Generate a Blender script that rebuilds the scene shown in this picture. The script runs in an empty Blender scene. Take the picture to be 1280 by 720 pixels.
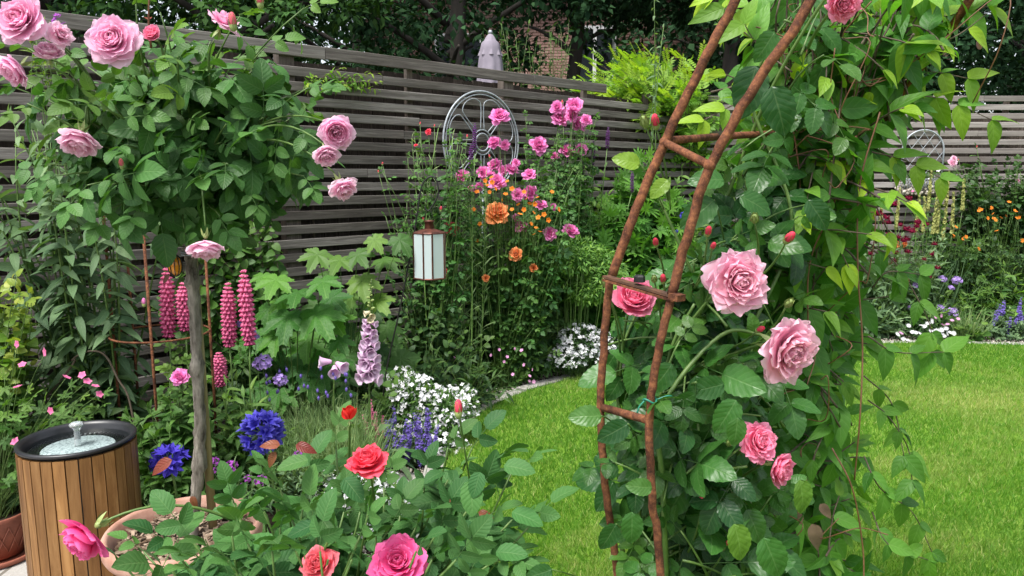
import bpy, math
import numpy as np
from mathutils import Matrix, Vector
R = math.radians
PI = math.pi
rng = np.random.default_rng(11)
F = 930.0
PIT = R(8.56)
H = 1.4
CP, SP = math.cos(PIT), math.sin(PIT)
COL = bpy.context.scene.collection
A = np.array


def ray(x, y):
    u = (x - 640) / F
    v = (360 - y) / F
    return A([u, CP + v * SP, -SP + v * CP])


def P(x, y, Y):
    d = ray(x, y)
    return A([0, 0, H]) + d * (Y / d[1])


def G(x, y, z=0.0):
    d = ray(x, y)
    return A([0, 0, H]) + d * ((z - H) / d[2])


def U(a=0., b=1., n=None):
    return rng.uniform(a, b, n)


def nrm(a):
    a = np.asarray(a, float)
    return a / np.maximum(np.linalg.norm(a, axis=-1, keepdims=True), 1e-9)


def frames(d, up):
    y = nrm(d)
    x = np.cross(y, up)
    bad = np.linalg.norm(x, axis=-1) < 1e-4
    x[bad] = np.cross(y[bad], A([0.3, 0.9, 0.1]))
    x = nrm(x)
    z = np.cross(x, y)
    return np.stack([x, y, z], axis=-1)


class T:
    """a small shape used many times: vertices, quads, triangles, uv, per-vertex channel"""
    def __init__(s, V, Q=None, Tr=None, uv=None, b=None, g=None, r=None):
        s.V = np.asarray(V, float).reshape(-1, 3)
        m = len(s.V)
        s.Q = np.zeros((0, 4), int) if Q is None or len(Q) == 0 else np.asarray(Q, int)
        s.T = np.zeros((0, 3), int) if Tr is None or len(Tr) == 0 else np.asarray(Tr, int)
        s.uv = np.zeros((m, 2)) if uv is None else np.asarray(uv, float)
        s.b = np.zeros(m) if b is None else np.asarray(b, float)
        s.g = g
        s.r = r

    def xf(s, M=None, off=(0, 0, 0), sc=1.0):
        V = s.V * sc
        if M is not None:
            V = V @ np.asarray(M).T
        return T(V + A(off), s.Q, s.T, s.uv, s.b, s.g, s.r)


def merge(ts):
    V, Q, Tr, uv, b = [], [], [], [], []
    n = 0
    for t in ts:
        V.append(t.V); Q.append(t.Q + n); Tr.append(t.T + n); uv.append(t.uv); b.append(t.b)
        n += len(t.V)
    return T(np.concatenate(V), np.concatenate(Q), np.concatenate(Tr), np.concatenate(uv), np.concatenate(b))


def rz(a):
    c, s = math.cos(a), math.sin(a)
    return A([[c, -s, 0], [s, c, 0], [0, 0, 1.]])


def rx(a):
    c, s = math.cos(a), math.sin(a)
    return A([[1, 0, 0], [0, c, -s], [0, s, c]])


def ry(a):
    c, s = math.cos(a), math.sin(a)
    return A([[c, 0, s], [0, 1, 0], [-s, 0, c]])


class MB:
    def __init__(s):
        s.V = []; s.Q = []; s.T = []; s.UV = []; s.C = []; s.mq = []; s.mt = []; s.n = 0

    def add(s, t, col=(0.5, 0., None), mat=0):
        m = len(t.V)
        s.V.append(t.V); s.Q.append(t.Q + s.n); s.T.append(t.T + s.n); s.UV.append(t.uv)
        c = np.zeros((m, 3))
        c[:, 0] = col[0] if t.r is None else t.r
        c[:, 1] = col[1] if t.g is None else t.g
        c[:, 2] = t.b if (len(col) < 3 or col[2] is None) else col[2]
        s.C.append(c)
        s.mq.append(np.full(len(t.Q), mat)); s.mt.append(np.full(len(t.T), mat))
        s.n += m
        return s

    def inst(s, t, pos, fr, sc, col=None, mat=0):
        pos = np.asarray(pos, float)
        n, m = len(pos), len(t.V)
        if n == 0:
            return s
        sc = np.broadcast_to(np.asarray(sc, float), (n,)) if np.ndim(sc) < 2 else np.asarray(sc)
        if sc.ndim == 1:
            L = t.V[None] * sc[:, None, None]
        else:
            L = t.V[None] * sc[:, None, :]
        V = np.einsum('nij,nmj->nmi', fr, L) + pos[:, None, :]
        off = s.n + np.arange(n)[:, None, None] * m
        s.V.append(V.reshape(-1, 3))
        s.Q.append((t.Q[None] + off).reshape(-1, 4)); s.T.append((t.T[None] + off).reshape(-1, 3))
        s.UV.append(np.tile(t.uv, (n, 1)))
        c = np.zeros((n, m, 3))
        c[:, :, 0] = U(0, 1, n)[:, None] if col is None else np.asarray(col)[:, 0][:, None]
        c[:, :, 1] = 0 if col is None else np.asarray(col)[:, 1][:, None]
        if t.g is not None:
            c[:, :, 1] = t.g[None]
        c[:, :, 2] = t.b[None]
        s.C.append(c.reshape(-1, 3))
        s.mq.append(np.full(n * len(t.Q), mat)); s.mt.append(np.full(n * len(t.T), mat))
        s.n += n * m
        return s

    def mesh(s, name, mats, smooth=True, off=(0, 0, 0)):
        V = np.concatenate(s.V) - A(off)
        Q = np.concatenate(s.Q); Tr = np.concatenate(s.T)
        me = bpy.data.meshes.new(name)
        nq, nt = len(Q), len(Tr)
        me.vertices.add(len(V)); me.vertices.foreach_set('co', V.astype(np.float32).ravel())
        lv = np.concatenate([Q.ravel(), Tr.ravel()]).astype(np.int32)
        me.loops.add(len(lv)); me.loops.foreach_set('vertex_index', lv)
        me.polygons.add(nq + nt)
        ls = np.concatenate([np.arange(nq) * 4, nq * 4 + np.arange(nt) * 3]).astype(np.int32)
        me.polygons.foreach_set('loop_start', ls)
        me.polygons.foreach_set('material_index', np.concatenate([np.concatenate(s.mq), np.concatenate(s.mt)]).astype(np.int32))
        me.polygons.foreach_set('use_smooth', np.full(nq + nt, smooth))
        uvl = me.uv_layers.new(name='UVMap')
        uv = np.concatenate(s.UV)[lv]
        uvl.data.foreach_set('uv', uv.astype(np.float32).ravel())
        ca = me.color_attributes.new('Col', 'FLOAT_COLOR', 'POINT')
        c = np.concatenate(s.C)
        ca.data.foreach_set('color', np.concatenate([c, np.ones((len(c), 1))], axis=1).astype(np.float32).ravel())
        for m in (mats if isinstance(mats, (list, tuple)) else [mats]):
            me.materials.append(m)
        me.update(calc_edges=True)
        me.validate()
        return me


def tag(o, label=None, cat=None, group=None, kind=None):
    if label: o['label'] = label
    if cat: o['category'] = cat
    if group: o['group'] = group
    if kind: o['kind'] = kind
    return o


def thing(name, label, cat, loc=(0, 0, 0), rotz=0., group=None):
    o = bpy.data.objects.new(name, None)
    COL.objects.link(o)
    o.location = tuple(loc); o.rotation_euler = (0, 0, rotz)
    o.empty_display_size = 0.05
    return tag(o, label, cat, group)


def wloc(o):
    p = A([0., 0, 0])
    while o is not None:
        p = p + A(o.location); o = o.parent
    return p


def part(name, mb, mats, parent=None, smooth=True, local=False, label=None):
    """link the collected shape as one mesh; shapes are in world space unless local"""
    off = (0, 0, 0) if (local or parent is None) else wloc(parent)
    me = mb.mesh(name, mats, smooth, off)
    o = bpy.data.objects.new(name, me)
    COL.objects.link(o)
    if parent is not None: o.parent = parent
    if label: o['label'] = label
    return o


def solo(name, mb, mats, label=None, cat=None, group=None, kind=None, base=(0, 0, 0), smooth=True):
    me = mb.mesh(name, mats, smooth, base)
    o = bpy.data.objects.new(name, me)
    COL.objects.link(o)
    o.location = tuple(base)
    return tag(o, label, cat, group, kind)


def axis_rot(ax, roll=0.):
    ax = nrm(A(ax))
    h = A([0, 0, 1.]) if abs(ax[2]) < .9 else A([0, 1., 0])
    x = nrm(np.cross(h, ax)); y = np.cross(ax, x)
    return np.stack([x, y, ax], axis=1) @ rz(roll)


def put(name, me, parent, pos, ax=(0, 0, 1), size=1.0, roll=None, label=None):
    """place a shared mesh as a part"""
    o = bpy.data.objects.new(name, me)
    COL.objects.link(o)
    M = axis_rot(ax, U(0, 6.28) if roll is None else roll)
    off = wloc(parent) if parent is not None else A([0, 0, 0])
    m = Matrix(M.tolist()).to_4x4()
    sc = size if np.ndim(size) else (size,) * 3
    m = Matrix.Translation(Vector((A(pos) - off).tolist())) @ m @ Matrix.Diagonal((sc[0], sc[1], sc[2], 1))
    o.parent = parent
    o.matrix_local = m
    if label: o['label'] = label
    return o


# ---------------------------------------------------------------- shapes
def smooth_path(pts, k=5):
    p = np.asarray(pts, float)
    if len(p) < 3 or k <= 1:
        return p
    q = np.vstack([2 * p[0] - p[1], p, 2 * p[-1] - p[-2]])
    out = []
    for i in range(1, len(q) - 2):
        for j in range(k):
            t = j / k
            a, b, c, d = q[i - 1], q[i], q[i + 1], q[i + 2]
            out.append(.5 * ((2 * b) + (-a + c) * t + (2 * a - 5 * b + 4 * c - d) * t * t + (-a + 3 * b - 3 * c + d) * t ** 3))
    out.append(p[-1])
    return A(out)


def tube(path, rad, sides=6, closed=False, cap=True, flat=None):
    p = np.asarray(path, float)
    n = len(p)
    r = np.broadcast_to(np.asarray(rad, float), (n,))
    if closed:
        tg = np.roll(p, -1, 0) - np.roll(p, 1, 0)
    else:
        tg = np.gradient(p, axis=0)
    tg = nrm(tg)
    ref = A([0, 0, 1.]) if abs(tg[0][2]) < .8 else A([1., 0, 0])
    xs = []
    x = nrm(np.cross(tg[0], ref))
    for i in range(n):
        x = nrm(x - tg[i] * np.dot(x, tg[i]))
        xs.append(x)
    xs = A(xs); ys = np.cross(tg, xs)
    an = np.arange(sides) / sides * 2 * PI
    fl = 1. if flat is None else flat
    V = p[:, None] + r[:, None, None] * (np.cos(an)[None, :, None] * xs[:, None] + fl * np.sin(an)[None, :, None] * ys[:, None])
    seg = n if closed else n - 1
    i, j = np.meshgrid(np.arange(seg), np.arange(sides), indexing='ij')
    i2 = (i + 1) % n; j2 = (j + 1) % sides
    Q = np.stack([i * sides + j, i * sides + j2, i2 * sides + j2, i2 * sides + j], -1).reshape(-1, 4)
    cl = np.concatenate([[0], np.cumsum(np.linalg.norm(np.diff(p, axis=0), axis=1))])
    uv = np.stack([np.tile(np.arange(sides) / sides, n), np.repeat(cl, sides)], -1)
    V = V.reshape(-1, 3)
    Tr = []
    if cap and not closed:
        V = np.vstack([V, p[0], p[-1]])
        uv = np.vstack([uv, [0, 0], [0, cl[-1]]])
        for k in range(sides):
            Tr.append([n * sides, (k + 1) % sides, k])
            Tr.append([n * sides + 1, (n - 1) * sides + k, (n - 1) * sides + (k + 1) % sides])
    b = np.repeat(cl / max(cl[-1], 1e-6), sides)
    b = np.concatenate([b, [0, 1]]) if len(V) > len(b) else b
    return T(V, Q, Tr, uv, b)


def lathe(prof, seg=32, center=(0, 0, 0), wob=0.):
    pr = A(prof, dtype=float)
    n = len(pr)
    an = np.arange(seg) / seg * 2 * PI
    V = np.stack([pr[:, 0][:, None] * np.cos(an), pr[:, 0][:, None] * np.sin(an), np.repeat(pr[:, 1][:, None], seg, 1)], -1).reshape(-1, 3)
    i, j = np.meshgrid(np.arange(n - 1), np.arange(seg), indexing='ij')
    j2 = (j + 1) % seg
    Q = np.stack([i * seg + j, i * seg + j2, (i + 1) * seg + j2, (i + 1) * seg + j], -1).reshape(-1, 4)
    uv = np.stack([np.tile(np.arange(seg) / seg, n), np.repeat(pr[:, 1], seg)], -1)
    return T(V + A(center), Q, None, uv, np.repeat(np.linspace(0, 1, n), seg))


def box(c, s, M=None, ch=0.0):
    """box with centre c and size s; ch chamfers the four long edges along x"""
    x, y, z = A(s) / 2
    if ch <= 0:
        V = A([[i, j, k] for i in (-x, x) for j in (-y, y) for k in (-z, z)])
        Q = [[0, 1, 3, 2], [4, 6, 7, 5], [0, 4, 5, 1], [2, 3, 7, 6], [0, 2, 6, 4], [1, 5, 7, 3]]
        t = T(V, Q, None, np.stack([V[:, 0], V[:, 2]], -1))
    else:
        pr = A([[-y + ch, -z], [y - ch, -z], [y, -z + ch], [y, z - ch], [y - ch, z], [-y + ch, z], [-y, z - ch], [-y, -z + ch]])
        V = np.vstack([np.c_[np.full(8, -x), pr], np.c_[np.full(8, x), pr], [[-x, 0, 0], [x, 0, 0]]])
        Q = [[k, k + 8, (k + 1) % 8 + 8, (k + 1) % 8] for k in range(8)]
        Tr = [[16, k, (k + 1) % 8] for k in range(8)] + [[17, (k + 1) % 8 + 8, k + 8] for k in range(8)]
        t = T(V, Q, Tr, np.stack([V[:, 0], V[:, 2]], -1))
    return t.xf(M, c)


def ball(c, r, n=6, m=8):
    th = np.linspace(0.0001, PI - .0001, n + 1)
    pr = np.stack([np.sin(th), -np.cos(th)], -1)
    t = lathe(pr, m)
    t.V = t.V * A(r if np.ndim(r) else (r, r, r)) + A(c)
    return t


def leaf_tpl(n=6, w=.5, fold=.2, droop=.25, cols=1, a=.6, c=.9, serr=0., wave=0., seed=0, crink=0.):
    t = np.linspace(0, 1, n + 1)
    h = np.maximum(t, 1e-6) ** a * np.maximum(1 - t, 0) ** c
    h = h / h.max() * w / 2
    h[0] = w * .03; h[-1] = w * .015
    if serr:
        h[1:-1:2] *= 1 + serr; h[2:-1:2] *= 1 - serr
    ss = np.linspace(-1, 1, 2 * cols + 1)
    r2 = np.random.default_rng(seed)
    V = np.zeros((n + 1, len(ss), 3))
    V[..., 0] = ss[None] * h[:, None]
    V[..., 1] = t[:, None]
    V[..., 2] = fold * np.abs(V[..., 0]) - droop * t[:, None] ** 2 + wave * w * np.sin(t[:, None] * 11 + ss[None] * 1.5 + seed) * np.abs(ss[None])
    if crink:
        V[..., 2] += crink * w * r2.normal(0, 1, (n + 1, len(ss))) * (np.abs(ss) < .99)
    m = len(ss)
    i, j = np.meshgrid(np.arange(n), np.arange(m - 1), indexing='ij')
    Q = np.stack([i * m + j, i * m + j + 1, (i + 1) * m + j + 1, (i + 1) * m + j], -1).reshape(-1, 4)
    uv = np.stack([np.broadcast_to(ss[None] * .5 + .5, (n + 1, m)), np.broadcast_to(t[:, None], (n + 1, m))], -1).reshape(-1, 2)
    return T(V.reshape(-1, 3), Q, None, uv, np.repeat(t, m))


def rose_leaf(lf, size=.46, pairs=2, spread=72, sag=.22, seed=0, term=None):
    r2 = np.random.default_rng(seed)
    ts = []
    tl = term or lf
    def z(y): return -sag * y * y
    for k in range(pairs):
        y = .2 + .36 * k / max(pairs - 1, 1) if pairs > 1 else .35
        s = size * (.8 + .15 * k)
        for sd in (-1, 1):
            M = rz(R(-sd * (spread - 8 * k + r2.uniform(-8, 8)))) @ ry(R(r2.uniform(-12, 12))) @ rx(R(r2.uniform(-20, 6)))
            ts.append(lf.xf(M, (sd * .015, y, z(y)), s))
    M = rx(R(-18 + r2.uniform(-12, 8)))
    ts.append(tl.xf(M, (0, .6, z(.6)), size * 1.08))
    yy = np.linspace(0, .62, 4)
    st = tube(np.stack([0 * yy, yy, z(yy)], -1), .008, 3, cap=False)
    st.uv[:] = (.5, .5)
    ts.append(st)
    return merge(ts)


def lobed_tpl(seg=60, lobes=5, deep=.45, serr=.05, cup=.12, seed=0, wid=.5, rings=3):
    th = np.linspace(-PI, PI, seg + 1)
    r = np.full(seg + 1, 1 - deep) * .62
    lobax = [0, R(52), -R(52), R(108), -R(108)][:lobes] if lobes <= 5 else [R(360 / (lobes + .8) * (k - (lobes - 1) / 2)) for k in range(lobes)]
    am = [1, .86, .86, .66, .66] if lobes <= 5 else [1 - .28 * abs(k - (lobes - 1) / 2) / ((lobes - 1) / 2) for k in range(lobes)]
    for ax, a in zip(lobax, am):
        r = np.maximum(r, a * (1 - deep * np.minimum(np.abs(th - ax) / (wid * .62), 1.35) ** 1.35))
    r *= 1 - .55 * np.exp(-((np.abs(th) - PI) / .28) ** 2)
    r *= 1 + serr * (np.arange(seg + 1) % 2 * 2 - 1)
    near = np.min(np.abs(th[:, None] - A(lobax)[None]), axis=1)
    fr = np.linspace(0, 1, rings + 1)
    V = np.zeros((rings + 1, seg + 1, 3))
    rr = fr[:, None] * r[None]
    V[..., 0] = rr * np.sin(th)[None]; V[..., 1] = rr * np.cos(th)[None]
    V[..., 2] = .13 * rr * (np.minimum(near / .42, 1.3)[None] - .3) - cup * rr ** 2
    m = seg + 1
    i, j = np.meshgrid(np.arange(rings), np.arange(seg), indexing='ij')
    Q = np.stack([i * m + j, i * m + j + 1, (i + 1) * m + j + 1, (i + 1) * m + j], -1).reshape(-1, 4)
    uv = np.stack([np.broadcast_to(.5 + np.clip(near, 0, .5)[None], (rings + 1, m)), np.broadcast_to(fr[:, None], (rings + 1, m))], -1).reshape(-1, 2)
    return T(V.reshape(-1, 3), Q, None, uv, np.repeat(fr, m))


def palm_tpl(lf, n=8, size=1., arc=300, lift=12):
    ts = []
    for k in range(n):
        a = R(-arc / 2 + arc * k / (n - 1))
        ts.append(lf.xf(rz(a) @ rx(R(lift)), (0, 0, 0), size * (1 - .25 * abs(k - (n - 1) / 2) / (n / 2))))
    return merge(ts)


def flower_tpl(n=5, w=.75, cup=.2, seg=3, a=.55, c=.35, eye=True):
    lf = leaf_tpl(seg, w, .1, cup * .6, 1, a, c)
    ts = [lf.xf(rz(2 * PI * k / n) @ rx(R(12 + 40 * cup)), (0, 0, 0), 1.) for k in range(n)]
    return merge(ts)


def bloom(n=44, seed=1, opn=95, gu=6, gv=6, ruf=.06, inner=-30, Lmin=.34, wide=1.05, dens=1.25, tall=1.):
    r2 = np.random.default_rng(seed)
    ts = []; Gs = []; Rs = []
    s = np.linspace(-1, 1, gu + 1); v = 1 - (1 - np.linspace(0, 1, gv + 1)) ** 1.7
    S, Vv = np.meshgrid(s, v, indexing='xy')
    for i in range(n):
        f = (i / (n - 1)) ** (1 / dens)
        az = i * 2.39996 + r2.uniform(-.25, .25)
        L = (Lmin + (1 - Lmin) * f) * r2.uniform(.92, 1.08)
        ph0 = R(12 + 70 * f); ph1 = R(inner + (opn - inner) * f ** 1.25 + r2.uniform(-9, 9))
        vv = Vv * (1 - .05 * S ** 2 * Vv)
        vf = np.linspace(0, 1, 25)
        ph = ph0 + (ph1 - ph0) * vf ** 1.1
        rho = np.concatenate([[0], np.cumsum(np.sin(ph[:-1]) * L / 24)]) + .02 + .05 * f
        zz = np.concatenate([[0], np.cumsum(np.cos(ph[:-1]) * L / 24)]) * tall - .12 * f
        ro = np.interp(vv, vf, rho); z0 = np.interp(vv, vf, zz)
        wd = L * wide * (.3 + .7 * np.sin(PI / 2 * np.clip(Vv / .62, 0, 1)) ** 1.1) * np.clip(1 - (np.clip((Vv - .5) / .51, 0, 1)) ** 3.6, .0, 1) ** .5
        Rw = L * (.28 + .45 * f)
        de = S * wd / 2 / Rw
        X = (ro - Rw) + Rw * np.cos(de); Y = Rw * np.sin(de)
        Z = z0 + ruf * L * (np.sin(2.9 * S + r2.uniform(0, 6)) * Vv ** 2 + .5 * np.sin(7 * S + r2.uniform(0, 6)) * Vv ** 3)
        X = X + ruf * .7 * L * np.sin(4.3 * S + r2.uniform(0, 6)) * Vv ** 2
        V = np.stack([X, Y, Z], -1).reshape(-1, 3)
        M = rz(az) @ ry(R(r2.uniform(-7, 7)))
        m = gu + 1
        a, b = np.meshgrid(np.arange(gv), np.arange(gu), indexing='ij')
        Q = np.stack([a * m + b, a * m + b + 1, (a + 1) * m + b + 1, (a + 1) * m + b], -1).reshape(-1, 4)
        uv = np.stack([S * .5 + .5, Vv], -1).reshape(-1, 2)
        ts.append(T(V @ M.T, Q, None, uv, Vv.ravel()))
        Gs.append(np.full(len(V), f)); Rs.append(np.full(len(V), r2.uniform(0, 1)))
    t = merge(ts)
    t.g = np.concatenate(Gs); t.r = np.concatenate(Rs)
    t.V /= np.percentile(np.hypot(t.V[:, 0], t.V[:, 1]), 98)
    t.V[:, 2] -= t.V[:, 2].min() * .4
    return t


# ---------------------------------------------------------------- materials
def new_mat(name):
    m = bpy.data.materials.new(name)
    m.use_nodes = True
    nt = m.node_tree
    b = nt.nodes['Principled BSDF']
    return m, nt, b


def N(nt, typ, **kw):
    n = nt.nodes.new(typ)
    for k, v in kw.items():
        if k in ('blend_type', 'data_type', 'operation', 'attribute_name', 'layer_name', 'noise_dimensions', 'wave_type', 'feature', 'bands_direction', 'invert', 'interpolation_type'):
            setattr(n, k, v)
        else:
            n.inputs[k].default_value = v
    return n


def lk(nt, a, b): nt.links.new(a, b)


def mixc(nt, fac, a, b, bt='MIX'):
    n = nt.nodes.new('ShaderNodeMix'); n.data_type = 'RGBA'; n.blend_type = bt
    for inp, val in ((0, fac), (6, a), (7, b)):
        if hasattr(val, 'is_output'): nt.links.new(val, n.inputs[inp])
        elif inp == 0: n.inputs[0].default_value = val
        else: n.inputs[inp].default_value = (*val, 1) if len(val) == 3 else val
    return n.outputs[2]


def mth(nt, op, a, b=None, c=None, clamp=False):
    n = nt.nodes.new('ShaderNodeMath'); n.operation = op; n.use_clamp = clamp
    for i, v in enumerate((a, b, c)):
        if v is None: continue
        if hasattr(v, 'is_output'): nt.links.new(v, n.inputs[i])
        else: n.inputs[i].default_value = v
    return n.outputs[0]


def cols(nt):
    a = N(nt, 'ShaderNodeAttribute', attribute_name='Col')
    s = nt.nodes.new('ShaderNodeSeparateColor')
    lk(nt, a.outputs['Color'], s.inputs[0])
    return s.outputs[0], s.outputs[1], s.outputs[2]


def ramp(nt, f, stops):
    n = nt.nodes.new('ShaderNodeValToRGB')
    e = n.color_ramp.elements
    while len(e) < len(stops): e.new(.5)
    for k, (p, c) in enumerate(stops):
        e[k].position = p; e[k].color = (*c, 1)
    lk(nt, f, n.inputs[0])
    return n.outputs[0]


def noise(nt, scale, detail=4, rough=.6, co=None, dist=0.):
    n = N(nt, 'ShaderNodeTexNoise', Scale=scale, Detail=detail, Roughness=rough, Distortion=dist)
    if co is not None: lk(nt, co, n.inputs['Vector'])
    return n.outputs['Fac']


def objco(nt, scale=(1, 1, 1)):
    tc = nt.nodes.new('ShaderNodeTexCoord')
    mp = nt.nodes.new('ShaderNodeMapping'); mp.inputs['Scale'].default_value = scale
    lk(nt, tc.outputs['Object'], mp.inputs[0])
    return mp.outputs[0]


def bump(nt, b, h, strength=.3, dist=.01):
    n = N(nt, 'ShaderNodeBump', Strength=strength, Distance=dist)
    lk(nt, h, n.inputs['Height']); lk(nt, n.outputs[0], b.inputs['Normal'])
    return n


def leafmat(name, dark, light, new=(.2, .3, .04), rough=.45, tr=.3, vein=.35, bmp=.5, nv=7., spec=.28, mott=.35, trcol=None):
    m, nt, b = new_mat(name)
    r, g, t = cols(nt)
    c = mixc(nt, r, dark, light)
    c = mixc(nt, g, c, new)
    no = noise(nt, 28, 3, .6, objco(nt))
    c = mixc(nt, mth(nt, 'MULTIPLY', no, mott), c, mixc(nt, 1., c, (.35, .42, .3), 'MULTIPLY'))
    uvn = nt.nodes.new('ShaderNodeUVMap')
    sx = nt.nodes.new('ShaderNodeSeparateXYZ'); lk(nt, uvn.outputs[0], sx.inputs[0])
    au = mth(nt, 'ABSOLUTE', mth(nt, 'SUBTRACT', sx.outputs[0], .5))
    if vein > 0:
        mid = mth(nt, 'SUBTRACT', 1., mth(nt, 'MULTIPLY', au, 26.), clamp=True)
        q = mth(nt, 'FRACT', mth(nt, 'MULTIPLY', mth(nt, 'SUBTRACT', sx.outputs[1], mth(nt, 'MULTIPLY', au, .55)), nv))
        sv = mth(nt, 'ABSOLUTE', mth(nt, 'SUBTRACT', q, .5))
        side = mth(nt, 'SUBTRACT', 1., mth(nt, 'MULTIPLY', sv, 9.), clamp=True)
        ve = mth(nt, 'MAXIMUM', mid, mth(nt, 'MULTIPLY', side, .55))
        c = mixc(nt, mth(nt, 'MULTIPLY', ve, vein), c, mixc(nt, 1., c, (.16, .2, .1), 'ADD'))
        hgt = mth(nt, 'ADD', mth(nt, 'MULTIPLY', sv, 1.2), mth(nt, 'MULTIPLY', no, .5))
        bm = bump(nt, b, mth(nt, 'SUBTRACT', hgt, mid), bmp, .002)
    lk(nt, c, b.inputs['Base Color'])
    b.inputs['Roughness'].default_value = rough
    b.inputs['Specular IOR Level'].default_value = spec
    tb = nt.nodes.new('ShaderNodeBsdfTranslucent')
    lk(nt, mixc(nt, 1., c, trcol or (1.5, 1.7, .5), 'MULTIPLY'), tb.inputs[0])
    mx = nt.nodes.new('ShaderNodeMixShader'); mx.inputs[0].default_value = tr
    lk(nt, b.outputs[0], mx.inputs[1]); lk(nt, tb.outputs[0], mx.inputs[2])
    lk(nt, mx.outputs[0], nt.nodes['Material Output'].inputs[0])
    return m


def petalmat(name, inner, outer, tip=None, base=None, rough=.6, tr=.25, jit=.25, edge=.35):
    m, nt, b = new_mat(name)
    r, g, t = cols(nt)
    c = mixc(nt, g, inner, outer)
    if base: c = mixc(nt, mth(nt, 'MULTIPLY', mth(nt, 'SUBTRACT', 1., mth(nt, 'MULTIPLY', t, 2.6), clamp=True), .8), c, base)
    if tip: c = mixc(nt, mth(nt, 'MULTIPLY', mth(nt, 'POWER', t, 3.), edge), c, tip)
    c = mixc(nt, mth(nt, 'MULTIPLY', r, jit), c, mixc(nt, 1., c, (.8, .66, .74), 'MULTIPLY'))
    uvn = nt.nodes.new('ShaderNodeUVMap')
    mp = nt.nodes.new('ShaderNodeMapping'); mp.inputs['Scale'].default_value = (22, 1.2, 1)
    lk(nt, uvn.outputs[0], mp.inputs[0])
    no = noise(nt, 2.2, 3, .6, mp.outputs[0])
    c = mixc(nt, mth(nt, 'MULTIPLY', no, .22), c, mixc(nt, 1., c, (.85, .66, .78), 'MULTIPLY'))
    lk(nt, c, b.inputs['Base Color'])
    b.inputs['Roughness'].default_value = rough
    b.inputs['Specular IOR Level'].default_value = .12
    bump(nt, b, no, .25, .002)
    tb = nt.nodes.new('ShaderNodeBsdfTranslucent')
    lk(nt, c, tb.inputs[0])
    mx = nt.nodes.new('ShaderNodeMixShader'); mx.inputs[0].default_value = tr
    lk(nt, b.outputs[0], mx.inputs[1]); lk(nt, tb.outputs[0], mx.inputs[2])
    lk(nt, mx.outputs[0], nt.nodes['Material Output'].inputs[0])
    return m


def plain(name, c1, c2, scale=20, rough=.6, metal=0., bmp=.2, detail=5, stretch=(1, 1, 1), spec=.5, rvar=.0, bd=.003):
    m, nt, b = new_mat(name)
    co = objco(nt, stretch)
    no = noise(nt, scale, detail, .62, co)
    r, g, t = cols(nt)
    f = mth(nt, 'ADD', ramp(nt, no, [(.32, (0, 0, 0)), (.68, (1, 1, 1))]), mth(nt, 'MULTIPLY', mth(nt, 'SUBTRACT', r, .5), rvar), clamp=True)
    c = mixc(nt, f, c1, c2)
    lk(nt, c, b.inputs['Base Color'])
    b.inputs['Roughness'].default_value = rough; b.inputs['Metallic'].default_value = metal
    b.inputs['Specular IOR Level'].default_value = spec
    if bmp: bump(nt, b, no, bmp, bd)
    return m


M = {}
M['rose_leaf'] = leafmat('rose_leaf', (.02, .075, .018), (.08, .21, .05), (.2, .33, .04), .48, .25, .25, .35)
M['rose_leaf_gloss'] = leafmat('rose_leaf_gloss', (.014, .065, .014), (.055, .17, .03), (.22, .36, .03), .36, .25, .25, .22, 7., .32)
M['rose_leaf_matt'] = leafmat('rose_leaf_matt', (.025, .1, .03), (.075, .21, .055), (.16, .22, .05), .55, .25, .3, .35, 7., .2)
M['vine_leaf'] = leafmat('vine_leaf', (.045, .16, .022), (.13, .32, .045), (.36, .52, .03), .48, .35, .3, .35, 5.)
M['mound_leaf'] = leafmat('mound_leaf', (.06, .16, .03), (.15, .31, .06), (.26, .42, .07), .5, .3, 0, 0)
M['lobed_leaf'] = leafmat('lobed_leaf', (.03, .12, .022), (.08, .23, .035), (.17, .36, .045), .5, .35, .5, .6, 6.)
M['mid_leaf'] = leafmat('mid_leaf', (.03, .09, .018), (.09, .2, .04), (.22, .34, .05), .5, .3, .25, .3)
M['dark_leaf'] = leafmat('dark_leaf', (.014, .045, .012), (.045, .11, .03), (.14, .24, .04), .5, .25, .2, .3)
M['bright_leaf'] = leafmat('bright_leaf', (.09, .22, .025), (.2, .38, .04), (.4, .5, .05), .5, .4, .2, .3)
M['grey_leaf'] = leafmat('grey_leaf', (.045, .1, .045), (.13, .22, .1), (.3, .42, .2), .6, .25, .3, .3)
M['yellow_leaf'] = leafmat('yellow_leaf', (.05, .14, .02), (.14, .26, .035), (.34, .38, .06), .35, .3, .3, .3)
M['fine_leaf'] = leafmat('fine_leaf', (.12, .22, .075), (.3, .42, .18), (.42, .45, .2), .6, .25, 0, 0)
M['tree_leaf'] = leafmat('tree_leaf', (.008, .028, .012), (.035, .088, .036), (.08, .16, .05), .85, .12, 0, 0, spec=.1, mott=.1)
M['tree_leaf_green'] = leafmat('tree_leaf_green', (.018, .05, .014), (.05, .12, .03), (.12, .2, .05), .8, .2, 0, 0, spec=.1, mott=.1)
M['red_leaf'] = leafmat('red_leaf', (.2, .025, .025), (.34, .07, .05), (.22, .12, .04), .4, .3, .3, .5)
M['grass'] = leafmat('grass_blade', (.065, .19, .016), (.165, .33, .036), (.44, .44, .17), .55, .4, 0, 0, mott=.25)
M['stem_green'] = plain('stem_green', (.045, .1, .018), (.11, .19, .04), 40, .5)
M['stem_bright'] = plain('stem_bright', (.1, .2, .04), (.2, .32, .08), 40, .5)
M['stem_red'] = plain('stem_red', (.13, .05, .025), (.2, .1, .05), 40, .5)
M['stem_brown'] = plain('stem_brown', (.05, .035, .02), (.13, .1, .07), 40, .8)
M['rose_pale'] = petalmat('rose_pale', (.96, .2, .48), (.97, .58, .78), (.99, .86, .94), None, .7, 0.5, 0.08, 0.5)
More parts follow.
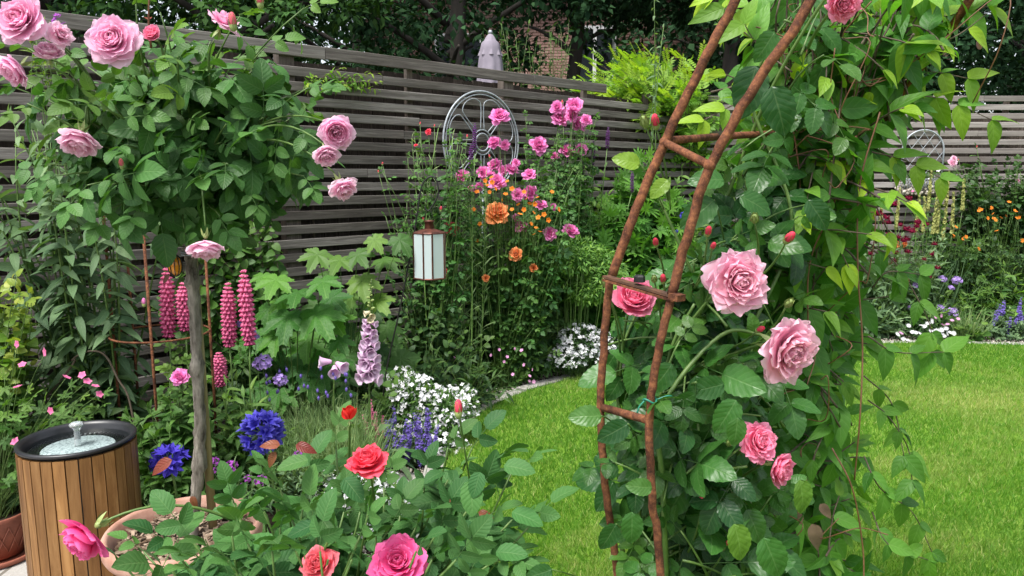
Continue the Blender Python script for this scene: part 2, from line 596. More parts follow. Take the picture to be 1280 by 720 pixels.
M['rose_blush'] = petalmat('rose_blush', (.95, .38, .6), (.97, .66, .8), (.98, .87, .93), None, .7, 0.5, 0.08, 0.5)
M['rose_arch'] = petalmat('rose_arch', (.96, .32, .48), (.98, .54, .69), (.98, .8, .87), None, .7, 0.5, 0.08, 0.5)
M['rose_arch_deep'] = petalmat('rose_arch_deep', (.96, .13, .32), (.96, .26, .45), (.97, .55, .67), None, .7, 0.5, 0.08, 0.5)
M['rose_coral'] = petalmat('rose_coral', (.88, .03, .09), (.93, .08, .15), (.95, .25, .3), None, .7, 0.4, 0.14, 0.5)
M['rose_salmon'] = petalmat('rose_salmon', (.85, .07, .12), (.95, .19, .25), (.96, .4, .42), None, .7, 0.4, 0.14, 0.5)
M['rose_magenta'] = petalmat('rose_magenta', (.85, .03, .25), (.93, .1, .38), (.95, .33, .58), None, .7, 0.4, 0.14, 0.5)
M['rose_hot'] = petalmat('rose_hot', (.86, .1, .44), (.9, .24, .6), (.93, .5, .76), None, .6, .3, .25, .5)
M['rose_red'] = petalmat('rose_red', (.6, .01, .01), (.75, .03, .03), (.8, .1, .06), None, .45, .2, .2, .5)
M['rose_orange'] = petalmat('rose_orange', (.85, .14, .02), (.9, .3, .08), (.9, .5, .25), None, .5, .25, .2, .5)
M['geum'] = petalmat('geum', (.8, .22, .02), (.85, .28, .04), (.9, .42, .1), None, .5, .25, .3, .5)
M['white_petal'] = petalmat('white_petal', (.82, .84, .85), (.85, .86, .87), None, None, .5, .3, .06)
M['pink_small'] = petalmat('pink_small', (.8, .18, .38), (.85, .3, .5), (.9, .55, .68), None, .5, .3, .2)
M['pale_pink'] = petalmat('pale_pink', (.72, .36, .6), (.8, .5, .7), None, None, .5, .3, .2)
M['lilac'] = petalmat('lilac', (.42, .3, .65), (.6, .45, .78), None, None, .5, .3, .3)
M['violet'] = petalmat('violet', (.42, .1, .5), (.5, .16, .6), None, None, .5, .3, .3)
M['nepeta'] = petalmat('nepeta', (.2, .15, .5), (.36, .28, .65), None, None, .6, .2, .3)
M['blue'] = petalmat('blue', (.06, .05, .55), (.12, .12, .78), (.3, .3, .9), (.02, .015, .3), .5, .3, .5, .6)
M['bluepurple'] = petalmat('bluepurple', (.08, .06, .5), (.14, .12, .62), None, None, .5, .25, .35)
M['lupin_pink'] = petalmat('lupin_pink', (.55, .04, .2), (.84, .15, .34), (.92, .5, .55), None, .5, .2, .4, .8)
M['lupin_purple'] = petalmat('lupin_purple', (.1, .03, .13), (.2, .07, .26), None, None, .5, .2, .4)
M['foxglove'] = petalmat('foxglove', (.82, .55, .78), (.9, .7, .87), (.95, .9, .95), None, .7, 0.45, 0.12, 0.5)
M['cream'] = petalmat('cream', (.8, .75, .5), (.85, .8, .6), None, None, .5, .3, .1)
M['yellow'] = petalmat('yellow', (.42, .45, .15), (.62, .62, .28), None, None, .5, .3, .2)
M['crimson'] = petalmat('crimson', (.16, .005, .03), (.3, .01, .06), None, None, .6, .1, .4)
M['bud_green'] = plain('bud_green', (.16, .24, .06), (.3, .36, .12), 60, .5)
M['anther'] = plain('anther', (.7, .5, .1), (.8, .6, .2), 60, .6)
M['rust'] = plain('rust', (.05, .022, .016), (.21, .078, .034), 110, .82, .25, .5, 8, (1, 1, 1), .3, .0, .002)
M['dark_rust'] = plain('dark_rust', (.03, .022, .018), (.16, .07, .035), 60, .7, .3, .4)
M['black_iron'] = plain('black_iron', (.012, .012, .013), (.03, .028, .027), 30, .5, .4, .1)
M['grey_metal'] = plain('grey_metal', (.26, .29, .32), (.42, .45, .48), 30, .5, .3, .1)
M['copper'] = plain('copper', (.045, .016, .012), (.16, .055, .035), 40, .5, .5, .2)
M['bark'] = plain('bark', (.06, .05, .04), (.33, .3, .25), 60, .95, 0, 1., 8, (1, 1, .25), .1, 0, .01)
M['tree_bark'] = plain('tree_bark', (.018, .015, .012), (.05, .042, .034), 8, .9, 0, .8, 6, (1, 1, .2))
M['stake'] = plain('stake', (.16, .13, .05), (.3, .25, .12), 14, .8, 0, .4, 6, (4, 4, .3))
M['twig'] = plain('twig', (.08, .05, .03), (.2, .13, .08), 20, .8)
M['parasol'] = plain('parasol_cloth', (.2, .175, .215), (.27, .24, .285), 5, .8, 0, .1)
M['black_plastic'] = plain('black_plastic', (.012, .013, .015), (.02, .021, .024), 30, .38, 0, .05)
M['soil'] = plain('soil', (.012, .009, .006), (.05, .037, .026), 45, .95, 0, 1., 10, (1, 1, 1), .1, 0, .01)
M['chips'] = plain('wood_chips', (.1, .065, .04), (.33, .25, .18), 30, .9, 0, .3, 4, (1, 1, 1), .2, 1.2)
M['pebble'] = plain('pebble', (.28, .25, .2), (.55, .5, .43), 14, .85, 0, .3, 4, (1, 1, 1), .3, 1.2)
M['white_plastic'] = plain('white_plastic', (.6, .62, .6), (.7, .72, .7), 10, .4, 0, 0)
M['twine'] = plain('green_tie', (.01, .12, .08), (.02, .2, .13), 30, .5)


def rusty():
    m, nt, b = new_mat('rusted_iron')
    co = objco(nt)
    n1 = noise(nt, 130, 6, .7, co); n2 = noise(nt, 22, 4, .6, co, .6); n3 = noise(nt, 420, 3, .7, co)
    c = ramp(nt, n1, [(.3, (.05, .02, .014)), (.5, (.15, .055, .026)), (.68, (.27, .11, .045))])
    c = mixc(nt, ramp(nt, n2, [(.46, (0, 0, 0)), (.62, (1, 1, 1))]), c, mixc(nt, 1., c, (.38, .34, .36), 'MULTIPLY'))
    c = mixc(nt, mth(nt, 'MULTIPLY', ramp(nt, n3, [(.6, (0, 0, 0)), (.7, (1, 1, 1))]), .6), c, (.38, .17, .07))
    lk(nt, c, b.inputs['Base Color']); b.inputs['Roughness'].default_value = .85; b.inputs['Specular IOR Level'].default_value = .25
    bump(nt, b, mth(nt, 'ADD', n1, mth(nt, 'MULTIPLY', n2, .8)), .45, .0015)
    return m


M['rust'] = rusty()
# ---------------------------------------------------------------- special materials
def wood_mat(name, cs, grain=1., rough=.8, gscale=(1.2, 30, 30), cvar=.5, axis='x', knots=True):
    m, nt, b = new_mat(name)
    r, g, t = cols(nt)
    tc = nt.nodes.new('ShaderNodeTexCoord')
    ad = nt.nodes.new('ShaderNodeVectorMath'); ad.operation = 'ADD'
    cx = nt.nodes.new('ShaderNodeCombineXYZ')
    lk(nt, mth(nt, 'MULTIPLY', r, 37.), cx.inputs[0]); lk(nt, mth(nt, 'MULTIPLY', r, 11.), cx.inputs[2])
    lk(nt, tc.outputs['Object'], ad.inputs[0]); lk(nt, cx.outputs[0], ad.inputs[1])
    mp = nt.nodes.new('ShaderNodeMapping'); mp.inputs['Scale'].default_value = gscale
    lk(nt, ad.outputs[0], mp.inputs[0])
    n1 = noise(nt, 1.6, 8, .7, mp.outputs[0], 1.2)
    mp2 = nt.nodes.new('ShaderNodeMapping'); mp2.inputs['Scale'].default_value = tuple(A(gscale) ** .5 * 1.2)
    lk(nt, ad.outputs[0], mp2.inputs[0])
    n2 = noise(nt, 1.5, 4, .6, mp2.outputs[0])
    c = ramp(nt, n1, [(.25, cs[0]), (.5, cs[1]), (.75, cs[2])])
    c = mixc(nt, mth(nt, 'MULTIPLY', ramp(nt, n2, [(.4, (0, 0, 0)), (.65, (1, 1, 1))]), .45), c, mixc(nt, 1., c, (.55, .5, .45), 'MULTIPLY'))
    c = mixc(nt, 1., c, ramp(nt, mth(nt, 'FRACT', mth(nt, 'MULTIPLY', r, 7.3)), [(0., (.62, .6, .58)), (1., (1.2, 1.2, 1.2))]), 'MULTIPLY')
    c = mixc(nt, mth(nt, 'MULTIPLY', g, cvar), c, mixc(nt, 1., c, (.45, .4, .36), 'MULTIPLY'))
    lk(nt, c, b.inputs['Base Color'])
    b.inputs['Roughness'].default_value = rough
    b.inputs['Specular IOR Level'].default_value = .25
    bump(nt, b, n1, .5 * grain, .004)
    return m


M['fence'] = wood_mat('weathered_slats', [(.05, .044, .04), (.155, .142, .13), (.34, .32, .295)])
M['fence_pale'] = wood_mat('weathered_slats_pale', [(.13, .115, .11), (.27, .245, .235), (.42, .39, .37)])
M['post'] = wood_mat('fence_post_wood', [(.05, .04, .034), (.12, .1, .085), (.22, .19, .165)], 1, .85, (25, 25, 1.2))
M['paling_shaded'] = wood_mat('paling_wood_shaded', [(.02, .016, .013), (.05, .04, .033), (.11, .09, .075)], 1, .85, (25, 25, 1.2))  # pale boards coloured dark, so the shade in the slat gaps is painted in
M['cedar'] = wood_mat('oiled_acacia_boards', [(.13, .06, .02), (.27, .135, .045), (.42, .24, .095)], .5, .5, (22, 22, 1.6), .75)


def terracotta():
    m, nt, b = new_mat('terracotta')
    co = objco(nt)
    n1 = noise(nt, 7, 6, .65, co); n2 = noise(nt, 60, 4, .6, co)
    c = ramp(nt, n1, [(.3, (.32, .1, .055)), (.55, (.45, .18, .105)), (.72, (.62, .42, .33))])
    c = mixc(nt, mth(nt, 'MULTIPLY', n2, .3), c, (.25, .13, .08))
    lk(nt, c, b.inputs['Base Color']); b.inputs['Roughness'].default_value = .85
    bump(nt, b, n2, .3, .002)
    return m


M['terracotta'] = terracotta()
M['terracotta_rim'] = plain('terracotta_rim', (.32, .15, .1), (.47, .29, .22), 16, .85, 0, .25, 6)
M['terracotta_dark'] = plain('terracotta_dark', (.16, .045, .025), (.3, .095, .055), 9, .7, 0, .25, 6)


def ground_mat(name, stops, sc=3, fine=60, bmp=.5, rough=.95, joints=None):
    m, nt, b = new_mat(name)
    co = objco(nt)
    n1 = noise(nt, sc, 6, .65, co); n2 = noise(nt, fine, 6, .7, co)
    f = mth(nt, 'ADD', mth(nt, 'MULTIPLY', n1, .55), mth(nt, 'MULTIPLY', n2, .45))
    c = ramp(nt, f, stops)
    h = n2
    if joints:
        br = nt.nodes.new('ShaderNodeTexBrick')
        br.inputs['Scale'].default_value = 1.; br.inputs['Brick Width'].default_value = joints[0]; br.inputs['Row Height'].default_value = joints[1]
        br.inputs['Mortar Size'].default_value = joints[2]; br.inputs['Mortar Smooth'].default_value = .2
        br.inputs['Color1'].default_value = (1, 1, 1, 1); br.inputs['Color2'].default_value = (.8, .8, .8, 1); br.inputs['Mortar'].default_value = (.35, .33, .3, 1)
        lk(nt, joints[3](nt) if len(joints) > 3 else co, br.inputs['Vector'])
        c = mixc(nt, 1., c, br.outputs['Color'], 'MULTIPLY')
    lk(nt, c, b.inputs['Base Color']); b.inputs['Roughness'].default_value = rough
    b.inputs['Specular IOR Level'].default_value = .2
    bump(nt, b, h, bmp, .01)
    return m


M['bed'] = ground_mat('bed_soil', [(.3, (.012, .009, .006)), (.5, (.035, .026, .018)), (.7, (.085, .066, .048))], 4, 70, 1.)
M['lawn'] = ground_mat('lawn_turf', [(.3, (.06, .13, .012)), (.5, (.12, .23, .02)), (.75, (.26, .34, .08))], 2, 90, .8)
M['paving'] = ground_mat('patio_paving', [(.3, (.33, .31, .28)), (.5, (.43, .41, .38)), (.7, (.52, .5, .46))], 2, 80, .3, .85, (.6, .45, .008))
M['edge_stone'] = ground_mat('edging_stone', [(.3, (.2, .19, .165)), (.5, (.32, .31, .28)), (.7, (.42, .41, .37))], 6, 80, .5)


def xzco(nt):
    tc = nt.nodes.new('ShaderNodeTexCoord')
    s = nt.nodes.new('ShaderNodeSeparateXYZ'); c = nt.nodes.new('ShaderNodeCombineXYZ')
    lk(nt, tc.outputs['Object'], s.inputs[0]); lk(nt, s.outputs[0], c.inputs[0]); lk(nt, s.outputs[2], c.inputs[1])
    return c.outputs[0]


M['brick'] = ground_mat('pink_brick', [(.3, (.34, .19, .16)), (.5, (.42, .26, .22)), (.7, (.48, .34, .29))], 2, 20, .2, .9, (.22, .075, .012, xzco))
M['render'] = ground_mat('cream_render', [(.3, (.45, .36, .28)), (.5, (.55, .45, .36)), (.7, (.62, .53, .43))], 1, 20, .2, .9)
M['roof'] = plain('roof_tile', (.1, .06, .05), (.2, .12, .1), 3, .8)
M['white_paint'] = plain('white_paint', (.75, .76, .77), (.8, .8, .8), 3, .5, 0, 0)


def glassy(name, col, rough, tr=0., alpha=None):
    m, nt, b = new_mat(name)
    b.inputs['Base Color'].default_value = (*col, 1); b.inputs['Roughness'].default_value = rough
    b.inputs['Transmission Weight'].default_value = tr
    return m


M['pane'] = glassy('window_glass', (.02, .025, .03), .08)
M['frosted'] = glassy('frosted_glass', (.62, .72, .72), .35, .25)
M['clear'] = glassy('clear_plastic', (.9, .94, .94), .08, .75)
M['amber'] = glassy('amber_glass', (.95, .35, .03), .12, .3)
m_, nt_, b_ = new_mat('basin_water')
b_.inputs['Base Color'].default_value = (.6, .68, .68, 1); b_.inputs['Roughness'].default_value = .03; b_.inputs['Transmission Weight'].default_value = 1.; b_.inputs['IOR'].default_value = 1.33
bump(nt_, b_, noise(nt_, 55, 3, .5, objco(nt_)), .25, .004)
g_ = nt_.nodes.new('ShaderNodeBsdfGlossy'); g_.inputs['Roughness'].default_value = .04
tp_ = nt_.nodes.new('ShaderNodeBsdfTransparent'); tp_.inputs[0].default_value = (.86, .93, .93, 1)
fr_ = nt_.nodes.new('ShaderNodeFresnel'); fr_.inputs[0].default_value = 1.33
mx_ = nt_.nodes.new('ShaderNodeMixShader')
bm_n = [n_ for n_ in nt_.nodes if n_.type == 'BUMP'][0]
lk(nt_, bm_n.outputs[0], g_.inputs['Normal']); lk(nt_, bm_n.outputs[0], fr_.inputs['Normal'])
lk(nt_, fr_.outputs[0], mx_.inputs[0]); lk(nt_, tp_.outputs[0], mx_.inputs[1]); lk(nt_, g_.outputs[0], mx_.inputs[2]); lk(nt_, mx_.outputs[0], nt_.nodes['Material Output'].inputs[0])
M['water'] = m_


def mosaic():
    m, nt, b = new_mat('mosaic_disc')
    v = nt.nodes.new('ShaderNodeTexVoronoi'); v.inputs['Scale'].default_value = 75; v.feature = 'DISTANCE_TO_EDGE'
    lk(nt, objco(nt), v.inputs['Vector'])
    c = ramp(nt, v.outputs['Distance'], [(.03, (.28, .31, .33)), (.12, (.62, .66, .66))])
    lk(nt, c, b.inputs['Base Color']); b.inputs['Roughness'].default_value = .3
    return m


M['mosaic'] = mosaic()

# ---------------------------------------------------------------- leaf templates
LF_hi = leaf_tpl(12, .66, .16, .2, 2, .5, .72, .05, .012, 1)
LF_rose = rose_leaf(leaf_tpl(7, .66, .18, .22, 1, .5, .72, .04), .46, 2, 70, .25, 3)
LF_rose2 = rose_leaf(leaf_tpl(7, .62, .22, .3, 1, .5, .75, .04), .48, 2, 66, .4, 5)
LF_rose_hi = rose_leaf(LF_hi, .48, 2, 68, .28, 4)
LF_rose_hi2 = rose_leaf(leaf_tpl(12, .7, .22, .3, 2, .5, .7, .05, .02, 2), .5, 1, 62, .35, 8)
LF_gl = leaf_tpl(14, .68, .14, .3, 3, .5, .7, .04, .02, 3, .02)
LF_rose_gl = rose_leaf(LF_gl, .5, 2, 70, .3, 4)
LF_rose_gl2 = rose_leaf(LF_gl, .56, 1, 64, .45, 9)
LF_rose_far = rose_leaf(leaf_tpl(3, .66, .15, .2, 1, .5, .8), .48, 2, 70, .25, 3)
LF_vine = leaf_tpl(10, .5, .22, .3, 2, .48, 1.05, 0, .012, 4)
LF_round = leaf_tpl(7, .72, .16, .25, 1, .4, .7)
LF_lance = leaf_tpl(7, .26, .3, .35, 1, .7, 1.)
LF_lance_w = leaf_tpl(8, .36, .25, .45, 1, .6, 1.)
LF_small = leaf_tpl(3, .5, .2, .2, 1, .55, .8)
LF_smalln = leaf_tpl(3, .28, .25, .3, 1, .6, .9)
LF_lobed = lobed_tpl(72, 5, .37, .07, .2, wid=.6)
LF_lobed_r = lobed_tpl(56, 5, .33, .08, .35, wid=.62)
LF_cut = lobed_tpl(49, 5, .68, .1, .12, wid=.42, rings=2)
LF_ger = lobed_tpl(40, 5, .5, .08, .18, wid=.5, rings=2)
LF_palm = palm_tpl(leaf_tpl(4, .26, .2, .2, 1, .8, .75), 9, 1., 300, 14)
LF_need = leaf_tpl(2, .07, 0, .15, 1, .5, .6)
LF_blade = T([[-.5, 0, 0], [.5, 0, 0], [-.36, .55, -.04], [.36, .55, -.04], [0, 1, -.22]], [[0, 1, 3, 2]], [[2, 3, 4]], [[0, 0], [1, 0], [0, .5], [1, .5], [.5, 1]], [0, 0, .5, .5, 1])
LF_tree = T([[0, 0, 0], [-.3, .42, .07], [.3, .42, .07], [0, 1, -.1], [0, .45, 0]], None, [[0, 4, 1], [0, 2, 4], [1, 4, 3], [4, 2, 3]], [[.5, 0], [0, .5], [1, .5], [.5, 1], [.5, .5]], [0, .4, .4, 1, .4])
FL5 = flower_tpl(5, .78, .15)
FL4 = flower_tpl(4, .8, .1, 2)
FL_daisy = flower_tpl(12, .3, .1, 2)


# ---------------------------------------------------------------- plant machinery
class Leaves:
    def __init__(s): s.d = {}
    def add(s, key, pos, d, up, sc, c):
        s.d.setdefault(key, []).append((*pos, *d, *up, sc, *c))
    def flush(s, mb, tpls, mat=0, keep_off=()):
        for k, v in s.d.items():
            a = A(v)
            if len(keep_off):
                mid = a[:, 0:3] + nrm(a[:, 3:6]) * a[:, 9:10] * .5
                ok_ = np.ones(len(a), bool)
                for (q_, r_) in keep_off: ok_ &= np.linalg.norm(mid - q_, axis=1) > r_ + a[:, 9] * .35
                a = a[ok_]
                if len(a) == 0: continue
            mb.inst(tpls[k], a[:, 0:3], frames(a[:, 3:6], a[:, 6:9]), a[:, 9], a[:, 10:12], mat)
        return mb


def bez(p0, c, p1, n):
    t = np.linspace(0, 1, n)[:, None]
    return (1 - t) ** 2 * p0 + 2 * t * (1 - t) * c + t * t * p1


CAMV = A([0, -1, .35])


def shoot(stm, lv, p0, p1, arch=.15, r0=.004, r1=.0012, spacing=.04, size=.06, start=.3, keys=(0,), up=.6, face=.25, out=.8, newtip=.35, sides=5, pair=False, droop=.2, center=None, szvar=.25, n=9, endleaf=True, taper=0.):
    p0 = A(p0); p1 = A(p1)
    L = np.linalg.norm(p1 - p0)
    c = (p0 + p1) / 2 + A([U(-.1, .1) * L, U(-.1, .1) * L, arch * L])
    path = bez(p0, c, p1, n)
    if stm is not None:
        stm.add(tube(path, np.linspace(r0, r1, n), sides), (U(), 0))
    k = max(1, int(L * (1 - start) / spacing))
    ph = U(0, 6.28)
    for i in range(k + (1 if endleaf else 0)):
        t = start + (1 - start) * (i + U(-.2, .2)) / k
        t = min(max(t, 0), 1)
        j = t * (n - 1); a = int(min(j, n - 2)); f = j - a
        p = path[a] * (1 - f) + path[a + 1] * f
        tg = nrm(path[a + 1] - path[a])
        ref = A([0, 0, 1.]) if abs(tg[2]) < .9 else A([1., 0, 0])
        x = nrm(np.cross(tg, ref)); y = np.cross(x, tg)
        for s in ((0, 1) if pair else (0,)):
            an = ph + i * (1.57 if pair else 2.4) + s * PI
            rad = x * math.cos(an) + y * math.sin(an)
            if i >= k: rad = rad * .2 + tg
            d = nrm(tg * U(.2, .6) + rad * out + A([0, 0, -droop * U(.3, 1.4)]) + rng.normal(0, .12, 3))
            u = A([0, 0, 1.]) * up + CAMV * face + rng.normal(0, .25, 3)
            if center is not None:
                u = u + nrm(p - center) * .55
            sc = size * (1 - szvar * U(0, 1.6)) * (1 - .35 * max(0, t - .75) * 4 * (newtip > 0)) * (1 - taper * t)
            g = max(0, (t - .7) / .3) * newtip * U(.2, 1.6)
            lv.add(keys[int(U(0, len(keys)))], p, d, u, sc, (U(), min(g, 1)))


def bush(name, label, cat, base, tips, tpls, lm, sm, size=.05, spacing=.03, group=None, leafname='foliage', root=None, **kw):
    t = root or thing(name, label, cat, base, group=group)
    st, lv, mb = MB(), Leaves(), MB()
    for tip in tips:
        b0 = A(base) + A([U(-.04, .04), U(-.04, .04), 0])
        shoot(st, lv, b0, tip, size=size, spacing=spacing, keys=tuple(range(len(tpls))), **kw)
    lv.flush(mb, dict(enumerate(tpls)))
    part('stems', st, sm, t)
    part(leafname, mb, lm, t)
    return t


def dome(c, rx_, ry_, h, n, low=.35, pw=1.4):
    """tips spread over a dome of plant growth standing on c"""
    out = []
    for i in range(n):
        a = U(0, 2 * PI); r = math.sqrt(U(0, 1))
        z = h * (1 - .55 * r ** 2) * (low + (1 - low) * U(0, 1) ** (1 / pw))
        out.append(A(c) + A([rx_ * r * math.cos(a), ry_ * r * math.sin(a), z]))
    return out


def clump(name, label, cat, px, top, Y, wpx, tpls, lm, n=60, size=.06, spacing=.04, ry_=None, group=None, sm=None, low=.35, **kw):
    b = P(px, 400, Y); b[2] = 0
    h = P(px, top, Y)[2]
    w = wpx / 2 * Y / F
    kw.setdefault('start', .25)
    t = bush(name, label, cat, b, dome(b, w, ry_ or w * .7, h, n, low), tpls, lm, sm or M['stem_green'], size, spacing, group, **kw)
    return t


def cloud(mb, tpl, c, rad, n, size, out=1., up=.5, shell=.5, mat=0, face=.3, gnew=.2):
    """leaves through an uneven ellipsoid, denser at its skin"""
    d = nrm(rng.normal(0, 1, (n, 3)))
    r = U(0, 1, n) ** shell
    p = A(c) + d * r[:, None] * A(rad)
    dd = nrm(d * out + rng.normal(0, .5, (n, 3)) + A([0, 0, -.2]))
    uu = A([0, 0, 1.]) * up + d * .5 + CAMV * face + rng.normal(0, .35, (n, 3))
    c2 = np.c_[U(0, 1, n), np.clip((r - .7) * 3.3, 0, 1) * gnew * U(0, 1.5, n)]
    mb.inst(tpl, p, frames(dd, uu), size * U(.7, 1.2, n), c2, mat)
    return p


def stems_to(mb, p0, pts, r=.0015, arch=.1, sides=4, r0=None):
    for p in pts:
        q0 = A(p0) + rng.normal(0, .015, 3) * A([1, 1, 0])
        c = (q0 + A(p)) / 2 + A([0, 0, arch * np.linalg.norm(A(p) - q0)])
        mb.add(tube(bez(q0, c, A(p), 7), np.linspace(r0 or r * 1.6, r, 7), sides), (U(), 0))


# ---------------------------------------------------------------- world, camera
scn = bpy.context.scene
w = bpy.data.worlds.new('World'); scn.world = w; w.use_nodes = True
nt = w.node_tree
sky = nt.nodes.new('ShaderNodeTexSky'); sky.sky_type = 'NISHITA'; sky.sun_disc = False
SUN_EL, SUN_ROT = R(64), R(215)
sky.sun_elevation = SUN_EL; sky.sun_rotation = SUN_ROT; sky.dust_density = 3.; sky.air_density = 1.
hs = nt.nodes.new('ShaderNodeHueSaturation'); hs.inputs['Saturation'].default_value = .38
nt.links.new(sky.outputs[0], hs.inputs['Color'])
nt.links.new(hs.outputs[0], nt.nodes['Background'].inputs[0])
nt.nodes['Background'].inputs[1].default_value = .14
sd = bpy.data.lights.new('sun', 'SUN'); sd.energy = 2.3; sd.angle = R(16); sd.color = (1, .97, .92)
so = bpy.data.objects.new('sun', sd); COL.objects.link(so)
az = SUN_ROT
dirv = Vector((math.sin(az) * math.cos(SUN_EL), math.cos(az) * math.cos(SUN_EL), math.sin(SUN_EL)))
so.rotation_euler = dirv.to_track_quat('Z', 'Y').to_euler()
so.location = (0, -3, 8)
cd = bpy.data.cameras.new('camera'); cam = bpy.data.objects.new('camera', cd); COL.objects.link(cam)
cd.sensor_width = 36; cd.lens = F / 1280 * 36; cd.clip_start = .02; cd.clip_end = 500
cam.location = (0, 0, H); cam.rotation_euler = (PI / 2 - PIT, 0, 0)
scn.camera = cam
scn.render.engine = 'CYCLES'
cy = scn.cycles
cy.max_bounces = 6; cy.diffuse_bounces = 3; cy.glossy_bounces = 2; cy.transmission_bounces = 5; cy.transparent_max_bounces = 8
cy.caustics_reflective = False; cy.caustics_refractive = False; cy.use_denoising = True
try:
    cy.denoiser = 'OPENIMAGEDENOISE'; cy.denoising_prefilter = 'ACCURATE'
except Exception:
    pass
scn.view_settings.view_transform = 'Standard'; scn.view_settings.look = 'None'; scn.view_settings.gamma = 1
scn.view_settings.exposure = 1.17

# ---------------------------------------------------------------- ground
def sheet(pts, z, thick=0.):
    """flat polygon as triangle fan with optional skirt"""
    p = A(pts); n = len(p)
    V = np.c_[p[:, :2], np.full(n, z)]
    c = V.mean(0)
    V2 = np.vstack([V, c])
    Tr = [[n, i, (i + 1) % n] for i in range(n)]
    Q = []
    if thick:
        V2 = np.vstack([V2, V - A([0, 0, thick])]); Q = [[i, n + 1 + i, n + 1 + (i + 1) % n, (i + 1) % n] for i in range(n)]
    return T(V2, Q, Tr)


def ear(pts, z, thick):
    import mathutils
    p = [Vector((q[0], q[1], z)) for q in pts]
    tr = mathutils.geometry.tessellate_polygon([p])
    n = len(p)
    V = [[*q] for q in p] + [[q[0], q[1], z - thick] for q in p]
    Q = [[i, n + i, n + (i + 1) % n, (i + 1) % n] for i in range(n)]
    return T(V, Q, [list(t) for t in tr])


g = MB(); xs = [-60, 60]
g.add(T([[-60, -60, 0], [60, -60, 0], [60, 60, 0], [-60, 60, 0]], [[0, 1, 2, 3]]))
solo('ground', g, M['bed'], kind='structure')
epx = [(800, 463), (733, 474), (701, 482), (654, 496), (614, 514), (582, 540), (562, 575), (552, 620), (548, 680)]
edge = [G(1400, 440), G(1280, 436), G(1180, 433), G(1080, 434), G(1000, 440), G(900, 448)] + [G(*q) for q in epx]
edge = smooth_path(edge + [A([-.3, 2.0, 0]), A([-.3, .5, 0]), A([-.3, -2., 0])], 6)
lawn_poly = [(8.5, -2, 0), (8.5, edge[0][1] - .2, 0)] + [tuple(e) for e in edge]
g = MB(); g.add(ear(lawn_poly[::-1], .03, .03)); solo('lawn', g, M['lawn'], kind='structure', smooth=False)

# point-in-polygon for the blades
def inside(px_, py_, poly):
    c = np.zeros(len(px_), bool); n = len(poly)
    for i in range(n):
        x1, y1 = poly[i][:2]; x2, y2 = poly[i - 1][:2]
        cond = ((y1 > py_) != (y2 > py_))
        with np.errstate(divide='ignore', invalid='ignore'):
            xi = (x2 - x1) * (py_ - y1) / (y2 - y1 + 1e-12) + x1
        c ^= cond & (px_ < xi)
    return c


gb = MB()
NB = 330000
yy = 1.7 + (6.3 - 1.7) * U(0, 1, NB) ** 1.25
xx = U(-.45, 1, NB) * yy * .95
ok = inside(xx, yy, lawn_poly) & (xx < 6.2)
xx, yy = xx[ok], yy[ok]; n = len(xx)
patch = .5 + .5 * np.sin(xx * 2.1 + np.sin(yy * 2.7) * 1.3) * np.sin(yy * 2.9 + 1.3 * np.cos(xx * 3.1))
fine = .5 + .5 * np.sin(xx * 23 + 4 * np.sin(yy * 17)) * np.sin(yy * 29 + 3 * np.cos(xx * 21))
hh = (.022 + .016 * U(0, 1, n)) * (.75 + .5 * fine)
an = U(0, 6.28, n); ln = U(.1, .95, n)
d = np.c_[np.cos(an) * ln, np.sin(an) * ln, np.ones(n)]
wd = (.0016 + .0004 * yy) * U(.8, 1.3, n)
worn = 1.3 * np.exp(-(((xx - G(1210, 505)[0]) / .7) ** 2 + ((yy - G(1210, 505)[1]) / .3) ** 2)) + .8 * np.exp(-(((xx - G(1160, 690)[0]) / .25) ** 2 + ((yy - G(1160, 690)[1]) / .12) ** 2)) + .6 * np.exp(-(((xx - G(1130, 590)[0]) / .2) ** 2 + ((yy - G(1130, 590)[1]) / .12) ** 2))
dry = np.clip((U(0, 1, n) > .92) * U(.3, 1., n) + (patch > .8) * U(0, .5, n) * (fine > .4) + worn * U(0, .9, n), 0, 1)
gb.inst(LF_blade, np.c_[xx, yy, np.full(n, .029)], frames(d, rng.normal(0, 1, (n, 3)) * A([1, 1, .1])), np.c_[wd, hh, hh], np.c_[np.clip(.05 + .55 * U(0, 1, n) + .4 * patch * fine ** .5, 0, 1), dry])
solo('grass', gb, M['grass'], 'short bright green lawn grass with a few paler dry patches', 'grass', kind='stuff')

# edging stones along the curve and gravel behind them
eb = MB(); seg = []
acc = 0
el = edge[6:-12]
nx = []
def offset_curve(c, dd):
    tg = nrm(np.gradient(c, axis=0)); nn = np.c_[-tg[:, 1], tg[:, 0], 0 * tg[:, 0]]
    return c - nn * dd
cl = np.concatenate([[0], np.cumsum(np.linalg.norm(np.diff(edge, axis=0), axis=1))])
def atlen(c, s): return A([np.interp(s, cl, c[:, k]) for k in range(3)])
inn = offset_curve(edge, .012); outc = offset_curve(edge, .1)
s = 0.
while s < cl[-1] - 3.0:
    L = U(.2, .3)
    a, b, c_, d_ = atlen(inn, s + .006), atlen(inn, s + L - .006), atlen(outc, s + L - .006), atlen(outc, s + .006)
    z = U(.026, .034)
    V = [[*q[:2], 0] for q in (a, b, c_, d_)] + [[*q[:2], z] for q in (a, b, c_, d_)]
    eb.add(T(V, [[0, 1, 2, 3], [4, 7, 6, 5], [0, 4, 5, 1], [1, 5, 6, 2], [2, 6, 7, 3], [3, 7, 4, 0]]), (U(), 0))
    s += L
solo('kerb_edging', eb, M['edge_stone'], kind='structure', smooth=False)
pb = MB(); npb = 9000
ss = U(0, cl[-1] - 3.2, npb); off = .1 + U(0, 1, npb) ** .8 * .26
